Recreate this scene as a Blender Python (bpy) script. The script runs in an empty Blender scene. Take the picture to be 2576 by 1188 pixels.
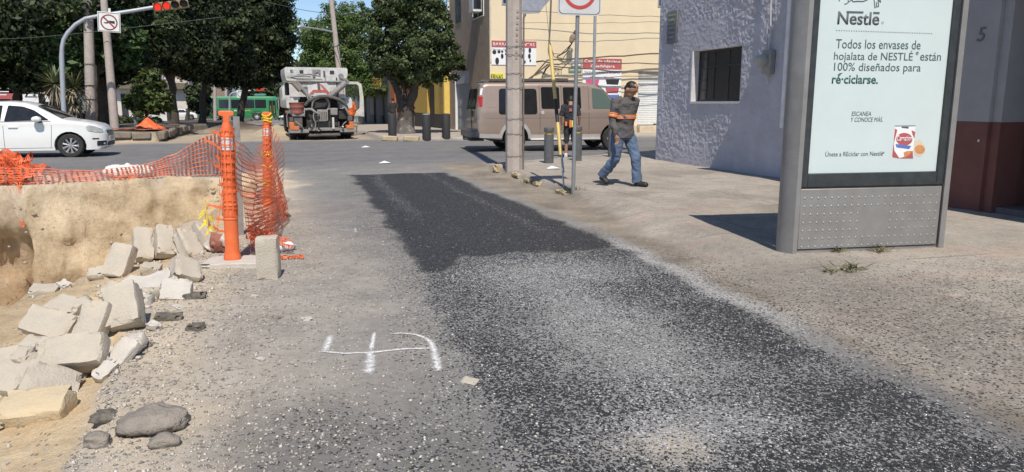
import bpy, bmesh, math, random
import numpy as np
from mathutils import Vector, Matrix, Euler, noise
random.seed(11)
RNG = np.random.default_rng(11)
S = bpy.context.scene
COL = S.collection
R = math.radians
# ------------------------------------------------------------------ camera, sky, sun, exposure
CAM_H = 1.45
PITCH = math.atan(336 / 1860)
YAW = R(17.25)
cam_data = bpy.data.cameras.new('camera')
cam_data.sensor_width = 36.0
cam_data.lens = 36.0 * 1860 / 2575
cam_data.clip_start = 0.05
cam_data.clip_end = 9000
cam = bpy.data.objects.new('camera', cam_data)
COL.objects.link(cam)
cam.location = (0, 0, CAM_H)
cam.rotation_euler = (math.pi / 2 - PITCH, 0, -YAW)
S.camera = cam
SUN_EL, SUN_AZ = R(55), R(7.75)          # light travels towards +Y, turned 7.75 deg to +X
world = bpy.data.worlds.new('World')
S.world = world
world.use_nodes = True
wn = world.node_tree.nodes
sky = wn.new('ShaderNodeTexSky')
sky.sky_type = 'NISHITA'
sky.sun_disc = False
sky.sun_elevation = SUN_EL
sky.sun_rotation = math.pi + SUN_AZ
sky.altitude = 1600
sky.air_density = 1.0
sky.dust_density = 0.25
sky.ozone_density = 2.5
wn['Background'].inputs['Strength'].default_value = 0.115
world.node_tree.links.new(sky.outputs[0], wn['Background'].inputs[0])
sun_data = bpy.data.lights.new('sun', 'SUN')
sun_data.energy = 4.2
sun_data.angle = R(0.55)
sun_data.color = (1.0, 0.93, 0.825)
sun = bpy.data.objects.new('sun', sun_data)
COL.objects.link(sun)
LDIR = Vector((math.sin(SUN_AZ) * math.cos(SUN_EL), math.cos(SUN_AZ) * math.cos(SUN_EL), -math.sin(SUN_EL)))
sun.rotation_euler = LDIR.to_track_quat('-Z', 'Y').to_euler()
sun.location = (-5, -20, 30)
S.view_settings.view_transform = 'Standard'
S.view_settings.look = 'None'
S.view_settings.exposure = 0.16
S.view_settings.gamma = 1.0
S.view_settings.use_curve_mapping = False
S.cycles.use_denoising = True
S.cycles.max_bounces = 6
S.cycles.transparent_max_bounces = 12

# ------------------------------------------------------------------ helpers
def ray(px, py):
    """direction in the world through a point of the photograph (2575 wide copy)"""
    a = (px - 1287.5) / 1860.0; b = -(py - 594) / 1860.0
    f = math.cos(PITCH) + b * math.sin(PITCH); u = -math.sin(PITCH) + b * math.cos(PITCH)
    return Vector((a * math.cos(YAW) + f * math.sin(YAW), -a * math.sin(YAW) + f * math.cos(YAW), u))
def gp(px, py, z=0.0):
    d = ray(px, py); t = (z - CAM_H) / d.z
    return Vector((d.x * t, d.y * t, z))
def atY(px, py, y):
    d = ray(px, py); t = y / d.y
    return Vector((d.x * t, y, CAM_H + d.z * t))
def atX(px, py, x):
    d = ray(px, py); t = x / d.x
    return Vector((x, d.y * t, CAM_H + d.z * t))

def hash3(ix, iy, iz, seed):
    n = (ix.astype(np.int64) * 374761393 + iy.astype(np.int64) * 668265263 + iz.astype(np.int64) * 1274126177 + seed * 974634777) & 0x7fffffff
    n = ((n ^ (n >> 13)) * 1103515245) & 0x7fffffff
    n = ((n ^ (n >> 15)) * 12345701) & 0x7fffffff
    return ((n ^ (n >> 16)) & 0xffff) / 65535.0
def vn(x, y, z=0.0, seed=1):
    x = np.asarray(x, float); y = np.asarray(y, float); z = np.asarray(z, float) + np.zeros_like(x)
    ix, iy, iz = np.floor(x), np.floor(y), np.floor(z)
    fx, fy, fz = x - ix, y - iy, z - iz
    fx = fx * fx * (3 - 2 * fx); fy = fy * fy * (3 - 2 * fy); fz = fz * fz * (3 - 2 * fz)
    r = 0
    for dx in (0, 1):
        for dy in (0, 1):
            for dz in (0, 1):
                w = (fx if dx else 1 - fx) * (fy if dy else 1 - fy) * (fz if dz else 1 - fz)
                r = r + w * hash3(ix + dx, iy + dy, iz + dz, seed)
    return r * 2 - 1
def fbm(x, y, z=0.0, o=4, seed=1, g=.5):
    r, a = 0, 1.0
    x = np.asarray(x, float); y = np.asarray(y, float); z = np.asarray(z, float)
    for k in range(o):
        r = r + a * vn(x * 2 ** k, y * 2 ** k, z * 2 ** k, seed + k * 17); a *= g
    return r
def sstep(a, b, x):
    t = np.clip((np.asarray(x, float) - a) / (b - a), 0, 1)
    return t * t * (3 - 2 * t)

def tag(o, label=None, cat=None, group=None, kind=None):
    if label: o['label'] = label
    if cat: o['category'] = cat
    if group: o['group'] = group
    if kind: o['kind'] = kind
    return o
def link(name, me, parent=None):
    o = bpy.data.objects.new(name, me)
    COL.objects.link(o)
    if parent is not None: o.parent = parent
    return o
def empty(name, loc=(0, 0, 0), rz=0.0, label=None, cat=None, group=None, rot=None):
    o = link(name, None)
    o.empty_display_size = .1
    o.location = loc
    o.rotation_euler = rot if rot else (0, 0, rz)
    return tag(o, label, cat, group)
def copy_tree(o, parent=None):
    c = o.copy(); COL.objects.link(c)
    if parent is not None: c.parent = parent
    for ch in [x for x in o.children]: copy_tree(ch, c)
    return c

class MB:
    """collects shapes for ONE mesh object"""
    def __init__(s): s.v = []; s.f = []; s.m = []
    def add(s, vs, fs, m=0):
        b = len(s.v); s.v += [tuple(v) for v in vs]
        s.f += [tuple(i + b for i in f) for f in fs]; s.m += [m] * len(fs); return s
    def box(s, c, d, rot=None, m=0):
        x, y, z = d[0] / 2, d[1] / 2, d[2] / 2
        P = [Vector(p) for p in ((-x, -y, -z), (x, -y, -z), (x, y, -z), (-x, y, -z), (-x, -y, z), (x, -y, z), (x, y, z), (-x, y, z))]
        if rot is not None:
            M_ = rot if isinstance(rot, Matrix) else Euler(rot).to_matrix()
            P = [M_ @ p for p in P]
        c = Vector(c)
        return s.add([p + c for p in P], [(3, 2, 1, 0), (4, 5, 6, 7), (0, 1, 5, 4), (1, 2, 6, 5), (2, 3, 7, 6), (3, 0, 4, 7)], m)
    def bb(s, x0, x1, y0, y1, z0, z1, m=0):
        return s.box(((x0 + x1) / 2, (y0 + y1) / 2, (z0 + z1) / 2), (abs(x1 - x0), abs(y1 - y0), abs(z1 - z0)), None, m)
    def tube(s, pts, r, n=8, m=0, caps=True):
        pts = [Vector(p) for p in pts]; k = len(pts)
        rr = r if isinstance(r, (list, tuple)) else [r] * k
        vs, fs = [], []; up = None
        for i, p in enumerate(pts):
            t = (pts[min(i + 1, k - 1)] - pts[max(i - 1, 0)])
            if t.length < 1e-9: t = Vector((0, 0, 1))
            t.normalize()
            if up is None: up = t.orthogonal().normalized()
            else:
                up = up - t * up.dot(t)
                up = up.normalized() if up.length > 1e-6 else t.orthogonal().normalized()
            b = t.cross(up)
            for j in range(n):
                a = 2 * math.pi * j / n
                vs.append(p + (up * math.cos(a) + b * math.sin(a)) * rr[i])
        for i in range(k - 1):
            for j in range(n):
                fs.append((i * n + j, i * n + (j + 1) % n, (i + 1) * n + (j + 1) % n, (i + 1) * n + j))
        if caps: fs += [tuple(range(n - 1, -1, -1)), tuple((k - 1) * n + j for j in range(n))]
        return s.add(vs, fs, m)
    def lathe(s, prof, n=20, mat=None, m=0, caps=True):
        """profile of (radius, height) about Z"""
        vs, fs = [], []
        for (r, z) in prof:
            for j in range(n):
                a = 2 * math.pi * j / n
                p = Vector((r * math.cos(a), r * math.sin(a), z))
                vs.append(mat @ p if mat is not None else p)
        for i in range(len(prof) - 1):
            for j in range(n):
                fs.append((i * n + j, i * n + (j + 1) % n, (i + 1) * n + (j + 1) % n, (i + 1) * n + j))
        if caps: fs += [tuple(range(n - 1, -1, -1)), tuple((len(prof) - 1) * n + j for j in range(n))]
        return s.add(vs, fs, m)
    def prism(s, poly, d0, d1, mat=None, m=0):
        """polygon in local XZ, extruded along local Y from d0 to d1"""
        n = len(poly)
        vs = [Vector((x, d0, z)) for x, z in poly] + [Vector((x, d1, z)) for x, z in poly]
        if mat is not None: vs = [mat @ v for v in vs]
        fs = [tuple(range(n)), tuple(range(2 * n - 1, n - 1, -1))] + [(i, n + i, n + (i + 1) % n, (i + 1) % n) for i in range(n)]
        return s.add(vs, fs, m)
    def build(s, name, mats, parent=None, smooth=True, bevel=0, ang=38):
        me = bpy.data.meshes.new(name)
        me.from_pydata(s.v, [], s.f)
        for mt in (mats if isinstance(mats, (list, tuple)) else [mats]): me.materials.append(mt)
        if len(set(s.m)) > 1: me.polygons.foreach_set('material_index', s.m)
        me.update()
        bm = bmesh.new(); bm.from_mesh(me)
        bmesh.ops.recalc_face_normals(bm, faces=bm.faces)
        bm.to_mesh(me); bm.free()
        if smooth:
            me.polygons.foreach_set('use_smooth', [True] * len(me.polygons))
            me.set_sharp_from_angle(angle=R(ang))
        o = link(name, me, parent)
        if bevel:
            b = o.modifiers.new('bevel', 'BEVEL'); b.width = bevel; b.segments = 2; b.limit_method = 'ANGLE'; b.angle_limit = R(40)
        return o

def np_mesh(name, V, F, mats, parent=None, smooth=False, attr=None, fattr=None):
    """V (n,3), F (m,k) numpy arrays"""
    me = bpy.data.meshes.new(name)
    V = np.asarray(V, np.float32); F = np.asarray(F, np.int32)
    me.vertices.add(len(V)); me.vertices.foreach_set('co', V.ravel())
    k = F.shape[1]
    me.loops.add(F.size); me.loops.foreach_set('vertex_index', F.ravel())
    me.polygons.add(len(F)); me.polygons.foreach_set('loop_start', np.arange(0, F.size, k, dtype=np.int32))
    me.polygons.foreach_set('loop_total', np.full(len(F), k, np.int32))
    if smooth: me.polygons.foreach_set('use_smooth', np.ones(len(F), bool))
    me.update(calc_edges=True)
    for nm, (tp, a) in (attr or {}).items():
        at = me.attributes.new(nm, tp, 'POINT')
        at.data.foreach_set('color' if tp == 'FLOAT_COLOR' else 'value', np.asarray(a, np.float32).ravel())
    for nm, a in (fattr or {}).items():
        at = me.attributes.new(nm, 'FLOAT', 'FACE'); at.data.foreach_set('value', np.asarray(a, np.float32))
    for mt in (mats if isinstance(mats, (list, tuple)) else [mats]): me.materials.append(mt)
    return link(name, me, parent)

# ------------------------------------------------------------------ materials
class NT:
    def __init__(s, name):
        s.mat = bpy.data.materials.new(name); s.mat.use_nodes = True
        s.t = s.mat.node_tree; s.n = s.t.nodes; s.b = s.n['Principled BSDF']
    def new(s, tp, **kw):
        nd = s.n.new('ShaderNode' + tp)
        for k, v in kw.items():
            setattr(nd, k, v)
        return nd
    def l(s, a, b): s.t.links.new(a, b)
    def coord(s, which='Object'):
        return s.new('TexCoord').outputs[which]
    def noise(s, vec, scale, detail=4, rough=.55, out='Fac'):
        n = s.new('TexNoise'); n.inputs['Scale'].default_value = scale; n.inputs['Detail'].default_value = detail
        n.inputs['Roughness'].default_value = rough; s.l(vec, n.inputs['Vector']); return n.outputs[out]
    def ramp(s, fac, stops, interp='LINEAR'):
        r = s.new('ValToRGB'); r.color_ramp.interpolation = interp
        el = r.color_ramp.elements
        while len(el) < len(stops): el.new(.5)
        for e, (p, c) in zip(el, stops):
            e.position = p; e.color = (*c, 1) if len(c) == 3 else c
        s.l(fac, r.inputs[0]); return r.outputs[0]
    def mixc(s, fac, a, b, mode='MIX'):
        m = s.new('Mix', data_type='RGBA', blend_type=mode)
        for sock, v in ((m.inputs[0], fac), (m.inputs[6], a), (m.inputs[7], b)):
            if isinstance(v, (int, float)): sock.default_value = v
            elif isinstance(v, (tuple, list)): sock.default_value = (*v[:3], 1)
            else: s.l(v, sock)
        return m.outputs[2]
    def math(s, op, a, b=0.0, clamp=False):
        m = s.new('Math', operation=op); m.use_clamp = clamp
        for sock, v in ((m.inputs[0], a), (m.inputs[1], b)):
            if isinstance(v, (int, float)): sock.default_value = v
            else: s.l(v, sock)
        return m.outputs[0]
    def bump(s, h, strength=.5, dist=.01, prev=None):
        b = s.new('Bump'); b.inputs['Strength'].default_value = strength; b.inputs['Distance'].default_value = dist
        s.l(h, b.inputs['Height'])
        if prev is not None: s.l(prev, b.inputs['Normal'])
        s.l(b.outputs[0], s.b.inputs['Normal']); return b.outputs[0]

def M(name, col, rough=.6, metal=0.0, var=.18, scale=5.0, bump=0.0, bscale=40.0, col2=None, c2at=.5, spec=.5, dirt=0.0, dirtcol=(.30, .25, .19), coat=0.0, trans=0.0):
    """plain surface: colour broken up by two noises, optional second colour, dust and fine relief"""
    t = NT(name); v = t.coord()
    a = tuple(max(0, c * (1 - var)) for c in col); b = tuple(min(1, c * (1 + var)) for c in col)
    c = t.ramp(t.noise(v, scale, 6, .6), [(.3, a), (.7, b)])
    if col2 is not None:
        c = t.mixc(t.ramp(t.noise(v, scale * .6, 6, .65), [(c2at, (0, 0, 0)), (min(1, c2at + .12), (1, 1, 1))]), c, col2)
    if dirt > 0:
        c = t.mixc(t.math('MULTIPLY', t.ramp(t.noise(v, scale * 1.7, 8, .7), [(.42, (0, 0, 0)), (.68, (1, 1, 1))]), dirt), c, dirtcol)
    t.l(c, t.b.inputs['Base Color'])
    rr = t.math('ADD', t.math('MULTIPLY', t.noise(v, scale * 2.3, 4), .22), rough - .11, True)
    t.l(rr, t.b.inputs['Roughness'])
    t.b.inputs['Metallic'].default_value = metal
    t.b.inputs['Specular IOR Level'].default_value = spec
    if coat: t.b.inputs['Coat Weight'].default_value = coat; t.b.inputs['Coat Roughness'].default_value = .06
    if bump: t.bump(t.noise(v, bscale, 5, .6), bump, .02)
    return t.mat

def emit_mat(name, col, strength):
    t = NT(name); v = t.coord()
    t.b.inputs['Base Color'].default_value = (*col, 1)
    vor = t.new('TexVoronoi'); vor.inputs['Scale'].default_value = 40; t.l(v, vor.inputs['Vector'])
    t.b.inputs['Emission Color'].default_value = (*col, 1)
    t.l(t.math('MULTIPLY', t.ramp(vor.outputs['Distance'], [(.2, (1, 1, 1)), (.7, (.25, .25, .25))]), strength), t.b.inputs['Emission Strength'])
    return t.mat

def glass_mat(name, tint=(.02, .022, .025), rough=.06, alpha=None):
    t = NT(name); v = t.coord()
    t.b.inputs['Base Color'].default_value = (*tint, 1)
    t.l(t.math('ADD', t.math('MULTIPLY', t.noise(v, 3, 4), .12), rough), t.b.inputs['Roughness'])
    t.b.inputs['Specular IOR Level'].default_value = .6
    if alpha is not None:
        t.b.inputs['Alpha'].default_value = alpha
    return t.mat

def text(name, body, mat, parent, width=None, height=None, mtx=None, extrude=.0015, shear=0.0, bold=0.0, align='LEFT', spacing=1.0):
    """lettering as a mesh: local X along the line, local Z up, facing local -Y"""
    cu = bpy.data.curves.new(name, 'FONT'); cu.body = body; cu.size = 1.0; cu.extrude = 0; cu.offset = bold; cu.shear = shear
    cu.resolution_u = 3; cu.space_character = spacing
    ob = bpy.data.objects.new(name, cu); COL.objects.link(ob)
    dg = bpy.context.evaluated_depsgraph_get()
    me = bpy.data.meshes.new_from_object(ob.evaluated_get(dg))
    bpy.data.objects.remove(ob)
    n = len(me.vertices); co = np.empty(n * 3, np.float32); me.vertices.foreach_get('co', co); co = co.reshape(-1, 3)
    x0, x1 = co[:, 0].min(), co[:, 0].max(); y0, y1 = co[:, 1].min(), co[:, 1].max()
    sx = (width / (x1 - x0)) if width else None; sy = (height / (y1 - y0)) if height else None
    sx = sx or sy; sy = sy or sx
    px = (co[:, 0] - x0) * sx
    if align == 'CENTER': px -= (x1 - x0) * sx / 2
    out = np.stack([px, np.zeros(n), (co[:, 1] - y0) * sy], 1)
    if mtx is not None:
        m = np.array(mtx); out = out @ m[:3, :3].T + m[:3, 3]
    me.vertices.foreach_set('co', out.astype(np.float32).ravel()); me.update()
    me.materials.clear(); me.materials.append(mat)
    if extrude:
        o = link(name, me, parent)
        so = o.modifiers.new('thickness', 'SOLIDIFY'); so.thickness = extrude; so.offset = 0
        return o
    return link(name, me, parent)

def face_mtx(origin, xdir, up=(0, 0, 1)):
    """local X -> xdir, local Z -> up, local -Y faces the viewer (xdir x up is -Y... )"""
    x = Vector(xdir).normalized(); z = Vector(up).normalized(); y = z.cross(x)
    m = Matrix.Identity(4)
    for i in range(3): m[i][0] = x[i]; m[i][1] = y[i]; m[i][2] = z[i]; m[i][3] = Vector(origin)[i]
    return m

def ring_poly(cx, cz, ro, ri, n=40):
    return [(cx + ro * math.cos(2 * math.pi * i / n), cz + ro * math.sin(2 * math.pi * i / n)) for i in range(n)], \
           [(cx + ri * math.cos(2 * math.pi * i / n), cz + ri * math.sin(2 * math.pi * i / n)) for i in range(n)]
def flat_ring(mb, cx, cz, ro, ri, y, n=40, mtx=None, m=0):
    A, B = ring_poly(cx, cz, ro, ri, n)
    vs = [Vector((a, y, b)) for a, b in A + B]
    if mtx is not None: vs = [mtx @ v for v in vs]
    mb.add(vs, [(i, (i + 1) % n, n + (i + 1) % n, n + i) for i in range(n)], m)

def chunk(name, dims, mat, rot, seed, rough=.10, cut=0.0, n=4):
    """a worn block: subdivided box, chipped edges, uneven faces"""
    bm = bmesh.new(); bmesh.ops.create_cube(bm, size=1)
    bmesh.ops.subdivide_edges(bm, edges=bm.edges[:], cuts=n, use_grid_fill=True)
    co = np.array([v.co[:] for v in bm.verts]) * 2
    ex = np.sort(np.abs(co), 1)
    edge = np.clip((ex[:, 1] - .72) / .28, 0, 1)
    d = np.array(dims) / 2
    P = co * d
    m = min(dims)
    nn = np.stack([fbm(P[:, 0] / m * 1.6 + seed * 3, P[:, 1] / m * 1.6 + k * 5, P[:, 2] / m * 1.6, 4, seed) for k in range(3)], 1)
    P = P + nn * m * rough * .5
    chip = np.clip(fbm(co[:, 0] * 2 + seed, co[:, 1] * 2, co[:, 2] * 2, 3, seed + 5), 0, 1)
    P = P * (1 - (edge * (.035 + .22 * chip * (rough / .1)))[:, None])
    if cut:
        rng = np.random.default_rng(seed)
        for _ in range(3):
            nrm = rng.normal(size=3); nrm /= np.linalg.norm(nrm); k = cut * np.abs(d * nrm).sum()
            s = P @ nrm; P = P - np.clip(s - k, 0, None)[:, None] * nrm
    for v, p in zip(bm.verts, P): v.co = p
    me = bpy.data.meshes.new(name); bm.to_mesh(me); bm.free()
    me.materials.append(mat); me.polygons.foreach_set('use_smooth', [True] * len(me.polygons)); me.set_sharp_from_angle(angle=R(32))
    o = link(name, me); o.rotation_euler = (Matrix.Rotation(-YAW, 3, 'Z') @ Euler(tuple(R(a) for a in rot)).to_matrix()).to_euler()
    return o

MAT = {}
def mats():
    m = MAT
    m['concrete'] = M('concrete', (.40, .365, .33), .85, var=.16, scale=3, bump=.25, bscale=60, dirt=.35)
    m['pole_concrete'] = M('pole_concrete', (.46, .40, .36), .85, var=.12, scale=4, bump=.3, bscale=50, dirt=.45, dirtcol=(.33, .28, .24))
    m['galv'] = M('galvanised_steel', (.42, .44, .46), .45, .55, var=.1, scale=9)
    m['band_grey'] = M('band_grey', (.17, .155, .145), .6, .3, var=.2)
    m['sign_post'] = M('sign_post_grey', (.27, .29, .31), .5, .3, var=.12, scale=6, dirt=.2)
    m['brushed'] = M('brushed_steel', (.31, .30, .29), .50, .45, var=.12, scale=5, dirt=.35, dirtcol=(.28, .24, .2))
    m['dark_frame'] = M('dark_frame', (.030, .036, .040), .45, var=.25, scale=7, dirt=.3, dirtcol=(.09, .09, .085))
    m['poster'] = M('poster_paper', (.585, .665, .66), .5, var=.03, scale=2.5, dirt=.10, dirtcol=(.55, .6, .58))
    m['ink_grey'] = M('ink_grey', (.10, .11, .12), .6, var=.05)
    m['ink_green'] = M('ink_green', (.035, .13, .10), .6, var=.05)
    m['ink_red'] = M('ink_red', (.44, .10, .10), .6, var=.1)
    m['ink_blue'] = M('ink_blue', (.10, .18, .46), .6, var=.1)
    m['ink_black'] = M('ink_black', (.025, .025, .028), .6, var=.1)
    m['ink_cream'] = M('ink_cream', (.66, .58, .44), .6, var=.1)
    m['ink_orange'] = M('ink_orange', (.60, .27, .10), .6, var=.2, scale=30)
    m['ink_pink'] = M('ink_pink', (.60, .10, .20), .6, var=.1)
    m['ink_mint'] = M('ink_mint', (.35, .58, .48), .6, var=.1)
    m['ink_white'] = M('ink_white', (.80, .80, .80), .6, var=.04)
    m['white_paint'] = M('white_paint', (.76, .76, .74), .45, var=.06, scale=3, dirt=.15)
    m['white_plastic'] = M('white_plastic', (.78, .79, .80), .5, var=.05)
    m['black_rubber'] = M('black_rubber', (.022, .021, .021), .75, var=.25, scale=14, dirt=.35, dirtcol=(.12, .105, .09))
    m['dark_metal'] = M('dark_metal', (.045, .042, .040), .6, .3, var=.3, scale=8, dirt=.4, dirtcol=(.13, .11, .09))
    m['black_plastic'] = M('black_plastic', (.022, .022, .024), .5, var=.2)
    m['glass_dark'] = glass_mat('dark_glass')
    m['orange_plastic'] = M('orange_plastic', (.80, .15, .038), .46, var=.14, scale=9, dirt=.35, dirtcol=(.62, .26, .14))
    m['orange_net'] = M('orange_net', (.80, .15, .045), .5, var=.2, scale=4, dirt=.25, dirtcol=(.55, .2, .1))
    m['dark_net'] = M('dark_net', (.16, .06, .045), .6, var=.5, scale=6)
    m['reflective'] = M('reflective_white', (.74, .74, .76), .35, var=.12, scale=20, dirt=.2)
    m['yellow_tape'] = M('yellow_tape', (.75, .60, .03), .45, var=.15, scale=30, col2=(.05, .05, .03), c2at=.62)
    m['block'] = M('block', (.50, .45, .375), .92, var=.10, scale=9, bump=.55, bscale=70, dirt=.45, dirtcol=(.50, .41, .29))
    m['rubble'] = M('rubble_white', (.56, .52, .465), .92, var=.10, scale=9, bump=.5, bscale=60, dirt=.3, dirtcol=(.50, .42, .31))
    m['stone_grey'] = M('stone_grey', (.27, .238, .205), .92, var=.25, scale=9, bump=1.0, bscale=30, dirt=.4)
    m['asphalt_chunk'] = M('asphalt_chunk', (.13, .118, .10), .92, var=.4, scale=20, bump=.8, bscale=50, dirt=.4)
    m['red_brick'] = M('red_brick', (.33, .13, .09), .9, var=.2, scale=14, bump=.5, dirt=.3)
    m['bark'] = M('bark', (.075, .060, .048), .9, var=.35, scale=6, bump=.8, bscale=18)
    m['bark_painted'] = M('bark_painted', (.13, .115, .105), .9, var=.3, scale=5, bump=.8, bscale=18, col2=(.42, .40, .37), c2at=.56)
    m['yellow_paint'] = M('yellow_paint', (.62, .43, .10), .7, var=.15, scale=6, dirt=.45)
    m['skin'] = M('skin', (.36, .19, .115), .55, var=.1, scale=14)
    m['hair'] = M('hair', (.018, .014, .012), .55, var=.3, scale=40)
    m['grey_shirt'] = M('grey_shirt', (.105, .098, .100), .9, var=.16, scale=8, bump=.8, bscale=12)
    m['dark_shirt'] = M('dark_shirt', (.030, .029, .032), .9, var=.2, scale=10)
    m['jeans'] = M('jeans', (.095, .140, .225), .9, var=.28, scale=5, bump=.5, bscale=16, col2=(.17, .225, .31), c2at=.6)
    m['dark_trousers'] = M('dark_trousers', (.035, .033, .035), .9, var=.2)
    m['shoe'] = M('shoe_black', (.022, .020, .019), .6, var=.2)
    m['hi_vis'] = M('hi_vis_orange', (.74, .20, .05), .5, var=.15, scale=30)
    m['hi_vis_silver'] = M('hi_vis_silver', (.66, .50, .36), .4, var=.15, scale=40)
mats()
# ------------------------------------------------------------------ terrain
EY = [-6, 2, 3.1, 3.6, 4.5, 5.4, 6.3, 7.2, 9, 11, 15.5, 30]
EX = [-.95, -.95, -.90, -.90, -.95, -1.0, -.98, -.86, -.62, -.45, -.35, -.3]
def edge_x(Y): return np.interp(Y, EY, EX)
def far_y(X): return 15.75 + (np.asarray(X, float) + 1.0) * .22
def kerb_x(Y): return np.interp(Y, [2, 4, 6.8, 8.9, 11, 15.5], [3.15, 3.3, 3.6, 3.95, 4.25, 4.3])
def far_slope(Y): return -0.017 * np.maximum(0, np.asarray(Y, float) - 36) * np.where(np.asarray(Y) > 260, 260 / np.maximum(np.asarray(Y, float), 1), 1)
def terrain(X, Y, detail=True):
    """height of the ground; all arrays"""
    X = np.asarray(X, float); Y = np.asarray(Y, float)
    z = far_slope(Y) + .012 * vn(X * .5, Y * .5, 0, 5)
    if detail: z = z + .006 * fbm(X * 2.2, Y * 2.2, 0, 4, 9)
    # near pavement: real kerb beyond the sign, worn flush in front
    kx = kerb_x(Y) + .05 * vn(X * 0 + 1.3, Y * 1.5, 0, 3)
    ramp_w = np.interp(Y, [6, 9, 10.5], [.9, .5, .10])
    side = sstep(0, 1, (X - kx) / ramp_w) * np.interp(Y, [2, 5, 10], [.05, .07, .11])
    corner = 15.9 + (X - 4.3) * .55
    side = side * (1 - sstep(0, .12, Y - corner))
    # far pavement at the corner by the tree
    fs = sstep(0, .12, Y - np.maximum(28.0, 29.2 - (X - 3.7) * .9)) * sstep(0, .12, X - 3.75) * .12
    # planted strip between the carriageways
    md = sstep(0, .15, Y - 30.6) * sstep(0, .15, -4.35 - X) * sstep(0, .3, X + 17) * (.36 + .05 * vn(X, Y, 0, 21)) * (1 - sstep(150, 160, Y))
    z = z + side + fs + md
    # spoil heaps
    def heap(cx, cy, rx, ry, h, s):
        d = np.sqrt(((X - cx) / rx) ** 2 + ((Y - cy) / ry) ** 2) + .12 * fbm(X * 1.1, Y * 1.1, 0, 3, s)
        return h * np.clip(1 - d, 0, 1) ** .9
    z = z + heap(-.15, 37.0, 1.1, 2.6, .50, 31) + heap(-2.2, 46, 2.2, 4, .55, 32) + heap(-5.5, 15.9, 1.6, .9, .40, 33) + heap(-6.6, 15.9, 1.6, 1.2, .42, 35)
    z = z + heap(-2.9, 35, 1.6, 2, .12, 34)
    # ragged trench edge along the planted strip
    z = z - .35 * sstep(0, 1, 1 - np.abs(X + 3.6) / .5) * sstep(0, 1, 1 - np.abs(Y - 41) / 4.0)
    # the excavation
    e = edge_x(Y) + .10 * fbm(Y * 1.7, X * .6, 0, 3, 41) - X
    inside = np.clip(e, 0, None)
    crumb = .10 * fbm(X * 1.6, Y * 1.6, 0, 5, 43)
    ledge = np.interp(Y, [2, 3.5, 6, 7.4, 9, 13], [.85, 1.0, 1.25, 1.15, .45, .05])
    depth = np.minimum(.05 * sstep(0, .08, e) + .13 * np.minimum(inside, ledge) + .78 * np.clip(inside - ledge, 0, None) + crumb * sstep(.05, .6, e) * np.where(e < ledge, .35, 1), 3.1 + .2 * crumb)
    fy = far_y(X) + .20 * fbm(X * 1.1, X * 0 + 2.2, 0, 4, 47)
    t = (fy - Y) / np.interp(X, [-7, -4.0, -1], [.34, .40, .55])
    tw = np.clip(t, 0, 1)
    depth = depth * (tw ** .8)
    z = z - np.where((e > 0) & (t > 0), depth, 0)
    return z
_gx, _gy = np.arange(-9, 9.01, .03), np.arange(1.5, 19, .03)
_tab = terrain(*np.meshgrid(_gx, _gy))
def tz(x, y):
    if -8.9 < x < 8.9 and 1.6 < y < 18.9:
        a, b = (x + 9) / .03, (y - 1.5) / .03; i, j = int(a), int(b); a -= i; b -= j
        return float((_tab[j, i] * (1 - a) + _tab[j, i + 1] * a) * (1 - b) + (_tab[j + 1, i] * (1 - a) + _tab[j + 1, i + 1] * a) * b)
    return float(terrain(np.array([x]), np.array([y]))[0])
def on_ground(px, py):
    """where the line of sight meets the ground: used once, to read off where a thing stands"""
    d = ray(px, py); ts = np.linspace(1.5, 60, 6000)
    z = CAM_H + d.z * ts; g = terrain(d.x * ts, d.y * ts)
    i = int(np.argmax(z <= g))
    return Vector((d.x * ts[i], d.y * ts[i], g[i]))

def poly_sd(X, Y, poly):
    """signed distance to a polygon, negative inside"""
    d = np.full(X.shape, 1e9); ins = np.zeros(X.shape, bool)
    n = len(poly)
    for i in range(n):
        ax, ay = poly[i]; bx, by = poly[(i + 1) % n]
        ex, ey = bx - ax, by - ay; L = ex * ex + ey * ey + 1e-12
        t = np.clip(((X - ax) * ex + (Y - ay) * ey) / L, 0, 1)
        d = np.minimum(d, np.hypot(X - ax - t * ex, Y - ay - t * ey))
        c = ((ay > Y) != (by > Y)) & (X < (bx - ax) * (Y - ay) / (by - ay + 1e-12) + ax)
        ins ^= c
    return np.where(ins, -d, d)
def line_d(X, Y, pts):
    d = np.full(X.shape, 1e9)
    for (ax, ay), (bx, by) in zip(pts[:-1], pts[1:]):
        ex, ey = bx - ax, by - ay; L = ex * ex + ey * ey + 1e-12
        t = np.clip(((X - ax) * ex + (Y - ay) * ey) / L, 0, 1)
        d = np.minimum(d, np.hypot(X - ax - t * ex, Y - ay - t * ey))
    return d

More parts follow.
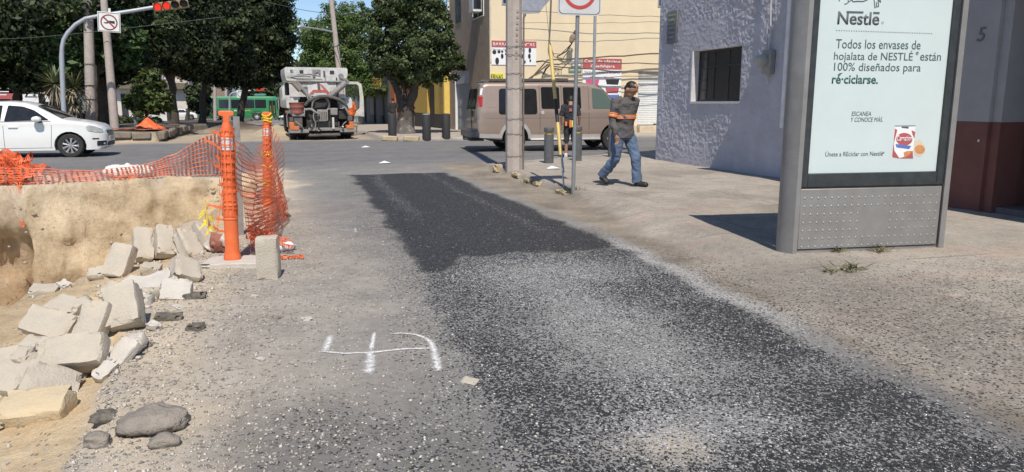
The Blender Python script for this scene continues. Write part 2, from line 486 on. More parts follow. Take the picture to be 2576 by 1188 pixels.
def ground_material():
    t = NT('ground_surface'); v = t.new('NewGeometry').outputs['Position']
    def at(n):
        a = t.new('Attribute'); a.attribute_name = n; return a
    base = at('base').outputs['Color']; tar = at('tar').outputs['Fac']; chip = at('chip').outputs['Fac']; grit = at('grit').outputs['Fac']; soil = at('soil').outputs['Fac']; walkf = at('walk').outputs['Fac']
    # colour break-up, several sizes
    n1 = t.noise(v, 1.7, 5, .6); n2 = t.noise(v, 14, 6, .7); n3 = t.noise(v, 130, 3, .7)
    tone = t.math('ADD', t.math('ADD', t.math('MULTIPLY', n1, .45), t.math('MULTIPLY', n2, .55)), t.math('MULTIPLY', n3, .50))
    shade = t.ramp(t.math('MULTIPLY', tone, .66), [(.28, (.55, .54, .53)), (.72, (1.45, 1.45, 1.45))])
    col = t.mixc(1.0, base, shade, 'MULTIPLY')
    # aggregate: every cell of a voronoi is one stone
    mp = t.new('Mapping'); mp.inputs['Scale'].default_value = (1, .8, 1); t.l(v, mp.inputs['Vector'])
    wob = t.mixc(.012, mp.outputs[0], t.noise(v, 60, 2, .5, 'Color'), 'ADD')
    vor = t.new('TexVoronoi'); vor.inputs['Scale'].default_value = 100; t.l(wob, vor.inputs['Vector'])
    sep = t.new('SeparateColor'); t.l(vor.outputs['Color'], sep.inputs[0])
    r1, r2, r3 = sep.outputs[0], sep.outputs[1], sep.outputs[2]
    nn = t.math('MULTIPLY', t.math('SUBTRACT', t.noise(v, 5, 5, .7), .5), .55)
    tarv = t.math('ADD', tar, t.math('MULTIPLY', nn, t.math('MINIMUM', t.math('MULTIPLY', tar, 4), 1.0)))
    tarm = t.math('MULTIPLY', t.math('SUBTRACT', tarv, r1), 14, True)
    darkc = t.ramp(r2, [(0, (.020, .0205, .022)), (.6, (.042, .042, .045)), (1, (.088, .087, .086))])
    col = t.mixc(tarm, col, darkc)
    chipv = t.math('ADD', chip, t.math('MULTIPLY', nn, t.math('MINIMUM', t.math('MULTIPLY', chip, 4), 1.0)))
    chipm = t.math('MULTIPLY', t.math('SUBTRACT', chipv, r3), 14, True)
    chipc = t.ramp(r1, [(0, (.24, .235, .23)), (.6, (.36, .355, .35)), (1, (.62, .61, .60))])
    col = t.mixc(chipm, col, chipc)
    # loose grit: sparse larger stones, dark and pale
    v2 = t.new('TexVoronoi'); v2.inputs['Scale'].default_value = 46; t.l(wob, v2.inputs['Vector'])
    s2 = t.new('SeparateColor'); t.l(v2.outputs['Color'], s2.inputs[0])
    core = t.math('LESS_THAN', v2.outputs['Distance'], .42)
    gd = t.math('MULTIPLY', t.math('LESS_THAN', s2.outputs[0], t.math('MULTIPLY', grit, .17)), core)
    gl = t.math('MULTIPLY', t.math('LESS_THAN', s2.outputs[1], t.math('MULTIPLY', grit, .13)), core)
    col = t.mixc(t.math('MULTIPLY', gd, .6), col, (.11, .10, .095))
    col = t.mixc(t.math('MULTIPLY', gl, .7), col, (.50, .46, .41))
    # soil: damp veins and pebbles
    vein = t.ramp(t.noise(v, 2.1, 9, .72), [(.36, (.86, .82, .77)), (.5, (1, 1, 1)), (.66, (1.10, 1.10, 1.10))])
    col = t.mixc(soil, col, t.mixc(1.0, col, vein, 'MULTIPLY'))
    xyz = t.new('SeparateXYZ'); wj = t.mixc(.03, v, t.noise(v, 2.0, 3, .6, 'Color'), 'ADD'); t.l(wj, xyz.inputs[0])
    def joint(o_, step, off):
        f = t.math('FRACT', t.math('DIVIDE', t.math('ADD', o_, off), step))
        return t.math('LESS_THAN', t.math('ABSOLUTE', t.math('SUBTRACT', f, .5)), .010 / step)
    jm = t.math('MULTIPLY', t.math('MAXIMUM', joint(xyz.outputs[0], 1.45, .2), joint(xyz.outputs[1], 1.6, .5)), t.math('MULTIPLY', walkf, t.ramp(t.noise(v, 1.3, 4, .6), [(.42, (.1, .1, .1)), (.56, (.8, .8, .8))])))
    col = t.mixc(jm, col, (.13, .115, .10))
    t.l(col, t.b.inputs['Base Color'])
    t.l(t.math('SUBTRACT', .95, t.math('MULTIPLY', tarm, .32)), t.b.inputs['Roughness'])
    t.b.inputs['Specular IOR Level'].default_value = .35
    h = t.math('MULTIPLY', t.math('SUBTRACT', .6, vor.outputs['Distance']), t.math('ADD', t.math('MULTIPLY', t.math('MAXIMUM', tarm, chipm), .9), .25))
    h = t.math('ADD', h, t.math('MULTIPLY', t.math('MAXIMUM', gd, gl), .5))
    h = t.math('ADD', h, t.math('MULTIPLY', n3, .5))
    b1 = t.bump(h, .75, .012)
    hs = t.math('MULTIPLY', t.noise(v, 9, 9, .68), soil)
    t.bump(hs, .6, .05, b1)
    return t.mat

def make_ground():
    def axis(parts):
        out = []
        for a, b, st in parts: out.append(np.arange(a, b, st))
        return np.concatenate(out)
    xs = np.concatenate([-np.geomspace(1500, 18, 26), axis([(-17.5, -8, .35), (-8, -4.8, .09), (-4.8, 5.2, .05), (5.2, 9, .08), (9, 20, .6)]), np.geomspace(20.5, 1500, 22)])
    ys = np.concatenate([axis([(-12, 1.8, .6), (1.8, 13.6, .05), (13.6, 16.6, .022), (16.6, 20, .08), (20, 50, .25)]), np.geomspace(50.3, 4200, 70)])
    X, Y = np.meshgrid(xs, ys)
    nx, ny = len(xs), len(ys)
    Z = terrain(X, Y)
    fine = (Y > 1) & (Y < 20) & (np.abs(X) < 12)
    e = edge_x(Y) - X
    pit = sstep(0, .12, e) * sstep(0, .25, far_y(X) - Y + .15)
    wall = np.exp(-((far_y(X) - .25 - Y) / .35) ** 2) * (e > 0)
    # crumbling soil: moved along all three axes, so the cut face gets hollows
    am = .035 * pit + .065 * wall * pit
    e2 = e - np.interp(Y, [2, 3.5, 6, 7.4, 9, 13], [.85, 1.0, 1.25, 1.15, .45, .05]); am = am * np.where(e2 < 0, .4, 1)
    DX = am * fbm(X * 2.4, Y * 2.4, Z * 2.4, 5, 61); DY = am * 1.3 * fbm(X * 2.0 + 9, Y * 2.0, Z * 2.6, 5, 62); DZ = am * .8 * fbm(X * 2.4, Y * 2.4 + 5, Z * 2.4, 5, 63)
    DY = DY + .55 * sstep(-4.33, -4.40, X + .02 * vn(Z * 3, X * 0, 0, 66)) * sstep(-.75, -1.0, Z) * sstep(-.2, .15, far_y(X) - Y) * pit
    X2, Y2, Z2 = X + DX, Y + DY, Z + DZ
    # ---- colour and stone cover
    n_big = fbm(X * .7, Y * .7, 0, 4, 71); n_mid = fbm(X * 2.5, Y * 2.5, 0, 4, 72); n_f = fbm(X * 7, Y * 7, 0, 3, 73)
    def L(*c): return np.array(c, float)
    old = L(.235, .225, .212); dust = L(.42, .37, .31); sand = L(.56, .47, .35); soilc = L(.455, .345, .215); walk = L(.365, .325, .278); pale = L(.44, .43, .41)
    base = np.zeros(X.shape + (3,)) + old
    def put(c, m):
        m = np.clip(m, 0, 1)[..., None]; base[:] = base * (1 - m) + c * m
    tar = np.zeros(X.shape); chip = np.zeros(X.shape); grit = np.zeros(X.shape) + .10
    # far carriageway and crossing: smoother asphalt, dusty beyond
    put(L(.185, .180, .178), sstep(16, 19, Y) * (1 - sstep(28.5, 30.5, Y - .4 * n_mid)) * 1.0)
    put(L(.15, .148, .15), .6 * sstep(.1, .6, fbm(X * .12, Y * 1.3, 0, 3, 80)) * sstep(18, 20, Y) * (1 - sstep(27, 30, Y)))
    put(L(.40, .33, .245), sstep(28.8, 30.2, Y + .35 * n_mid + .3 * n_big - .12 * X) * (1 - sstep(3.2, 3.9, X)) * sstep(-16, -12, X))
    put(L(.25, .235, .215), sstep(52, 60, Y))
    put(L(.44, .36, .25), sstep(.15, .4, np.exp(-((X + .15) / 1.2) ** 2 - ((Y - 37) / 3.0) ** 2)))
    # dust drifting along both edges of the lane
    lane = (Y < 17.5)
    put(dust, lane * sstep(1.05, -.5, X + .35 * n_mid + .25 * n_big) * .76 * sstep(17, 13, Y))
    put(dust, lane * np.clip(.55 * sstep(.05, .7, n_big + .4 * n_mid), 0, 1) * sstep(1.2, .4, X))
    put(L(.22, .212, .205), lane * .75 * np.exp(-((X - .75 - .12 * n_mid) / .42) ** 2) * sstep(7.5, 9.5, Y))
    put(L(.15, .145, .14), lane * .8 * sstep(4.1, 2.9, Y + .4 * n_mid) * sstep(-.65, -.1, X + .15 * n_f))
    grit += lane * .9 * sstep(1.2, -.3, X + .3 * n_mid) * sstep(12, 7, Y)
    put(sand, lane * sstep(.55, .0, np.abs(X - edge_x(Y) - .22) + .14 * n_mid) * .8)
    # soil of the excavation
    put(soilc * (1 + .10 * n_mid[..., None]), pit)
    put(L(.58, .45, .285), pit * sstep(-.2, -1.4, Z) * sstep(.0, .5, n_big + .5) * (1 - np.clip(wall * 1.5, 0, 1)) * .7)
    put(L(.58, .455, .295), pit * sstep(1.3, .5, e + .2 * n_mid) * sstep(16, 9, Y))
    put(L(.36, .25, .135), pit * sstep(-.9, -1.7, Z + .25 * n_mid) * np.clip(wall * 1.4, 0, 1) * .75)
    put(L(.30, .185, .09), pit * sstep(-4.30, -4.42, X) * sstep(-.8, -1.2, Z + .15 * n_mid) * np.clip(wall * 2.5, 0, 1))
    put(sand * 1.02, sstep(.9, .0, np.abs(Y - far_y(X) - .35) - .15 * n_mid) * (e > -.3) * .8)
    put(sand, sstep(.6, .2, np.hypot((X + .05) / 1.1, (Y - 13.8) / 1.6) + .2 * n_mid) * .7)
    # ---- fresh tar patch
    tx = np.interp(Y, [2, 3.3, 4.8, 6.2, 10, 15.2], [.80, .86, .98, 1.12, 1.22, 1.36]) + .07 * n_mid + .03 * n_f      # left edge of the strip
    rx = np.interp(Y, [2, 2.8, 3.8, 6.8, 15.2], [2.95, 2.95, 3.02, 3.25, 3.24]) + .05 * n_mid + .02 * n_f
    strip = sstep(-.09, .10, X - tx) * sstep(-.08, .09, rx - X) * sstep(15.25, 15.1, Y + .05 * n_mid)
    yb = np.interp(X, [1.0, 1.35, 1.6, 2.6, 3.3], [6.0, 6.25, 6.75, 6.65, 6.8]) + .16 * n_mid + .05 * n_f           # near end of the fresh part
    fresh = strip * sstep(-.12, .14, Y - yb)
    dull = fresh * np.maximum(np.exp(-((X - tx - .42) / .10) ** 2) * sstep(8.5, 10.0, Y), .8 * np.exp(-((X - rx + .42 + .03 * n_mid) / .085) ** 2) * sstep(7.0, 8.2, Y))
    tar = np.maximum(tar, fresh * (1.12 + .08 * n_mid - .36 * dull))
    put(L(.085, .084, .084), fresh * .9)
    chip += fresh * (.045 + .07 * dull)
    # tyre tracks and smears of dust over the tar
    put(L(.21, .20, .19), fresh * .25 * sstep(.3, .8, fbm(X * 2.2, Y * .5, 0, 4, 97)))
    # ---- loosely spread stone in front of it
    spread = strip * (1 - sstep(-.12, .14, Y - yb))
    put(L(.24, .237, .23), spread * .85)
    put(L(.42, .37, .30), spread * sstep(.55, .15, np.hypot((X - 1.55) / .55, (Y - 2.65) / .5) + .15 * n_mid) * .9)
    lane_c = np.interp(Y, [2, 3, 4.5, 6.8], [2.05, 1.98, 1.85, 1.95])
    bandw = np.exp(-((X - lane_c - .08 * n_mid) / .33) ** 2)
    bare = sstep(.62, .10, np.hypot((X - 1.55) / .55, (Y - 2.62) / .5) + .2 * n_mid)
    edge_d = np.exp(-((X - rx + .30) / .25) ** 2) * sstep(4.6, 3.4, Y)
    def spot(px, py, rx_, ry_):
        q = gp(px, py); return np.exp(-((X - q.x + .10 * n_mid) / rx_) ** 2 - ((Y - q.y) / ry_) ** 2)
    light = np.clip(spot(1370, 690, .66, .6) + spot(1480, 790, .42, .8) + spot(1560, 880, .36, .5) + spot(1800, 1065, .34, .24) + .35 * spot(1650, 980, .3, .3) + .5 * spot(1650, 1080, .35, .2), 0, 1)
    tar = np.maximum(tar, spread * np.clip(.80 + .20 * n_mid + .14 * n_big - .52 * light + .12 * edge_d - .50 * bare, .10, .97))
    chip = np.maximum(chip, spread * np.clip(.10 + .40 * light + .10 * n_big + .06 * n_mid + .06 * bare, .03, .5))
    halo = sstep(-.55, -.02, X - tx + .12 * n_mid) * (1 - strip) * (Y < 15) * (X < 2) + sstep(-.45, 0, rx - X + .1 * n_mid) * (1 - strip) * (X > 2) * (Y < 8)
    tar = np.maximum(tar, halo * .20)
    chip = np.maximum(chip, halo * .12 * (Y < 7))
    put(pale, np.exp(-((X - rx - .10 - .05 * n_mid) / .11) ** 2) * sstep(7.6, 6.6, Y) * sstep(3.2, 4.6, Y) * .65)
    chip = np.maximum(chip, np.exp(-((X - rx - .08) / .12) ** 2) * sstep(7.4, 6.4, Y) * sstep(3.0, 4.2, Y) * .20)
    tar = np.maximum(tar, .20 * sstep(4.0, 2.9, Y + .35 * n_mid) * sstep(-.55, .25, X + .2 * n_f) * (X < tx + .2))
    chip = np.maximum(chip, .10 * sstep(3.8, 2.8, Y + .35 * n_mid) * sstep(-.55, .25, X) * (X < tx))
    # ---- pavement on the right
    sw = sstep(.0, .35, X - kerb_x(Y) + .06 * n_mid) * sstep(.1, -.05, Y - (15.9 + (X - 4.3) * .55))
    dirt_r = sstep(-.05, .25, X - rx - .12) * (1 - sw) * lane
    put(L(.275, .23, .18) * (1 + .25 * n_mid[..., None]), dirt_r * .9)
    put(L(.265, .225, .18), sw * sstep(1.5, .0, X - kerb_x(Y) + .5 * n_mid + .3 * n_big) * sstep(10, 7, Y) * .8)
    put(walk * (1 + .10 * n_big[..., None]), sw)
    put(L(.385, .345, .29), sw * sstep(.1, .7, n_mid + .5 * n_big) * .6 * sstep(12, 8, Y))
    put(L(.40, .28, .225), sw * (fbm(X * 1.1, Y * 4, 0, 3, 91) > .42) * .28 * (Y < 9))
    put(L(.225, .195, .165), sw * sstep(.15, .7, fbm(X * .8, Y * .8, 0, 5, 93)) * .45)
    put(L(.235, .21, .18), sw * sstep(1.2, .2, np.abs(X - kerb_x(Y) - .6) + .4 * n_mid) * sstep(8, 5, Y) * .55)
    tar = np.maximum(tar, sstep(.9, 0, X - rx) * sstep(0, .3, X - rx) * sstep(8, 5, Y) * .30 * (X < 5))
    tar = np.maximum(tar, .20 * sstep(4.2, 2.6, X - rx) * sstep(0, .3, X - rx) * sstep(6, 3.5, Y))
    grit += .3 * sw + .6 * sw * sstep(6, 3, Y) + .55 * dirt_r * sstep(9, 6, Y)
    fw = sstep(0, .1, Y - np.maximum(28.0, 29.2 - (X - 3.7) * .9)) * sstep(0, .1, X - 3.75)
    put(L(.40, .35, .295), fw * sstep(120, 60, Y))
    put(L(.055, .045, .035), sstep(-4.3, -4.6, X) * sstep(30.7, 31.2, Y) * (X > -17) * .8)
    put(L(.24, .21, .16), sstep(-3.9, -4.1, X) * (1 - sstep(-4.5, -4.7, X)) * sstep(30, 31, Y) * .7)
    put(L(.085, .065, .048), np.exp(-((X + 2.2) / 1.7) ** 2 - ((Y - 46) / 3.2) ** 2) * 1.3)
    clear = 1 - np.clip(pit * 1.2, 0, 1); tar = tar * clear; chip = chip * clear; grit = grit * (.4 + .6 * clear) + .25 * pit
    out = (np.abs(X) > 25) | (Y > 170)
    put(L(.11, .12, .07), out * .85)
    base = np.clip(base * (1 + .05 * n_f[..., None]), 0, 1)
    V = np.stack([X2, Y2, Z2], -1).reshape(-1, 3)
    idx = np.arange(nx * ny).reshape(ny, nx)
    F = np.stack([idx[:-1, :-1], idx[:-1, 1:], idx[1:, 1:], idx[1:, :-1]], -1).reshape(-1, 4)
    cx = X[:-1, :-1].ravel() + .02; cy = Y[:-1, :-1].ravel() + .02
    is_pit = ((edge_x(cy) - cx) > 0) & (cy < far_y(cx) + .05)
    is_walk = ((cx > kerb_x(cy) + .05) & (cy < 15.9 + (cx - 4.3) * .55) & (cy > -5)) | ((cx > 3.8) & (cy > np.maximum(28.0, 29.2 - (cx - 3.7) * .9)) & (cy < 170) & (cx < 30))
    is_med = (cx < -4.35) & (cx > -17) & (cy > 30.6) & (cy < 158)
    is_far = (np.abs(cx) > 30) | (cy > 170)
    road = ~(is_pit | is_walk | is_med | is_far)
    gm = ground_material()
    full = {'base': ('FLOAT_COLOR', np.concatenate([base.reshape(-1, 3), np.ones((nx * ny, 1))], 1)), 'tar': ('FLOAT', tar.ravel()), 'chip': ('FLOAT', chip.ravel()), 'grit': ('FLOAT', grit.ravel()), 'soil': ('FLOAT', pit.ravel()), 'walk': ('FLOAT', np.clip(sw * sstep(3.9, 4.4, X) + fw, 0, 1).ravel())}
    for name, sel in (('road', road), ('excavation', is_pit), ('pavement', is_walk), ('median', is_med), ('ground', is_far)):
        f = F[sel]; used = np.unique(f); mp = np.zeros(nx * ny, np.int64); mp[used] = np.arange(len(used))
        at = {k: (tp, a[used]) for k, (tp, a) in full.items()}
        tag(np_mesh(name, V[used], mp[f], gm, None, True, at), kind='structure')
make_ground()

# loose stones lying about: real ones, too many to count
def scatter(name, n, area, size, cols, seed, dens=None):
    rng = np.random.default_rng(seed)
    x0, x1, y0, y1 = area
    P = np.stack([rng.uniform(x0, x1, n * 3), y0 + (y1 - y0) * rng.uniform(0, 1, n * 3) ** 1.5], 1)
    if dens is not None: P = P[rng.uniform(0, 1, len(P)) < dens(P[:, 0], P[:, 1])]
    P = P[:n]; n = len(P)
    Z = terrain(P[:, 0], P[:, 1])
    o = np.array([(1, 0, 0), (-1, 0, 0), (0, 1, 0), (0, -1, 0), (0, 0, 1), (0, 0, -.4)], float)
    sz = size[0] + (size[1] - size[0]) * rng.uniform(0, 1, n) ** 2.5
    V = o[None] * rng.uniform(.6, 1.25, (n, 6, 1)) * sz[:, None, None] * np.array([1.15, .95, .62])
    a = rng.uniform(0, 6.28, n); c, s = np.cos(a)[:, None], np.sin(a)[:, None]
    V = np.stack([V[..., 0] * c - V[..., 1] * s, V[..., 0] * s + V[..., 1] * c, V[..., 2]], -1)
    V = V + np.stack([P[:, 0], P[:, 1], Z + sz * .12], 1)[:, None]
    T = np.array([(0, 2, 4), (2, 1, 4), (1, 3, 4), (3, 0, 4), (2, 0, 5), (1, 2, 5), (3, 1, 5), (0, 3, 5)])
    F = (T[None] + (np.arange(n) * 6)[:, None, None]).reshape(-1, 3)
    t = NT(name + '_stone')
    at = t.new('Attribute'); at.attribute_name = 'pick'
    t.l(t.ramp(at.outputs['Fac'], cols), t.b.inputs['Base Color']); t.b.inputs['Roughness'].default_value = .9
    return np_mesh(name, V.reshape(-1, 3), F, t.mat, None, False, None, {'pick': np.repeat(rng.uniform(0, 1, n), 8)})
o = scatter('gravel', 15000, (-.95, 1.1, 2.2, 9.5), (.003, .013), [(0, (.16, .15, .14)), (.35, (.32, .295, .26)), (.8, (.50, .45, .38)), (1, (.66, .62, .56))], 5, lambda x, y: np.clip(.9 - .55 * (x + .9), .12, 1) * (x > edge_x(y) - .05))
tag(o, 'loose grey and tan gravel strewn along the lip of the excavation', 'gravel', kind='stuff')
o = scatter('loose_aggregate', 24000, (.95, 3.0, 2.1, 6.4), (.003, .0075), [(0, (.022, .022, .024)), (.82, (.085, .084, .085)), (.86, (.30, .29, .28)), (1, (.68, .67, .66))], 6)
tag(o, 'black and pale crushed stone spread over the near lane', 'aggregate', kind='stuff')
o = scatter('pavement_grit', 2600, (3.0, 6.0, 2.0, 6.0), (.003, .009), [(0, (.04, .04, .04)), (.6, (.16, .145, .13)), (1, (.5, .46, .4))], 8)
tag(o, 'fine dark grit scattered on the dusty pavement', 'grit', kind='stuff')
# ------------------------------------------------------------------ buildings on the right
FX = 8.5     # building line
W_END = atX(1992, 280, 8.42).y
def stucco_wall(name, parent, mat, y0, y1, z0, z1, x, hole=None, st=.017, amp=.0095):
    ys = np.arange(y0, y1 + st, st); zs = np.arange(z0, z1 + st, st)
    if hole:
        for a in hole[:2]: ys[np.argmin(abs(ys - a))] = a
        for a in hole[2:]: zs[np.argmin(abs(zs - a))] = a
    Yg, Zg = np.meshgrid(ys, zs)
    h = amp * np.clip(np.maximum(fbm(Yg * 24, Zg * 11, 0, 2, 101), fbm(Yg * 11, Zg * 26, 0, 2, 102)) * 1.2 - .2, -.3, 1.3) + .012 * fbm(Yg * 1.1, Zg * 1.1, 0, 2, 107)
    wear = .45 + .55 * sstep(-.5, .2, fbm(Yg * .9, Zg * .9, 0, 2, 108) + .5 * (Zg > .6))
    edge = np.minimum(np.minimum(Yg - y0, y1 - Yg) / .05, 1)
    if hole:
        dh = np.maximum(np.maximum(hole[0] - Yg, Yg - hole[1]), np.maximum(hole[2] - Zg, Zg - hole[3]))
        edge = np.minimum(edge, np.clip(dh / .05, 0, 1))
    V = np.stack([x - h * wear * np.clip(edge, 0, 1), Yg, Zg], -1).reshape(-1, 3)
    n, k = len(zs), len(ys); idx = np.arange(n * k).reshape(n, k)
    F = np.stack([idx[:-1, :-1], idx[1:, :-1], idx[1:, 1:], idx[:-1, 1:]], -1).reshape(-1, 4)
    if hole:
        cy = (Yg[:-1, :-1] + Yg[1:, 1:]).ravel() / 2; cz = (Zg[:-1, :-1] + Zg[1:, 1:]).ravel() / 2
        F = F[~((cy > hole[0]) & (cy < hole[1]) & (cz > hole[2]) & (cz < hole[3]))]
    return np_mesh(name, V, F, mat, parent, True)

def purple_building():
    m_st = M('lilac_stucco', (.47, .463, .52), .9, var=.14, scale=1.6, bump=.9, bscale=38, dirt=.5, dirtcol=(.42, .395, .385))
    m_rev = M('pale_reveal', (.62, .60, .62), .85, var=.08, scale=6, dirt=.3)
    m_bar = M('window_steel', (.055, .052, .05), .6, .3, var=.2)
    root = empty('stucco_building', (FX, 13.6, .1), 0, 'lilac rough stucco building with one dark barred window at the street corner', 'building')
    inv = Matrix.Translation((-FX, -13.6, -.1))
    hole = (12.57, 14.32, 1.47, 2.52)
    ws = atX(1966, 280, FX - .03).y; w0 = W_END - .05
    W = stucco_wall('wall', root, m_st, w0, 15.85, .02, 6.2, FX, hole); W.data.transform(inv)
    b = MB(); b.bb(FX + .30, FX + 7.5, w0, 15.82, .02, 6.2)
    b.bb(FX + .002, FX + .30, 15.62, 15.84, .02, 6.15); b.bb(FX + .002, FX + .3, w0 + .005, w0 + .2, .02, 6.15)
    o = b.build('inner_wall', m_st, root); o.data.transform(inv)
    y0, y1, z0, z1 = hole
    b = MB()
    b.add([(FX, y1, z0), (FX + .2, y1, z0), (FX + .2, y1, z1), (FX, y1, z1)], [(0, 1, 2, 3)])
    b.add([(FX, y0, z0), (FX + .2, y0, z0), (FX + .2, y0, z1), (FX, y0, z1)], [(3, 2, 1, 0)])
    b.add([(FX, y0, z1), (FX + .2, y0, z1), (FX + .2, y1, z1), (FX, y1, z1)], [(0, 1, 2, 3)])
    b.add([(FX, y0, z0), (FX + .2, y0, z0), (FX + .2, y1, z0), (FX, y1, z0)], [(3, 2, 1, 0)])
    b.bb(FX - .022, FX + .01, y1 + .002, y1 + .05, z0 - .05, z1); b.bb(FX - .022, FX + .01, y0 - .02, y1, z0 - .045, z0 - .004)
    o = b.build('window_surround', m_rev, root, False); o.data.transform(inv)
    win = MB()
    for yy in (y0 + .02, y1 - .02): win.bb(FX + .14, FX + .18, yy - .02, yy + .02, z0, z1)
    for zz in (z0 + .02, z1 - .02): win.bb(FX + .14, FX + .18, y0 + .04, y1 - .04, zz - .02, zz + .02)
    wf = win.build('window', m_bar, root); wf.data.transform(inv)
    ycols = [y0 + .04, y0 + .62, y0 + 1.14, y0 + 1.42, y1 - .04]
    rows = [z0 + .04, z0 + .24, z0 + .44, z0 + .68, z0 + .88, z1 - .04]
    for yy in ycols[1:-1]:
        o = MB().bb(FX + .135, FX + .165, yy - .012, yy + .012, z0 + .04, z1 - .04).build('muntin', m_bar, wf); o.data.transform(inv)
    for zz in rows[1:-1]:
        o = MB().bb(FX + .137, FX + .163, ycols[-2] + .012, ycols[-1], zz - .010, zz + .010).build('muntin', m_bar, wf); o.data.transform(inv)
    o = MB().bb(FX + .137, FX + .163, ycols[0], ycols[-2] - .012, z0 + .70, z0 + .725).build('muntin', m_bar, wf); o.data.transform(inv)
    gl = glass_mat('window_glass_dusty', (.030, .030, .030), .18)
    for k in range(4):
        o = MB().bb(FX + .148, FX + .154, ycols[k] + .012, ycols[k + 1] - .012, z0 + .04, z1 - .04).build('pane', gl, wf); o.data.transform(inv)
    # painted margin at the near end
    o = MB().bb(FX - .035, FX - .012, ws - .06, ws + .03, 1.0, 6.2).build('corner_strip', M('white_margin', (.70, .69, .70), .8, var=.12), root); o.data.transform(inv)
    # weeds of dirt along the foot
    for nm, cy0, cy1, cz0, cz1, col, lab, cat in (('street_plaque', 15.02, 15.46, 3.20, 3.45, (.20, .21, .165), 'upper small olive plaque high on the lilac corner wall', 'plaque'),
                                                ('street_plaque', 15.04, 15.45, 2.75, 3.17, (.10, .10, .12), 'lower dark square plaque high on the lilac corner wall', 'plaque')):
        t = empty(nm, (FX - .03, (cy0 + cy1) / 2, (cz0 + cz1) / 2), 0, lab, cat, 'plaques on the lilac wall')
        MB().box((0, 0, 0), (.02, cy1 - cy0, cz1 - cz0)).build('plate', M('plaque', col, .6, var=.2, scale=12, dirt=.4, dirtcol=(.3, .29, .27)), t, bevel=.004)
        r = MB()
        for k in range(3 if cz1 - cz0 > .3 else 2):
            zz = (cz1 - cz0) / 2 - .09 - .1 * k
            r.box((-.0125, .02 * k, zz), (.003, (cy1 - cy0) * (.7 - .12 * k), .028))
        r.build('worn_lettering', M('worn_ink', tuple(c * 1.9 for c in col), .7), t)
    # electricity meter with its service cables
    p = atX(1937, 157, FX)
    t = empty('electric_meter', (FX - .02, p.y, p.z), 0, 'round glass electricity meter on the lilac stucco wall', 'meter')
    mg = M('meter_grey', (.30, .30, .29), .5, .3, dirt=.3)
    MB().box((-.05, -.04, 0), (.10, .24, .42)).build('meter_box', mg, t, bevel=.01)
    rot = Matrix.Rotation(-math.pi / 2, 4, 'Y')
    MB().lathe([(.105, 0), (.105, .06), (.092, .14), (.06, .18), (.02, .19)], 24, Matrix.Translation((-.10, 0.02, .03)) @ rot).build('dome', M('meter_glass', (.40, .39, .36), .18, var=.15), t)
    MB().lathe([(.115, 0), (.115, .03), (.10, .03)], 24, Matrix.Translation((-.102, 0.02, .03)) @ rot).build('collar', MAT['galv'], t)
    mc = M('grey_cable', (.48, .48, .50), .6)
    MB().tube([(-.05, -.02, .2), (-.045, -.05, .5), (-.05, -.02, .9), (-.04, .02, 1.5), (-.05, 0, 4)], .014, 6).build('cable', mc, t)
    MB().tube([(-.05, .03, .2), (-.05, .05, .6), (-.045, -.01, .85), (-.05, -.05, 1.5), (-.05, -.04, 4)], .012, 6).build('cable', mc, t)
    MB().tube([(-.05, 0, -.2), (-.05, -.03, -.3), (-.02, -.02, -.36)], .012, 6).build('cable', mc, t)
purple_building()

def shade_building():
    X0 = 8.42
    m_up = M('grey_render', (.34, .33, .335), .88, var=.06, scale=3, bump=.2, dirt=.2)
    m_dado = M('maroon_dado', (.165, .062, .050), .75, var=.12, scale=4, dirt=.25, dirtcol=(.15, .09, .075))
    d0 = atX(2514, 300, X0 + .02).y          # doorway edge
    j0 = atX(2487, 300, X0).y
    root = empty('grey_building', (X0, 9, .1), 0, 'grey rendered building with a maroon lower band and dark doorway behind the advertising panel', 'building')
    inv = Matrix.Translation((-X0, -9, -.1))
    def B(name, x0, x1, y0, y1, z0, z1, m, bev=0, p=root):
        o = MB().bb(x0, x1, y0, y1, z0, z1).build(name, m, p, bevel=bev); o.data.transform(inv); return o
    zd = 1.21
    B('wall', X0, X0 + 6, j0, W_END, zd, 6.4, m_up)
    B('dado', X0 - .004, X0 + 6, j0, W_END, 0, zd - .002, m_dado)
    B('pilaster', X0 + .05, X0 + .45, d0, j0 - .002, zd, 6.4, m_up)
    B('pilaster_foot', X0 + .046, X0 + .45, d0, j0 - .002, 0, zd - .002, m_dado)
    B('wall', X0 + .45, X0 + 6, d0 - 1.5, j0 - .01, 2.9, 6.4, m_up)
    dm = M('dark_door', (.028, .026, .026), .6, var=.2)
    door = B('door', X0 + .75, X0 + .80, d0 - 1.5, d0, .12, 2.9, dm)
    for k in range(3):
        B('door_panel', X0 + .735, X0 + .748, d0 - 1.35, d0 - .15, .3 + k * .85, 1.0 + k * .85, dm, .01, door)
    B('doorstep', X0 + .1, X0 + .75, d0 - 1.5, d0 - .004, .02, .16, M('step_dark', (.13, .115, .11), .85), .01)
    B('wall', X0 + .003, X0 + 6, 2.0, d0 - 1.502, 0, 6.4, m_up)
    # projecting slab over the pavement: it shades this front
    B('canopy', X0 - .62, X0 + .3, 2.0, W_END - .1, 3.85, 4.02, MAT['concrete'], .015)
    p = atX(2467, 87, X0)
    text('house_number', '5', M('faded_number', (.13, .13, .13), .7), root, height=.17, mtx=inv @ face_mtx((X0 - .006, p.y + .045, p.z - .085), (0, -1, 0)), shear=.15, extrude=.01)
    # light switch like spot
    B('wall_bolt', X0 - .015, X0, atX(2465, 345, X0).y, atX(2465, 345, X0).y + .02, .96, .99, MAT['white_paint'])
shade_building()

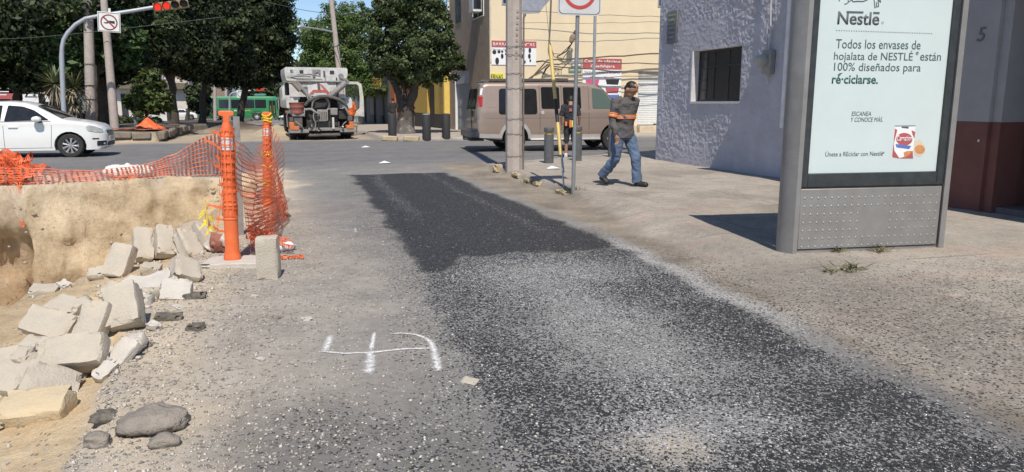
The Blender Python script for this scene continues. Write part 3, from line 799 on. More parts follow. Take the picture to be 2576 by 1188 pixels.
def beige_building():
    Y0 = 30.5
    m_b = M('beige_render', (.76, .625, .425), .85, var=.05, scale=1.2, bump=.12, dirt=.18, dirtcol=(.62, .56, .44))
    m_br = M('grazed_side_wall', (.37, .29, .225), .9, var=.15, scale=2, bump=.3, dirt=.35, dirtcol=(.30, .23, .17))  # side wall: the browner tone under grazing sun is put into its colour
    root = empty('beige_building', (FX, Y0, .1), 0, 'beige two storey corner building with shop banners and a white roller shutter', 'building')
    inv = Matrix.Translation((-FX, -Y0, -.1))
    def put(mb, name, m, bev=0, p=root, sm=True):
        o = mb.build(name, m, p, sm, bev); o.data.transform(inv); return o
    sx0, sx1, sz1 = 15.36, 17.4, 2.82
    b = MB()
    b.bb(FX + .003, sx0, Y0, Y0 + .3, .05, 7.2); b.bb(sx0, sx1, Y0, Y0 + .3, sz1, 7.2); b.bb(sx1, 22, Y0, Y0 + .3, .05, 7.2)
    b.bb(FX + .4, 22, Y0 + .3, 38.2, .05, 7.15)
    put(b, 'front_wall', m_b)
    gy0, gy1, gz = 34.05, 37.0, 2.9
    b = MB(); b.bb(FX, FX + .4, Y0 + .003, gy0, .05, 7.19); b.bb(FX, FX + .4, gy0, gy1, gz, 7.19); b.bb(FX, FX + .4, gy1, 38.2, .05, 7.19)
    put(b, 'side_wall', m_br)
    put(MB().bb(FX - .015, sx0 - .01, Y0 - .025, Y0 - .001, .06, .42), 'plinth', M('beige_plinth', (.60, .51, .38), .85, var=.1, dirt=.4))
    put(MB().bb(sx0, sx1, Y0 - .30, Y0 + .1, .05, .42), 'shop_step', M('shop_step', (.60, .50, .36), .85, var=.1, dirt=.3), .02)
    # roller shutter: every slat is there
    m_sl = MAT['white_paint']
    sh = put(MB().bb(sx0, sx1, Y0 + .08, Y0 + .26, sz1 - .30, sz1), 'roller_shutter', M('shutter_hood', (.40, .385, .36), .7))
    put(MB().bb(sx0, sx1, Y0 + .19, Y0 + .24, .42, sz1 - .30), 'backing', M('shutter_back', (.35, .35, .35), .7), p=sh)
    n = 26; h = (sz1 - .30 - .44) / n
    sl = MB()
    R0 = [(0, 0), (-.022, h * .25), (-.022, h * .75), (0, h * .94)]
    sl.add([(x, Y0 + .17 + d, z) for x in (sx0 + .02, sx1 - .02) for d, z in R0], [(0, 1, 5, 4), (1, 2, 6, 5), (2, 3, 7, 6)])
    first = put(sl, 'slat', m_sl, p=sh); me = first.data
    first.location.z = .44
    for k in range(1, n):
        o = link('slat', me, sh); o.location.z = .44 + k * h
    put(MB().bb(sx0 + .9, sx0 + 1.1, Y0 + .10, Y0 + .15, .47, .50), 'handle', MAT['dark_metal'], p=sh)
    # garage door on the side street
    m_g = M('garage_grey', (.33, .335, .36), .6, var=.06, dirt=.25)
    gd = put(MB().bb(FX + .10, FX + .16, gy0 + .05, gy1 - .05, .12, 2.32), 'garage_door', m_g)
    put(MB().bb(FX - .01, FX + .14, gy1 - .05, gy1 + .05, .1, gz), 'jamb', MAT['white_paint'], p=gd)
    put(MB().bb(FX + .02, FX + .16, gy0 + .0, gy1 - .05, 2.33, gz), 'lintel_panel', M('lintel_panel', (.42, .42, .46), .6), p=gd)
    for r in range(4):
        for c in range(4):
            ya = gy0 + .2 + c * .66; za = .24 + r * .52
            put(MB().bb(FX + .085, FX + .102, ya, ya + .52, za, za + .38), 'raised_panel', m_g, .012, gd)
    # windows
    def win(x0, x1, z0, z1, side=False, fr=MAT['white_paint'], nm='window', depth=.1):
        b = MB(); c = .05
        def q(a0, a1, b0, b1, d0, d1, mb):
            if side: mb.bb(FX + d0, FX + d1, a0, a1, b0, b1)
            else: mb.bb(a0, a1, Y0 + d0, Y0 + d1, b0, b1)
        q(x0, x0 + c, z0, z1, -.03, .02, b); q(x1 - c, x1, z0, z1, -.03, .02, b); q(x0 + c, x1 - c, z0, z0 + c, -.03, .02, b); q(x0 + c, x1 - c, z1 - c, z1, -.03, .02, b)
        w = put(b, nm, fr)
        xm = (x0 + x1) / 2
        for a0, a1 in ((x0 + c, xm - .015), (xm + .015, x1 - c)):
            g = MB(); q(a0, a1, z0 + c, z1 - c, -.012, -.004, g); put(g, 'pane', MAT['glass_dark'], p=w)
        g = MB(); q(xm - .015, xm + .015, z0 + c, z1 - c, -.02, .0, g); put(g, 'mullion', fr, p=w)
    a = atY(1654, 18, Y0); c = atY(1677, 0, Y0)
    win(a.x, a.x + .85, a.z, a.z + 1.2, fr=MAT['galv'])
    a = atY(1262, 12, Y0); win(a.x, a.x + .48, a.z, a.z + 1.2, fr=MAT['galv'])
    a = atX(1160, 40, FX); win(a.y, a.y + 1.1, a.z - .25, a.z + 1.5, True, MAT['dark_metal'])
    a = atX(1217, 25, FX); wy = a.y
    win(wy, wy + 1.9, a.z - .25, a.z + 1.3, True)
    put(MB().bb(FX - .42, FX - .03, wy + .25, wy + .95, a.z - .05, a.z + 1.2), 'open_sash', MAT['white_paint'], .01)
    put(MB().bb(FX - .40, FX - .06, wy + .235, wy + .249, a.z + .06, a.z + 1.12), 'sash_pane', MAT['glass_dark'])
    # grey unfinished patch under the balcony
    a0 = atY(1313, 38, Y0); a1 = atY(1363, 0, Y0)
    put(MB().prism([(a0.x, a0.z + .05), (a0.x + .75, a0.z + .1), (a0.x + .98, a0.z + .4), (a1.x + .35, a1.z), (a1.x + .35, a1.z + 1.2), (a0.x, a0.z + 1.9)], Y0 - .006, Y0 + .01), 'bare_render', M('bare_render', (.30, .31, .36), .9, var=.15))
    put(MB().tube([(FX - .04, 38.1, 2.9), (FX - .04, 38.1, 7)], .06, 8), 'downpipe', MAT['white_paint'])
    put(MB().tube([(FX + .05, Y0 - .02, 3.1), (FX + .05, Y0 - .02, 7.2)], .03, 8), 'corner_pipe', M('pale_pipe', (.70, .63, .50), .6))
    text('house_number', '701', M('brown_ink', (.16, .11, .07), .7), root, width=.36, height=.22, mtx=inv @ face_mtx((atY(1392, 187, Y0).x, Y0 - .008, atY(1392, 187, Y0).z), (1, 0, 0)), extrude=.006)
    # ---- banners and plates (each its own thing)
    def board(name, x0, x1, z0, z1, mat, label, cat, y=Y0 - .03, group=None):
        t = empty(name, ((x0 + x1) / 2, y, (z0 + z1) / 2), 0, label, cat, group)
        MB().box((0, .006, 0), (x1 - x0, .012, z1 - z0)).build('sheet', mat, t)
        return t, (x1 - x0), (z1 - z0)
    t, w, h = board('shop_banner', 8.56, 10.54, 3.00, 3.98, MAT['ink_white'], 'white banner with tyre pictures and a red heading beside the pole', 'banner', group='shop banners on the beige wall')
    MB().box((0, -.003, h / 2 - .135), (w, .006, .27)).build('heading', MAT['ink_red'], t)
    text('lettering', 'BARRAS Y LLANTAS', MAT['ink_white'], t, width=w * .92, height=.13, mtx=face_mtx((-w * .46, -.008, h / 2 - .21), (1, 0, 0)), bold=.01)
    text('lettering', 'Mayoreo y Menudeo', MAT['ink_grey'], t, width=w * .42, height=.10, mtx=face_mtx((-w * .47, -.004, h / 2 - .42), (1, 0, 0)))
    for k, (x, z, rr) in enumerate(((-.86, .02, .085), (-.66, .04, .065), (-.52, .05, .05))):
        MB().lathe([(rr, 0), (rr, .004)], 18, Matrix.Translation((x, -.004, z)) @ Matrix.Rotation(math.pi / 2, 4, 'X')).build('disc_print', MAT['ink_black'], t)
    for (x, z) in ((-.30, .08), (-.30, -.05), (-.10, .06)):
        b = MB(); b.box((x, -.004, z), (.14, .004, .025)); b.box((x - .07, -.0045, z), (.05, .004, .075)); b.box((x + .07, -.0045, z), (.05, .004, .075)); b.build('bar_print', MAT['ink_black'], t)
    for (x, z, a) in ((-.74, -.34, .11), (-.52, -.14, .08), (.42, .12, .075), (.70, .12, .08), (.40, -.13, .08), (.68, -.12, .08), (.28, -.36, .05), (.48, -.36, .05), (.72, -.30, .05)):
        e_ = MB(); n_ = 14
        e_.prism([(x + a * .75 * math.cos(i * 6.283 / n_), z + a * 1.35 * math.sin(i * 6.283 / n_)) for i in range(n_)], -.006, -.001)
        e_.build('tyre_print', MAT['ink_black'], t)
    t, w, h = board('shop_banner', 12.67, 14.52, 1.44, 3.33, MAT['ink_white'], 'tall white banner with red heading and coloured plastic crates above the van', 'banner', group='shop banners on the beige wall')
    MB().box((0, -.003, h / 2 - .23), (w, .006, .46)).build('heading', MAT['ink_red'], t)
    text('lettering', 'Cajas de plástico', MAT['ink_white'], t, width=w * .92, height=.17, mtx=face_mtx((-w * .46, -.008, h / 2 - .22), (1, 0, 0)), bold=.012)
    text('lettering', 'Guadalajara', MAT['ink_white'], t, width=w * .62, height=.16, mtx=face_mtx((-w * .30, -.008, h / 2 - .42), (1, 0, 0)), bold=.012)
    text('lettering', 'Varios modelos y tamaños', MAT['ink_grey'], t, width=w * .92, height=.13, mtx=face_mtx((-w * .46, -.004, h / 2 - .66), (1, 0, 0)), bold=.006)
    text('lettering', 'Mayoreo y Menudeo', MAT['ink_red'], t, width=w * .62, height=.11, mtx=face_mtx((-w * .30, -.004, h / 2 - .86), (1, 0, 0)), bold=.004)
    for x, z, m in ((-.46, -.07, 'ink_pink'), (.50, -.05, 'ink_black'), (-.46, -.40, 'ink_red'), (.50, -.42, 'ink_red'), (.52, -.72, 'ink_blue'), (-.42, -.72, 'ink_mint'), (.50, -.88, 'ink_orange')):
        MB().prism([(x - .33, z + .11), (x + .33, z + .12), (x + .27, z - .12), (x - .27, z - .10)], -.006, -.001).build('crate_print', MAT[m], t)
    t, w, h = board('shop_sign', 8.53, 9.10, 2.36, 2.66, M('sign_yellow', (.78, .72, .08), .6, var=.05), 'small yellow sign with black capitals at the corner of the beige wall', 'sign', Y0 - .05)
    text('lettering', 'ERNAS', MAT['ink_black'], t, width=w * .9, height=h * .68, mtx=face_mtx((-w * .48, -.008, -h * .36), (1, 0, 0)), bold=.012)
    t, w, h = board('street_plate', 12.12, 12.64, 2.98, 3.34, M('plate_grey', (.28, .31, .32), .5), 'grey street name plate left of the crates banner', 'plate')
    b = MB(); b.box((-.05, -.003, .08), (.3, .003, .06)); b.box((0, -.003, -.1), (.36, .003, .1)); b.build('worn_lettering', MAT['white_paint'], t)
    t, w, h = board('street_plate', 12.02, 12.62, 2.72, 2.95, M('plate_green', (.13, .22, .15), .5), 'narrow green plate below the grey street name plate', 'plate')
    MB().box((0, -.003, 0), (.5, .003, .07)).build('worn_lettering', M('plate_pale', (.4, .5, .4), .6), t)
    # ---- cables clipped along the front, and a lamp bracket
    mc = M('old_cable', (.12, .085, .055), .7)
    p0 = atY(1376, 152, Y0 - .45)
    for k, (za, zb, zc, r_) in enumerate(((152, 145, 134, .030), (163, 158, 161, .022), (166, 176, 188, .026), (200, 195, 190, .014), (207, 220, 214, .012), (27, 38, 43, .010), (58, 59, 55, .008))):
        a = atY(1376 if k < 3 else 1310, za, Y0 - .45); m_ = atY(1500, zb, Y0 - .5); e_ = atY(1668, zc, Y0 - .45)
        pts = [a.lerp(m_, i / 4) + Vector((0, 0, .015 * math.sin(i * 2 + k))) for i in range(4)] + [m_.lerp(e_, i / 5) + Vector((0, 0, .02 * math.sin(i * 2.2 + k))) for i in range(6)]
        if k < 3:
            d = atY(1318, 218 - 6 * k, Y0 - .2); pts = [d, d.lerp(a, .5)] + pts
        pts.append(e_ + Vector((6, 0, .1)))
        o = MB().tube(pts, r_, 6).build('cable', mc); tag(o, ['thick topmost cable strung across the beige front', 'middle cable of the bundle across the beige front', 'sagging third cable across the beige front', 'thin cable crossing above the crates banner', 'thin cable just above the grey street plate', 'high thin wire across the upper beige wall', 'faint wire beside the speed sign on the beige wall'][k], 'cable', 'cables along the beige front')
    g = atY(1444, 95, Y0 - .55)
    t = empty('wall_lamp', (g.x, Y0 - .01, g.z), 0, 'rusty cable weatherhead on a curved arm on the beige wall', 'fitting')
    MB().tube([(.06, -.5, .28), (-.02, -.52, .1), (-.08, -.45, -.25), (-.25, -.3, -.55), (-.5, -.1, -.72), (-.55, 0, -.74)], [.05, .06, .03, .028, .028, .028], 8).build('arm', MAT['dark_metal'], t)
    MB().lathe([(.02, .1), (.10, .0), (.13, -.15), (.09, -.30), (.03, -.34)], 14, Matrix.Translation((-.02, -.5, .10)) @ Matrix.Rotation(.35, 4, 'Y')).build('head', M('rusty_brown', (.26, .18, .12), .8, var=.3), t)
    MB().tube([(-.9, -.2, 1.9), (-.95, -.22, .6), (-1.0, -.25, -.2), (-.8, -.3, -.8), (-.4, -.3, -.85), (-.1, -.4, -.4)], .02, 6).build('cable', mc, t)
    MB().tube([(-1.0, -.22, -.1), (-.85, -.28, -.65), (-.5, -.28, -.68), (-.12, -.4, -.3)], .018, 6).build('cable', mc, t)
    g = atY(1420, 263, Y0 - .2)
    t = empty('wall_bracket', (atY(1418, 270, Y0).x - .1, Y0 - .01, 2.95), 0, 'dark bent bracket on the beige wall behind the pole', 'bracket')
    bx = atY(1342, 280, Y0).x
    MB().tube([(-1.3, -.35, .18), (-1.0, -.3, .22), (-.62, -.35, .12), (-.82, -.2, -.1), (-.95, -.05, -.45)], [.035, .03, .03, .04, .02], 8).build('arm', MAT['dark_metal'], t)
beige_building()

def far_shops():
    def shop(name, label, y0, y1, h, wall, dado, openings, x=FX):
        zg = tz(x + .3, (y0 + y1) / 2)
        root = empty(name, (x, y0, zg), 0, label, 'building')
        mw = M(name + '_wall', wall, .85, var=.14, scale=2, dirt=.3); md = M(name + '_dado', dado, .8, var=.2)
        b = MB(); b.bb(.25, 7, 0, y1 - y0 - .02, -.3, h)
        b.build('body', mw, root)
        ys = sorted(set([0, y1 - y0 - .02] + [v for o in openings for v in (o[0], o[1])]))
        wl, dd = MB(), MB()
        for a, c in zip(ys[:-1], ys[1:]):
            op = [o for o in openings if o[0] <= a + 1e-6 and o[1] >= c - 1e-6]
            z0 = op[0][2] if op else .82
            wl.bb(0, .25, a, c, z0, h)
            if not op: dd.bb(-.004, .25, a, c, -.3, .818)
        wl.build('wall', mw, root); dd.build('dado', md, root)
        for o in openings:
            MB().bb(.16, .22, o[0], o[1], -.2, o[2]).build('door', M('shop_door', o[3], .6, var=.3), root)
        return root
    r = shop('yellow_shop', 'ochre yellow shop with a dark doorway behind the bollards', 38.3, 49, 4.2, (.55, .36, .07), (.05, .045, .042), [(4.0, 6.2, 2.5, (.03, .028, .028))])
    MB().bb(-.28, .02, .02, .40, -.1, 3.0).build('pilaster', M('bright_yellow', (.78, .56, .14), .7, var=.08), r)
    MB().bb(-.06, -.004, 1.0, 2.2, 1.35, 1.95).build('notice_board', M('notice', (.36, .25, .09), .7, var=.3, scale=20), r)
    MB().bb(-.06, -.004, 1.1, 2.3, 2.3, 2.7).build('vent_grille', M('grille', (.12, .09, .04), .7, var=.3), r)
    r = shop('terracotta_shop', 'terracotta orange shop front half hidden by the street tree', 49.1, 60, 4.6, (.50, .17, .065), (.20, .20, .21), [(1.0, 3.2, 2.6, (.2, .2, .21)), (6, 8.5, 2.6, (.05, .045, .045))])
    r = shop('grey_shop', 'dark grey shop row with a shuttered front beyond the open truck door', 60.1, 86, 5.0, (.20, .19, .185), (.09, .085, .085), [(1.5, 5, 2.7, (.05, .05, .055)), (7, 11, 2.7, (.045, .045, .05)), (14, 19, 2.8, (.07, .07, .07))])
    MB().bb(-1.6, 0, 1.0, 19, 3.0, 3.12).build('awning', M('awning_dark', (.10, .105, .10), .8, var=.2), r)
    a = atX(946, 210, FX - .9)
    t = empty('hanging_sign', (FX - .9, a.y, a.z), 0, 'square ochre sign box hung over the far pavement', 'sign')
    MB().box((0, 0, 0), (.78, .2, .9)).build('box', M('sign_ochre', (.58, .32, .06), .6, var=.2, scale=3), t, bevel=.03)
    for k in range(3): MB().box((-.24 + .24 * k, -.105, 0), (.035, .02, .8)).build('stripe', M('stripe_dark', (.25, .13, .03), .6), t)
    MB().tube([(.3, 0, .42), (.9, 0, .6)], .04, 6).build('bracket', MAT['dark_metal'], t)
    # row of far walls on the right, then the left background
    def block(name, label, x0, x1, y0, y1, h, wall, wins, base=None, roof=None, zoff=0):
        zg = tz((x0 + x1) / 2, y0) if base is None else base
        root = empty(name, ((x0 + x1) / 2, y0, zg), 0, label, 'building')
        w = x1 - x0
        mw = M(name + '_wall', wall, .85, var=.08, scale=1, dirt=.2)
        MB().bb(-w / 2, w / 2, 0, y1 - y0, -1, h).build('body', mw, root)
        MB().bb(-w / 2 - .1, w / 2 + .1, -.12, y1 - y0 + .1, h, h + .25).build('parapet', M(name + '_parapet', tuple(c * .75 for c in wall), .85), root)
        wm = M(name + '_opening', (.035, .035, .04), .5, var=.3)
        for (a, b_, z0, z1) in wins:
            f = MB().bb(-w / 2 + a, -w / 2 + b_, -.05, -.004, z0, z1).build('window', mw, root)
            MB().bb(-w / 2 + a + .12, -w / 2 + b_ - .12, -.062, -.051, z0 + .12, z1 - .12).build('pane', wm, f)
        if roof:
            MB().add([(-w / 2 - .3, -.4, h + .25), (w / 2 + .3, -.4, h + .25), (w / 2 + .3, 4, h + 1.7), (-w / 2 - .3, 4, h + 1.7)], [(0, 1, 2, 3)]).build('tile_roof', M('tiles', roof, .85, var=.4, scale=6), root)
        return root
    d = 118
    a0 = atY(290, 250, d); a1 = atY(470, 250, d)
    w = a1.x - a0.x
    r = block('white_house', 'long white building with dark openings seen beneath the trees', a0.x, a1.x, d, d + 12, 5.6, (.66, .61, .55), [(.6 + 1.9 * k, 1.7 + 1.9 * k, .6, 4.2) for k in range(int(w / 1.9))])
    MB().bb(-w / 2, w / 2, -1.2, -.02, 4.75, 5.55).build('fascia', M('brown_fascia', (.17, .14, .09), .8, var=.2), r)
    a0 = atY(330, 200, d + 2); a1 = atY(395, 200, d + 2)
    block('white_upper_house', 'white upper storey with wide windows beyond the white building', a0.x, a1.x, d + 1.5, d + 10, 7.9, (.74, .73, .70), [(.4 + 1.5 * k, 1.6 + 1.5 * k, 6.2, 7.4) for k in range(3)])
    a0 = atY(395, 200, d + 4); a1 = atY(478, 200, d + 4)
    block('tiled_house', 'low house with a broken red tile roof behind the white building', a0.x, a1.x, d + 2, d + 12, 6.4, (.55, .48, .40), [(1, 2.2, 5.7, 6.3), (3.4, 4.6, 5.7, 6.3)], roof=(.33, .14, .08))
    a0 = atY(478, 260, 112); a1 = atY(515, 260, 112)
    block('brown_house', 'brown garage front left of the green bus', a0.x, a1.x + 3, 112, 124, 4.6, (.27, .20, .15), [(.5, 2.8, .2, 3.2)])
    a0 = atY(-80, 250, 70); a1 = atY(100, 250, 70)
    r = block('sign_house', 'white walled house with red advertising at the far left edge', a0.x, a1.x, 70, 80, 4.3, (.60, .50, .42), [(1.5, 3, 1, 2.8)], roof=(.40, .15, .09))
    w = a1.x - a0.x
    for k, (px, py, ww, hh, mm) in enumerate(((32, 205, 1.9, 1.9, 'ink_white'), (72, 205, 1.5, 2.0, 'ink_white'), (12, 232, 1.6, 1.1, 'ink_red'), (84, 235, 2.1, 1.5, 'ink_white'))):
        p = atY(px, py, 69.6)
        t = empty('wall_advert', (p.x, 69.6, p.z), 0, ['white square board on the far left house', 'second white board right of the square one', 'red board low on the far left house', 'plain white board nearest the stump'][k], 'board', 'boards on the far left house')
        MB().box((0, 0, 0), (ww, .08, hh)).build('panel', MAT[mm], t)
        b = MB()
        for q in range(3): b.box((-.1 * q, -.045, hh * .25 - q * hh * .22), (ww * (.6 - .1 * q), .01, hh * .07))
        b.build('print', MAT['ink_white'] if mm == 'ink_red' else MAT['ink_grey'], t)
    # white kiosk
    z0 = tz(-8, 86)
    p = atY(398, 285, 86)
    t = empty('kiosk', (p.x, 86, z0), 0, 'white kiosk with a printed front beside the far road', 'kiosk')
    MB().bb(-.9, .8, 0, 1.6, 0, 2.3).build('body', MAT['white_paint'], t)
    MB().bb(.8, 1.5, .1, 1.6, 0, 2.2).build('side_bay', MAT['dark_metal'], t)
    MB().bb(-1.2, 1.8, -.4, 1.8, 2.3, 2.42).build('roof', MAT['white_paint'], t)
    for k in range(4): MB().box((-.25 + .1 * k, -.012, 1.8 - .28 * k), (.7, .012, .08)).build('print', MAT['ink_red'] if k < 2 else MAT['ink_grey'], t)
    # distant right hand row and hills
    block('far_row', 'pale row of houses closing the far end of the street', 5, 17, 190, 230, 6, (.45, .40, .34), [(1 + 2 * k, 2 + 2 * k, 1, 3) for k in range(5)])
    xs = np.linspace(-2600, 1500, 90); ys = np.linspace(2600, 4100, 18)
    X, Y = np.meshgrid(xs, ys)
    prof = np.clip((Y - 2600) / 700, 0, 1)
    Z = -60 + prof * (230 + 150 * fbm(X / 900, Y / 900, 0, 5, 131) + 40 * fbm(X / 160, Y / 160, 0, 4, 133))
    idx = np.arange(X.size).reshape(X.shape)
    F = np.stack([idx[:-1, :-1], idx[:-1, 1:], idx[1:, 1:], idx[1:, :-1]], -1).reshape(-1, 4)
    tag(np_mesh('hills', np.stack([X, Y, Z], -1).reshape(-1, 3), F, M('hazy_hill', (.10, .13, .13), .95, var=.3, scale=.01), None, True), kind='structure')  # distance haze painted into the hills as a dull blue-green
far_shops()
# ------------------------------------------------------------------ advertising panel
def advertising_panel():
    A = gp(1974, 646, .05); Bq = gp(2372, 630, .05)
    ax = (Bq - A); ax.z = 0; W = ax.length; ax.normalize()
    org = Vector((A.x, A.y, .05))
    nrm = Vector((0, 0, 1)).cross(ax)             # points away from the street side
    def uv(px, py, d=0.0):
        """width and height on the panel face seen at a point of the photograph"""
        o = org + nrm * d; r = ray(px, py); c = Vector((0, 0, CAM_H))
        t = (o - c).dot(nrm) / r.dot(nrm); p = c + r * t - org
        return p.dot(ax), p.z
    root = empty('advertising_panel', org, math.atan2(ax.y, ax.x), 'tall steel advertising panel with a white poster standing on the pavement', 'advertising panel')
    D = .25; HT = 2.78
    st = MAT['brushed']
    u0 = uv(2000, 640)[0]; z1 = uv(2000, 477)[1]; z2 = uv(2200, 472)[1]; z1 = (z1 + z2) / 2
    uR = uv(2366, 520)[0]
    # posts with rounded outer edge
    def post(x0, x1, rnd):
        n = 8; pl = []
        if rnd < 0:
            pl = [(x1, -.02), (x1, D + .02)] + [(x0 + .06 - .06 * math.sin(i * math.pi / n), D + .02 - (D + .04) * i / n) for i in range(n + 1)]
        else:
            pl = [(x0, -.02), (x0, D + .02)] + [(x1 - .03 + .03 * math.sin(i * math.pi / n), D + .02 - (D + .04) * i / n) for i in range(n + 1)]
        b = MB(); k = len(pl)
        vs = [(x, y, 0) for x, y in pl] + [(x, y, HT) for x, y in pl]
        b.add(vs, [tuple(range(k)), tuple(range(2 * k - 1, k - 1, -1))] + [(i, (i + 1) % k, k + (i + 1) % k, k + i) for i in range(k)])
        return b
    o = post(-.0, u0, -1).build('post', st, root)
    o = post(uR, W + .01, 1).build('post', st, root)
    MB().bb(u0 + .002, uR - .002, .01, D - .01, 0, .055).build('plinth', st, root, bevel=.004)
    low = MB().bb(u0 + .012, uR - .012, -.004, D, .062, z1).build('lower_panel', st, root, bevel=.006)
    # domed studs in rows, as on the photograph
    w = uR - u0
    stud = None
    rows = 7
    for r in range(rows):
        for c in range(21):
            if r in (2, 3, 4) and 8.5 < c < 12.5: continue
            x = u0 + .055 + (w - .11) * c / 20; z = z1 - .085 - (z1 - .17) * r / (rows - 1)
            if stud is None:
                stud = MB().lathe([(.0105, 0), (.0095, .004), (.006, .0065), (.001, .0075)], 8, Matrix.Rotation(math.pi / 2, 4, 'X'), caps=False).build('stud', M('stud_steel', (.50, .49, .48), .3, .7), low)
                o = stud
            else: o = link('stud', stud.data, low)
            o.location = (x, -.003, z)
    MB().bb(u0 + .002, uR - .002, .008, .04, z1 + .003, z1 + .014).build('seam', MAT['dark_metal'], root)
    # poster box
    pL0, pz0 = uv(2033, 438); pR0, _ = uv(2357, 438); zb = z1 + .016
    dark = MAT['dark_frame']
    MB().bb(u0 + .004, pL0, .0, D, zb, HT - .05).build('frame', dark, root, bevel=.004)
    MB().bb(pR0, uR - .004, .0, D, zb, HT - .05).build('frame', dark, root, bevel=.004)
    MB().bb(pL0 + .001, pR0 - .001, .0, D, zb, pz0).build('frame', dark, root, bevel=.004)
    MB().bb(pL0 + .001, pR0 - .001, .0, D, HT - .22, HT - .05).build('frame', dark, root)
    MB().bb(-.01, W + .01, -.03, D + .03, HT + .001, HT + .09).build('top_cap', st, root, bevel=.02)
    MB().bb(pL0 + .002, pR0 - .002, D - .08, D - .01, pz0 + .002, HT - .23).build('back_panel', dark, root)
    YP = .022
    pst = MB().bb(pL0 + .002, pR0 - .002, YP, YP + .01, pz0 + .002, HT - .222).build('poster', MAT['poster'], root)
    fw = lambda u, z, d=.0: Matrix.Translation((u, YP - .002 - d, z))
    def line(body, pxl, pxr, pyb, mat, height=None, **kw):
        (a, z), (b_, zz) = uv(pxl, pyb, YP), uv(pxr, pyb, YP)
        return text('lettering', body, mat, pst, width=b_ - a, height=height, mtx=fw(a, z), extrude=.0008, **kw)
    def zspan(px, y0, y1): return uv(px, y0, YP)[1] - uv(px, y1, YP)[1]
    g, dk = MAT['ink_green'], MAT['ink_grey']
    ink = M('ink_slate', (.055, .105, .095), .6, var=.05)
    # wordmark: letters plus the long bars
    hN = zspan(2130, 27, 60)
    a, z = uv(2105, 62, YP); b_, _ = uv(2210, 62, YP)
    text('wordmark', 'Nestle', dk, pst, width=b_ - a, height=hN, mtx=fw(a, z), bold=.018, extrude=.0008)
    bar = MB(); t0 = z + hN
    bar.bb(a + (b_ - a) * .20, a + (b_ - a) * .60, YP - .0035, YP - .001, t0 - .012, t0 + .004)
    bar.bb(a + (b_ - a) * .84, a + (b_ - a) * .99, YP - .0035, YP - .001, t0 - .014, t0 + .002)
    bar.build('wordmark_bar', dk, pst)
    rm = MB(); q = uv(2219, 58, YP); flat_ring(rm, q[0], q[1], .011, .008, YP - .002, 16); rm.build('registered_mark', dk, pst)
    # bottom of the emblem: twig and drapery strokes
    def stroke(pts, r=.0045):
        p3 = []
        for px, py in pts:
            u, zz = uv(px, py, YP); p3.append((u, YP - .001, zz))
        MB().tube(p3, r, 5).build('emblem_stroke', dk, pst)
    q = lambda x, y: ((3180 + x / 6.779) / 1.566, y / 6.779 / 1.566)
    stroke([q(1080, -60), q(1085, 60)]); stroke([q(985, 118), q(1050, 95), q(1110, 45), q(1170, 5), q(1180, -40)])
    stroke([q(1180, 0), q(1215, 50), q(1340, 36), q(1480, 42), q(1590, 0), q(1640, -50)])
    stroke([q(845, 35), q(850, -40)]); stroke([q(1770, -50), q(1795, 215), q(1840, 180), q(1895, 180), q(1880, 0)]); stroke([q(1835, 60), q(1838, 180)]); stroke([q(1890, 0), q(1948, 70), q(1935, -30)])
    # dotted rule
    x0, zz = uv(2104, 77, YP); x1, z_ = uv(2342, 85, YP)
    n = 40; d = MB()
    for k in range(n):
        u = x0 + (x1 - x0) * k / (n - 1)
        d.box((u, YP - .0015, zz + (z_ - zz) * k / (n - 1)), (.009, .001, .0075))
    d.build('dotted_rule', dk, pst)
    line('Todos los envases de', 2101, 2314, 122, ink, zspan(2200, 99, 122))
    line('hojalata de NESTLÉ', 2096, 2294, 157, ink, zspan(2200, 126, 157))
    a, z = uv(2302, 139, YP); text('lettering', '®', ink, pst, height=.03, mtx=fw(a, z), extrude=.0008)
    line('están', 2313, 2365, 153, ink, zspan(2340, 132, 153))
    line('100% diseñados para', 2096, 2314, 185, ink, zspan(2200, 158, 185))
    line('ré·ciclarse.', 2091, 2207, 211, g, zspan(2150, 188, 211), bold=.02)
    lf = MB(); a, z = uv(2110, 188, YP)
    lf.prism([(a - .02, z - .006), (a + .005, z + .012), (a + .035, z + .016), (a + .012, z - .002)], YP - .002, YP - .001); lf.build('leaf_mark', g, pst)
    line('ESCANEA', 2141, 2190, 292, dk, zspan(2165, 281, 292), shear=.15); line('Y CONOCE MÁS.', 2139, 2219, 307, dk, zspan(2180, 293, 307), shear=.15)
    line('Únete a REciclar con Nestlé', 2075, 2219, 394, dk, zspan(2150, 380, 394)); a, z = uv(2219, 387, YP); text('lettering', '®', dk, pst, height=.018, mtx=fw(a, z), extrude=.0008)
    # printed tin and dessert glass
    c = lambda x, y: uv((3400 + x / 4.95) / 1.566, (440 + y / 4.95) / 1.566, YP)
    def shape(pts, mat, lift, nm='tin_print'):
        MB().prism([c(*p) for p in pts], YP - .001 - lift, YP - lift).build(nm, MAT[mat], pst)
    def ell(x, y, rx, ry, n=18, a0=0): return [(x + rx * math.cos(2 * math.pi * i / n + a0), y + ry * math.sin(2 * math.pi * i / n + a0)) for i in range(n)]
    shape([(610, 285), (1015, 275), (960, 910), (555, 890)], 'ink_white', .0006)
    shape([(612, 270), (1018, 265), (1012, 290), (610, 296)], 'galv', .0009)
    shape([(612, 330), (660, 360), (590, 620), (600, 760), (680, 880), (700, 915), (565, 890), (560, 860)], 'ink_red', .0010)
    shape([(935, 365), (1010, 395), (990, 530), (955, 450)], 'ink_red', .0010)
    shape([(700, 915), (790, 880), (960, 770), (965, 915)], 'ink_red', .0010)
    shape(ell(795, 540, 160, 125), 'ink_red', .0012)
    shape([(625, 630), (930, 670), (890, 735), (640, 700)], 'ink_blue', .0013)
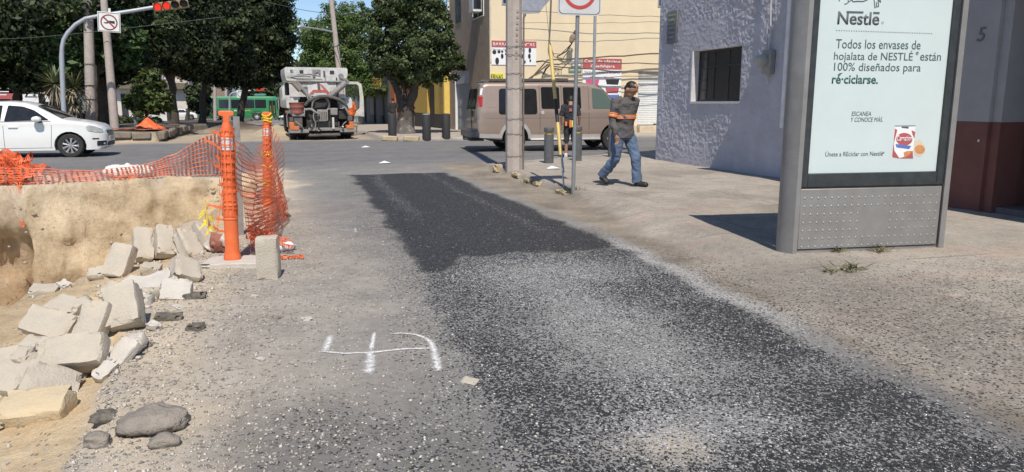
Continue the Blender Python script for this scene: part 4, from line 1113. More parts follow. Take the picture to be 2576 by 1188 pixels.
    shape([(780, 800), (850, 770), (960, 765), (880, 850), (800, 905)], 'ink_orange', .0013)
    shape([(745, 290), (880, 295), (875, 335), (740, 320)], 'ink_grey', .0012)
    a, z = c(645, 575); b_, _ = c(940, 575)
    text('tin_lettering', 'Carnation', MAT['ink_white'], pst, width=b_ - a, height=abs(c(700, 470)[1] - c(700, 580)[1]), mtx=fw(a, z, .001), extrude=.0006, bold=.01)
    shape([(985, 560), (1110, 540), (1205, 680), (1200, 790), (1110, 880), (1010, 850), (975, 740)], 'ink_cream', .0007, 'glass_print')
    shape(ell(1095, 740, 100, 90), 'ink_orange', .0009, 'glass_print')
    # weeds at the foot of the panel
    wm = M('dry_weed', (.13, .125, .06), .9, var=.4, scale=30)
    for k, (px, py) in enumerate(((2108, 634), (2210, 634), (2120, 683))):
        p = on_ground(px, py); t = MB()
        for i in range(46 if k == 2 else 26):
            aa = random.uniform(0, 6.28); ln = random.uniform(.05, .13) * (1.0 if k < 2 else 1.1); sp = .07 if k < 2 else .20
            b0 = Vector((random.uniform(-sp, sp), random.uniform(-.03, .03) * (1 if k < 2 else 2), 0)); dr = Vector((math.cos(aa), math.sin(aa), random.uniform(.1, 1.0))).normalized()
            s_ = Vector((-dr.y, dr.x, 0)).normalized() * .006
            t.add([b0 - s_, b0 + s_, b0 + dr * ln * .6 + s_ + Vector((0, 0, .01)), b0 + dr * ln], [(0, 1, 2, 3)])
        o = t.build('weed', wm, None, False); o.location = (p.x, p.y, p.z)
        tag(o, ['dry weed tuft under the left part of the advertising panel', 'dry weed tuft under the right part of the advertising panel', 'flat dry weed spread on the pavement before the advertising panel'][k], 'weed')
advertising_panel()

# ------------------------------------------------------------------ poles and bollards
def main_pole():
    p = gp(1292, 428, .10)
    root = empty('utility_pole', (p.x, p.y, tz(p.x, p.y)), 0, 'square concrete utility pole wrapped in wire bands at the kerb corner', 'utility pole')
    n = 8; b = MB(); vs = []
    for z, r in ((-.2, .168), (3, .160), (6, .150), (11, .13)):
        for k in range(n):
            a = math.pi / 8 + k * math.pi / 4
            vs.append((r * math.cos(a) * 1.0, r * math.sin(a), z))
    fs = [(i * n + j, i * n + (j + 1) % n, (i + 1) * n + (j + 1) % n, (i + 1) * n + j) for i in range(3) for j in range(n)]
    b.add(vs, fs + [tuple(3 * n + j for j in range(n))]); b.build('shaft', MAT['pole_concrete'], root, ang=30)
    for zz in (.28, .72, 1.02, 1.62, 2.26, 2.42, 1.90):
        MB().tube([(.170 * math.cos(a), .170 * math.sin(a), zz + .006 * math.sin(a * 2 + zz * 9)) for a in np.linspace(0, 2 * math.pi, 25)], .0045, 5).build('wire_band', MAT['band_grey'], root)
    MB().tube([(.185, -.05, -.1), (.185, -.05, 2.95), (.20, -.05, 3.03), (.23, -.05, 3.02)], [.020, .020, .03, .03], 8).build('conduit', M('conduit', (.18, .165, .15), .6, dirt=.3), root)
    d = MB()
    for k in range(9): d.box((-.0 + .004 * k, -.155 - 0, 2.2 + .11 * k), (.045, .012, .05))
    d.build('worn_number', M('worn_number', (.33, .29, .26), .9), root)
    tops = [Vector((0, 0, 8.2)), Vector((0, 0, 8.6)), Vector((0, 0, 9.0))]
    return root, p
pole_root, pole_p = main_pole()

def guy_wire():
    a = on_ground(1418, 470); b = Vector((pole_p.x, pole_p.y, 9.0)); 
    root = empty('guy_wire', a, 0, 'slanting guy wire in a yellow and black sleeve beside the utility pole', 'guy wire')
    d = b - a
    def at(z): return d * (z / d.z)
    zf = lambda py, x: None
    MB().tube([at(-.05), at(9)], .0045, 6).build('wire', MAT['band_grey'], root)
    ym = M('sleeve_yellow', (.66, .50, .17), .55, var=.1, dirt=.3); bm_ = MAT['black_plastic']
    L = [(.50, 1.02, ym), (1.02, 1.40, bm_), (1.40, 2.28, ym)]
    for z0, z1, m in L:
        MB().tube([at(z0) + Vector((.0, 0, 0)), at(z1)], .030, 10).build('sleeve', m, root)
    MB().tube([at(.0), at(.30)], .014, 6).build('anchor_rod', MAT['galv'], root)
    MB().tube([at(.22) + Vector((.02, 0, 0)), at(.50) + Vector((.015, 0, 0))], .016, 6).build('thimble', MAT['galv'], root)
guy_wire()

def bollards():
    gm = M('bollard_grey', (.085, .09, .098), .6, var=.12, scale=6, dirt=.3, dirtcol=(.2, .19, .18)); ym = M('bollard_ring', (.62, .42, .06), .5, var=.2)
    proto = None
    for k, (px, py, lab) in enumerate(((1380, 412, 'grey round bollard with yellow neck ring beside the guy wire'), (1451, 406, 'grey bollard with yellow neck ring behind the speed sign post'), (1539, 396, 'grey bollard with yellow neck ring behind the walking man'))):
        p = gp(px, py, .1)
        if proto is None:
            t = proto = empty('bollard', p, 0, lab, 'bollard', 'grey bollards along the corner kerb')
            MB().lathe([(.108, -.1), (.108, .62), (.104, .64)], 24).build('body', gm, t)
            MB().lathe([(.082, .635), (.082, .70)], 24).build('neck_ring', ym, t)
            MB().lathe([(.100, .685), (.112, .70), (.112, .775), (.100, .79), (.03, .795)], 24).build('cap', gm, t)
        else:
            t = copy_tree(proto); t.location = p; tag(t, lab)
        t.location.z = tz(p.x, p.y)
    bk = M('bollard_black', (.028, .028, .029), .7, var=.2, scale=9, col2=(.22, .21, .20), c2at=.66)
    proto = None
    for px, py, lab, capc in ((987, 345, 'scuffed black bollard left of the street tree', (.06, .055, .05)), (1073, 347, 'black bollard with a whitened top near the yellow shop', (.5, .5, .5)), (1122, 346, 'plain black bollard before the grey garage door', (.03, .03, .03))):
        p = gp(px, py, .12)
        t = empty('bollard', (p.x, p.y, tz(p.x, p.y)), 0, lab, 'bollard', 'black bollards at the far corner')
        MB().lathe([(.165, -.1), (.165, .86), (.15, .885)], 20).build('body', bk, t)
        MB().lathe([(.15, .886), (.12, .90), (.02, .905)], 20).build('cap', M('bollard_top', capc, .7), t)
bollards()

def speed_sign():
    p = gp(1441, 481, .1); z = tz(p.x, p.y)
    root = empty('speed_limit_sign', (p.x, p.y, z), R(-6), 'speed limit sign with a red ring on a grey post at the kerb', 'road sign')
    lean = Vector((.03, .0, 0))
    MB().tube([(0, 0, -.1), (0.03, 0, 2.60), (.035, 0, 3.4)], .030, 10).build('post', MAT['sign_post'], root)
    Wd, z0, z1 = .66, 2.63, 3.48
    def rr(w, a, b, r=.06, n=5):
        pts = []
        for cx, cz, s in ((w / 2 - r, b - r, 0), (-w / 2 + r, b - r, 1), (-w / 2 + r, a + r, 2), (w / 2 - r, a + r, 3)):
            for i in range(n + 1):
                t = math.pi / 2 * (s + i / n); pts.append((cx + r * math.cos(t) + .045, cz + r * math.sin(t)))
        return pts
    pl = MB().prism(rr(Wd, z0, z1), -.045, -.036).build('plate', M('sign_white', (.60, .60, .605), .4, var=.06, scale=7, dirt=.25, dirtcol=(.42, .42, .42)), root)
    A, B_ = rr(Wd - .03, z0 + .015, z1 - .015), rr(Wd - .05, z0 + .025, z1 - .025)
    b = MB(); n = len(A); b.add([(x, -.0465, zz) for x, zz in A + B_], [(i, (i + 1) % n, n + (i + 1) % n, n + i) for i in range(n)]); b.build('border', MAT['ink_grey'], root)
    b = MB(); flat_ring(b, .045, z0 + .085 + .253, .253, .200, -.0475, 48); b.build('red_ring', M('sign_red', (.50, .065, .06), .45, var=.08), root)
    text('lettering', 'km / h', MAT['ink_grey'], root, width=.25, height=.085, mtx=Matrix.Translation((-.075, -.048, z0 + .262)), extrude=.001, bold=.01)
    b = MB(); b.bb(.02, .07, -.036, .04, z0 + .12, z0 + .16); b.bb(.02, .07, -.036, .04, z1 - .2, z1 - .16); b.build('bracket', MAT['galv'], root)
    q = gp(1492, 352, .1)
    q = Vector((0, 0, 0)); r_ = atY(1492, 230, 27.4)
    t = empty('sign_pole', (r_.x, 27.4, tz(r_.x, 27.4)), 0, 'thin bare steel pole behind the van', 'pole')
    MB().tube([(0, 0, -.1), (.02, 0, 6.6)], .058, 10).build('shaft', MAT['galv'], t)
    MB().lathe([(.12, 0), (.12, .03), (.06, .05)], 12).build('base_plate', MAT['galv'], t)
speed_sign()

def kerb_stones():
    ym = M('kerb_yellow', (.50, .40, .24), .9, var=.2, scale=12, bump=.5, bscale=40, dirt=.6, dirtcol=(.36, .29, .21), col2=(.40, .34, .27), c2at=.5)
    labs = ['worn yellow kerb stone at the foot of the utility pole', 'chipped pale kerb stone next behind the speed sign', 'yellowish kerb stone between the utility pole and the speed sign', 'flat worn kerb stone nearest the speed sign post', 'low broken kerb stone beyond the guy wire anchor']
    for k, (px, py, L, w, h) in enumerate(((1254, 428, .30, .20, .15), (1330, 455, .40, .16, .09), (1352, 463, .34, .15, .08), (1420, 486, .45, .16, .07), (1300, 441, .42, .13, .08))):
        p = on_ground(px, py)
        o = chunk('kerb_stone', (w, L, h), ym, (random.uniform(-6, 6), random.uniform(-7, 7), random.uniform(-6, 22)), 900 + k, .30, .92); o.location = (p.x, p.y, p.z + (.03 if k == 0 else .0))
        tag(o, labs[k], 'kerb stone', 'kerb stones along the near corner')
    for k, (x, y) in enumerate(((4.0, 28.75), (4.75, 28.3))):
        b = MB().box((0, 0, 0), (.62, .22, .20), (0, .04, -.5))
        o = b.build('kerb_stone', ym, None, bevel=.04); o.location = (x, y - .1, .09)
        tag(o, ['yellow kerb stone before the scuffed black bollard', 'yellow kerb stone right of the one by the scuffed bollard'][k], 'kerb stone', 'kerb stones at the far corner')
    gm = M('grass_blade', (.095, .13, .035), .8, var=.3, scale=20)
    for k, (px, py, n, sp) in enumerate(((1440, 480, 60, .22), (1340, 458, 40, .25))):
        p = on_ground(px, py); t = MB()
        for i in range(n):
            b0 = Vector((random.uniform(-sp, sp), random.uniform(-.12, .12), -.01)); a = random.uniform(0, 6.28); ln = random.uniform(.04, .10)
            dr = Vector((.6 * math.cos(a), .6 * math.sin(a), 1)); s_ = Vector((math.sin(a), -math.cos(a), 0)) * .006
            t.add([b0 - s_, b0 + s_, b0 + dr * ln], [(0, 1, 2)])
        o = t.build('grass', gm, None, False); o.location = p
        tag(o, ['short green grass round the foot of the speed sign', 'sparse grass along the kerb beyond the guy wire'][k], 'grass', kind='stuff')
kerb_stones()

def traffic_light(name_y, base, arm_pts, head_at, scale=1.0, labs=None, sign_at=None, lit=2):
    zg = tz(base.x, base.y)
    root = empty('traffic_light', (base.x, base.y, zg), 0, labs[0], 'traffic light')
    L = lambda p: Vector(p) - Vector((base.x, base.y, zg))
    MB().tube([L(q) for q in arm_pts], [.085 * scale] * 3 + [.07 * scale] * (len(arm_pts) - 3), 12).build('mast', M('mast_grey', (.42, .45, .50), .5, .3, var=.1, dirt=.25), root)
    MB().lathe([(.2, 0), (.2, .04), (.1, .08)], 12).build('base_plate', MAT['galv'], root)
    a, b = [L(q) for q in head_at]
    ax = (b - a).normalized(); ln = (b - a).length
    hd = MB(); c = (a + b) / 2; rot = Matrix.Rotation(-math.atan2(ax.z, ax.x), 3, 'Y')
    hd.box(c, (ln, .18, ln * .245), rot)
    hm = M('signal_housing', (.30, .21, .09), .6, var=.25, scale=6, dirt=.4)
    head = hd.build('signal_head', hm, root, bevel=.02)
    for k in range(4):
        p = a.lerp(b, (k + .5) / 4)
        m4 = Matrix.Translation(p + Vector((0, -.09, 0))) @ Matrix.Rotation(math.pi / 2, 4, 'X')
        r = ln * .098
        o = MB().lathe([(r, .002), (r * .8, .03), (.01, .045)], 20, m4, caps=False).build('lens', emit_mat('red_lens', (1.0, .035, .02), 1.4) if k < lit else MAT['black_plastic'], head)
        vs = []; n = 16
        for i in range(n + 1):
            t = math.radians(-30 + 240 * i / n)
            d = Vector((math.cos(t) * r * 1.18, 0, math.sin(t) * r * 1.18))
            vs += [p + d + Vector((0, -.09, 0)), p + d + Vector((0, -.09 - r * (1.7 if 30 < -30 + 240 * i / n < 150 else .9), -r * .1))]
        b_ = MB().add(vs, [(2 * i, 2 * i + 1, 2 * i + 3, 2 * i + 2) for i in range(n)]); b_.build('visor', MAT['dark_metal'], head)
    return root
def signals():
    Yt = 31.6
    B = atY(160, 300, Yt); q = lambda x, y: atY(x, y, Yt)
    pts = [Vector((B.x, Yt, tz(B.x, Yt))), q(159, 250), q(155, 145), q(156, 118), q(160, 100), q(170, 83), q(190, 62), q(215, 47), q(250, 40), q(325, 29), q(392, 18)]
    traffic_light(0, Vector((B.x, Yt, 0)), pts, (q(386, 20), q(474, 9)), 1.0, ['curved mast traffic light showing two red lamps over the crossing'])
    # prohibition sign hung from the mast arm
    c = q(276, 57)
    t = empty('hanging_road_sign', (c.x, Yt - .12, c.z), 0, 'white square sign with a struck out horn hung from the signal mast', 'road sign', rot=(0, R(3), 0))
    w = .76
    MB().box((0, 0, 0), (w, .02, w * .95)).build('plate', MAT['white_paint'], t, bevel=.008)
    b = MB()
    for s in (-1, 1): b.box((s * w * .455, -.013, 0), (.018, .004, w * .87)); b.box((0, -.013, s * w * .43), (w * .91, .004, .018))
    b.build('border', MAT['ink_grey'], t)
    b = MB(); flat_ring(b, 0, -.01, .285, .24, -.014, 40); b.box((0, -.0155, -.01), (.53, .003, .05), Matrix.Rotation(math.radians(45), 3, 'Y')); b.build('red_ring', M('deep_red', (.26, .035, .04), .5), t)
    MB().prism([(-.17, -.05), (-.17, -.02), (-.04, .0), (-.04, .05), (.19, .05), (.19, -.06), (0, -.02), (-.06, -.06)], -.0135, -.0115).build('horn_mark', MAT['ink_black'], t)
    MB().box((0.02, .04, .42), (.08, .05, .16)).build('hanger', MAT['white_paint'], t)
    # second signal far down the road
    Yt = 84
    B = atY(578, 300, Yt); zg = tz(B.x, Yt)
    pts = [Vector((B.x, Yt, zg)), q2(577, 280, Yt), q2(577, 250, Yt), q2(578, 240, Yt), q2(584, 234, Yt), q2(600, 231, Yt), q2(645, 227, Yt)]
    traffic_light(0, Vector((B.x, Yt, 0)), pts, (q2(643, 227, Yt), q2(671, 226, Yt)), 1.1, ['distant traffic light with red lamps above the green bus'], lit=3)
    c = q2(605, 237, Yt)
    t = empty('hanging_road_sign', (c.x, Yt - .15, c.z), 0, 'small distant white sign hung left of the far red signal', 'road sign')
    MB().box((0, 0, 0), (.75, .02, .75)).build('plate', MAT['white_paint'], t, bevel=.02)
    b = MB(); flat_ring(b, 0, 0, .3, .24, -.014, 24); b.build('ring', MAT['ink_grey'], t)
def q2(x, y, Y): return atY(x, y, Y)
signals()

def other_poles():
    def pole(name, label, top, base_px, Y, r0, r1, mat, zb=None, extra=None):
        b = atY(base_px[0], base_px[1], Y); a = atY(top[0], top[1], Y)
        zg = tz(b.x, Y)
        t = empty(name, (b.x, Y, zg), 0, label, 'pole' if 'lamp' not in name else 'street lamp')
        d = (a - b); full = d * ((a.z + 1.5 - zg) / d.z) if d.z > 0 else d
        st = Vector((b.x + d.x * (zg - b.z) / d.z - b.x, 0, -.05))
        MB().tube([st, st + d * ((a.z + 2.0 - zg) / d.z)], [r0, r1], 12).build('shaft', mat, t)
        return t, st, d, zg
    pc = MAT['pole_concrete']
    t, st, d, zg = pole('concrete_pole', 'upright square edged concrete pole behind the white car bonnet', (221, 0), (229, 310), 34.5, .20, .17, pc)
    for zz in (1.2, 1.75, 2.6): MB().tube([(st.x + d.x * zz / d.z + .215 * math.cos(a), .215 * math.sin(a), zz) for a in np.linspace(0, 6.283, 13)], .012, 5).build('wire_band', MAT['dark_metal'], t)
    pole('leaning_pole', 'thin concrete pole leaning left on the planted strip', (267, 70), (289, 325), 33.4, .17, .12, pc)
    t, st, d, zg = pole('street_lamp', 'leaning concrete lamp post with a long arm behind the work truck', (833, 0), (862, 260), 47, .19, .13, pc)
    top = atY(842, 82, 47); O = Vector(t.location)
    a = [top - O, atY(815, 76, 46.7) - O, atY(785, 71, 46.4) - O, atY(768, 70, 46.2) - O]
    MB().tube(a, [.06, .05, .045, .045], 8).build('arm', MAT['galv'], t)
    MB().tube([a[3], atY(758, 67, 46.1) - O, atY(748, 69, 46) - O], [.09, .13, .06], 8).build('lamp_head', MAT['galv'], t)
    pole('concrete_pole', 'grey pole standing left of the green bus', (540, 200), (541, 305), 80, .17, .15, pc)
    pole('concrete_pole', 'pale pole behind the middle of the bus roof', (568, 195), (569, 300), 108, .2, .18, pc)
    pole('concrete_pole', 'pale pole before the cream wall under the trees', (408, 205), (411, 290), 100, .22, .18, pc)
    # short grey marker post on the planted strip
    p = atY(341, 308, 37); t = empty('marker_post', (p.x, 37, tz(p.x, 37)), 0, 'short grey post with a white top on the planted strip', 'post')
    MB().tube([(0, 0, -.1), (0, 0, 1.55)], .08, 10).build('shaft', MAT['sign_post'], t); MB().lathe([(.10, 1.5), (.10, 1.72), (.03, 1.76)], 12).build('cap', MAT['white_paint'], t)
    # overhead lines in the sky gap
    wm = M('wire_black', (.03, .03, .035), .6)
    for k, (p0, p1, p2, Ya, Yb, r) in enumerate((((745, 22, 45), (850, 36, 0), (1010, 42, 0), 60, 60, .02), ((865, 100, 0), (905, 60, 0), (985, -20, 0), 45, 40, .03), ((868, 108, 0), (920, 80, 0), (1000, 20, 0), 45, 40, .022), ((0, 98, 0), (120, 92, 0), (330, 70, 0), 33, 33, .012))):
        A, Bm, C = atY(p0[0], p0[1], Ya), atY(p1[0], p1[1], (Ya + Yb) / 2), atY(p2[0], p2[1], Yb)
        pts = []
        for i in range(13):
            t = i / 12; pts.append(A * (1 - t) * (1 - 2 * t) + Bm * 4 * t * (1 - t) + C * t * (2 * t - 1))
        pts = [A + (A - pts[1]) * 6] + pts + [C + (C - pts[-2]) * 6]
        o = MB().tube(pts, r, 5).build('overhead_wire', wm); tag(o, ['high thin wire crossing the blue sky gap', 'thick dark cable rising right across the sky gap', 'second cable just under the thick one in the sky gap', 'thin wire crossing before the dark trees at left'][k], 'wire', 'overhead wires')
other_poles()
# ------------------------------------------------------------------ vehicles
def seg_dist(P, poly):
    d = np.full(len(P), 1e9); n = len(poly)
    for i in range(n):
        a = np.array(poly[i]); b = np.array(poly[(i + 1) % n]); e = b - a; L = e @ e + 1e-12
        t = np.clip(((P - a) @ e) / L, 0, 1); d = np.minimum(d, np.hypot(*(P - a - t[:, None] * e).T))
    return d
class Shell:
    """vehicle skin: a side outline (x forward, z up) given width and rounded edges"""
    def __init__(s, outline, wfun, r=.07, top=None): s.o = outline; s.w = wfun; s.r = r; s.top = top
    def halfw(s, P):
        P = np.asarray(P, float)
        d = np.clip((line_d(P[:, 0], P[:, 1], s.top) if s.top else seg_dist(P, s.o)) / s.r, 0, 1)
        return s.w(P[:, 0], P[:, 1]) - s.r * (1 - np.sqrt(np.clip(1 - (1 - d) ** 2, 0, 1)))
    def sheet(s, poly, dx, dz, insets=()):
        bm = bmesh.new()
        f = bm.faces.new([bm.verts.new((x, 0, z)) for x, z in poly])
        for th in insets:
            try: bmesh.ops.inset_region(bm, faces=[max(bm.faces, key=lambda q: q.calc_area())], thickness=th, use_even_offset=True)
            except Exception: pass
        xs = [p[0] for p in poly]; zs = [p[1] for p in poly]
        for v0, v1, st, no in ((min(xs), max(xs), dx, (1, 0, 0)), (min(zs), max(zs), dz, (0, 0, 1))):
            k = int((v1 - v0) / st)
            for i in range(1, k + 1):
                c = v0 + (v1 - v0) * i / (k + 1)
                bmesh.ops.bisect_plane(bm, geom=bm.verts[:] + bm.edges[:] + bm.faces[:], plane_co=(c, 0, c), plane_no=no, dist=1e-5)
        bmesh.ops.triangulate(bm, faces=[q for q in bm.faces if len(q.verts) > 4])
        bm.verts.index_update()
        V = np.array([v.co[:] for v in bm.verts]); F = [[v.index for v in q.verts] for q in bm.faces]
        E = [[v.index for v in e.verts] for e in bm.edges if e.is_boundary]
        bm.free(); return V, F, E
    def body(s, name, mat, parent, dx=.11, dz=.09, lat=6, crown=.03):
        V, F, E = s.sheet(s.o, dx, dz, () if s.top else (.014, .022, .034))
        hw = s.halfw(V[:, [0, 2]]); n = len(V)
        mb = MB()
        mb.add([(v[0], -h, v[2]) for v, h in zip(V, hw)] + [(v[0], h, v[2]) for v, h in zip(V, hw)],
               F + [[i + n for i in f[::-1]] for f in F])
        for a, b in E:
            ids = []
            for k in range(lat + 1):
                t = -1 + 2 * k / lat
                for q in (a, b): ids.append((V[q][0], hw[q] * t, V[q][2] + crown * (1 - t * t) * (1 if V[q][2] > .7 else 0)))
            mb.add(ids, [(2 * k, 2 * k + 1, 2 * k + 3, 2 * k + 2) for k in range(lat)])
        o = mb.build(name, mat, parent, ang=50)
        bm = bmesh.new(); bm.from_mesh(o.data); bmesh.ops.remove_doubles(bm, verts=bm.verts, dist=1e-4); bmesh.ops.recalc_face_normals(bm, faces=bm.faces); bm.to_mesh(o.data); bm.free()
        o.data.polygons.foreach_set('use_smooth', [True] * len(o.data.polygons)); o.data.set_sharp_from_angle(angle=R(50))
        return o
    def patch(s, name, poly, mat, parent, off=.004, side=-1, th=.012, dx=.15, dz=.12):
        V, F, E = s.sheet(poly, dx, dz)
        hw = s.halfw(V[:, [0, 2]]); n = len(V); mb = MB()
        mb.add([(v[0], side * (h + off), v[2]) for v, h in zip(V, hw)] + [(v[0], side * (h + off - th), v[2]) for v, h in zip(V, hw)], F + [[i + n for i in f] for f in F] + [(a, b, b + n, a + n) for a, b in E])
        return mb.build(name, mat, parent, ang=50)
def rpoly(pts, r=.05, n=4):
    """rounded polygon"""
    out = []; k = len(pts)
    for i in range(k):
        p0, p, p1 = Vector(pts[i - 1]), Vector(pts[i]), Vector(pts[(i + 1) % k])
        a = (p0 - p); b = (p1 - p); rr = min(r, a.length * .45, b.length * .45)
        A = p + a.normalized() * rr; B = p + b.normalized() * rr
        for j in range(n + 1):
            t = j / n; q = A * (1 - t) ** 2 + p * 2 * t * (1 - t) + B * t * t; out.append((q.x, q.y))
    return out
def arch(cx, cz, r, z0, n=12):
    a0 = math.asin(max(-1, min(1, (z0 - cz) / r)))
    return [(cx + r * math.cos(t), cz + r * math.sin(t)) for t in np.linspace(a0, math.pi - a0, n)]
def wheel(parent, x, y, r, w, side, rim_mat, spokes=8, rim=.66):
    m4 = Matrix.Translation((x, y, r)) @ Matrix.Rotation(math.pi / 2 * (1 if side < 0 else -1), 4, 'X')
    ty = MB().lathe([(r * rim, -w / 2), (r * .92, -w / 2), (r * .985, -w * .38), (r, -w * .2), (r, w * .2), (r * .985, w * .38), (r * .92, w / 2), (r * rim, w / 2), (r * rim, -w / 2)], 32, m4, caps=False).build('wheel', MAT['black_rubber'], parent)
    b = MB()
    b.lathe([(r * rim, w * .42), (r * rim * .94, w * .46), (r * rim * .90, w * .30), (r * rim * .88, -.2 * w), (r * .05, -.2 * w)], 28, m4, caps=False, m=0)
    o = b.build('rim', rim_mat, ty)
    d = MB().lathe([(r * rim * .86, .02 * w), (.01, .02 * w)], 24, m4, caps=False).build('brake_shadow_disc', MAT['dark_metal'], ty)
    h = MB()
    h.lathe([(r * .16, .34 * w), (r * .14, .40 * w), (.005, .41 * w)], 16, m4, caps=False)
    for k in range(spokes):
        a = 2 * math.pi * k / spokes
        for da in (-.07, .07):
            p0 = m4 @ Vector((r * .1 * math.cos(a), r * .1 * math.sin(a), .33 * w)); p1 = m4 @ Vector((r * rim * .93 * math.cos(a + da), r * rim * .93 * math.sin(a + da), .36 * w))
            h.tube([p0, p1], [r * .055, r * .045], 6)
    h.build('spokes', rim_mat, ty)
    return ty

def silver_rim(): return M('alloy', (.60, .60, .61), .35, .75, var=.08, dirt=.2)
ALLOY = silver_rim()

def sedan():
    wh = M('car_white', (.80, .80, .775), .28, var=.015, scale=1.2, dirt=.05, coat=.6)
    # side outline, x from tail (-2.2) to nose (2.3)
    r = .315; zc = .315; za = .20; xf, xr = 1.41, -1.17
    top = [(-2.15, .95), (-1.95, 1.02), (-1.55, 1.06), (-1.30, 1.15), (-.85, 1.39), (-.45, 1.45), (.0, 1.462), (.35, 1.44), (.62, 1.36), (.95, 1.185), (1.28, 1.00), (1.42, .975), (1.75, .925), (2.0, .86), (2.14, .78), (2.20, .70), (2.235, .58), (2.24, .42), (2.19, .26), (2.10, .20)]
    bot = arch(xf, zc, .375, za) + arch(xr, zc, .375, za) + [(-2.05, .25), (-2.22, .45), (-2.24, .72)]
    out = top + bot
    def w(x, z):
        base = .875 + .012 * np.sin(np.clip((z - .2) / .6, 0, 1) * math.pi)
        tum = np.interp(z, [.92, 1.0, 1.46], [0, .03, .27])
        nose = np.interp(x, [-2.25, -1.9, 1.5, 1.9, 2.1, 2.25], [.20, .04, 0, .09, .20, .36])
        return base - tum - nose
    sh = Shell(out, w, .07, top)
    root = empty('white_car', (0, 0, 0), 0, 'white saloon car crossing in front of the planted strip at left', 'car')
    body = sh.body('body', wh, root, dx=.055, dz=.035, crown=.035)
    MB().bb(-1.5, 1.75, -.66, .66, .22, .62).build('underbody', MAT['black_plastic'], root)
    gd = M('tinted_glass', (.018, .020, .024), .08, var=.2); 
    sh.patch('side_window', rpoly([(.98, .985), (.62, 1.25), (.36, 1.345), (.02, 1.375), (-.06, .965)], .03), gd, root)
    sh.patch('side_window', rpoly([(-.14, .965), (-.10, 1.375), (-.45, 1.365), (-.83, 1.30), (-1.05, .985)], .03), gd, root)
    sh.patch('side_window', rpoly([(.98, .985), (.62, 1.25), (.36, 1.345), (.02, 1.375), (-.06, .965)], .03), gd, root, side=1)
    sh.patch('side_window', rpoly([(-.14, .965), (-.10, 1.375), (-.45, 1.365), (-.83, 1.30), (-1.05, .985)], .03), gd, root, side=1)
    # windscreen on the slope
    P = [(.66, 1.345), (.95, 1.19), (1.24, 1.025)]; mb = MB(); vs = []
    for x, z in P:
        hw = float(w(np.array([x]), np.array([z]))[0]) - .10
        for t in np.linspace(-1, 1, 7): vs.append((x + .012, hw * t, z + .012 + .035 * (1 - (t * .9) ** 2)))
    mb.add(vs, [(i * 7 + j, i * 7 + j + 1, (i + 1) * 7 + j + 1, (i + 1) * 7 + j) for i in range(2) for j in range(6)]); mb.build('windscreen', gd, root)
    dk = MAT['black_plastic']
    def seam(pts, wd=.008, nm='panel_gap', m=dk):
        pl = [(x - wd, z) for x, z in pts] + [(x + wd, z) for x, z in pts[::-1]]
        sh.patch(nm, pl, m, root, .0015, th=.003)
    seam([(1.02, .93), (1.0, .62), (.96, .27)], .005); seam([(-.09, .94), (-.10, .27)], .005); seam([(-1.02, .93), (-1.0, .70)], .005)
    sh.patch('sill_line', [(-.78, .262), (1.0, .262), (1.0, .272), (-.78, .272)], dk, root, .0015, th=.003)
    sh.patch('belt_line', [(-1.1, .945), (1.0, .950), (1.02, .964), (-1.1, .962)], dk, root, .005, th=.006)
    sh.patch('door_handle', rpoly([(.02, .80), (.24, .80), (.24, .835), (.02, .835)], .015), wh, root, .03, th=.035)
    sh.patch('door_handle', rpoly([(-.95, .80), (-.73, .80), (-.73, .835), (-.95, .835)], .015), wh, root, .03, th=.035)
    sh.patch('side_marker', rpoly([(1.93, .47), (2.08, .47), (2.08, .505), (1.93, .51)], .01), MAT['dark_metal'], root, .005)
    lamp = M('headlamp', (.42, .43, .42), .12, var=.25, scale=9); 
    for s in (-1, 1):
        sh.patch('headlight', rpoly([(1.80, .80), (1.84, .70), (2.06, .655), (2.185, .665), (2.155, .745), (2.02, .815), (1.86, .855)], .05), lamp, root, .012, s)
    # mirror
    m4 = MB(); m4.lathe([(.02, -.10), (.085, -.07), (.105, 0), (.085, .07), (.02, .10)], 14, Matrix.Translation((.72, -1.0, 1.02)) @ Matrix.Rotation(math.pi / 2, 4, 'X') @ Matrix.Scale(1.15, 4, (1, 0, 0)) @ Matrix.Scale(.75, 4, (0, 1, 0))).build('mirror', wh, root)
    MB().box((.77, -.89, .95), (.07, .14, .05)).build('mirror_arm', dk, root)
    # grille, bumper openings
    for s in (-1, 1):
        sh.patch('bumper_vent', rpoly([(2.02, .30), (2.21, .30), (2.225, .43), (2.03, .43)], .02), dk, root, .014, s)
    MB().bb(2.10, 2.236, -.36, .36, .45, .70).build('grille', M('grille_black', (.03, .03, .032), .3, .4), root, bevel=.03)
    MB().bb(2.10, 2.250, -.38, .38, .29, .40).build('lower_intake', dk, root, bevel=.02)
    MB().bb(2.22, 2.262, -.26, .26, .44, .55).build('number_plate', M('plate_pale', (.5, .5, .48), .5), root)
    MB().bb(-1.3, .25, -.25, .25, 1.468, 1.482).build('sunroof', gd, root)
    for x in (xf, xr):
        for s in (-1, 1): wheel(root, x, s * .77, r, .21, s, ALLOY, 9)
    p = gp(180, 397, 0)
    root.location = (p.x - xf, p.y + .87, 0)
    return root
car = sedan()

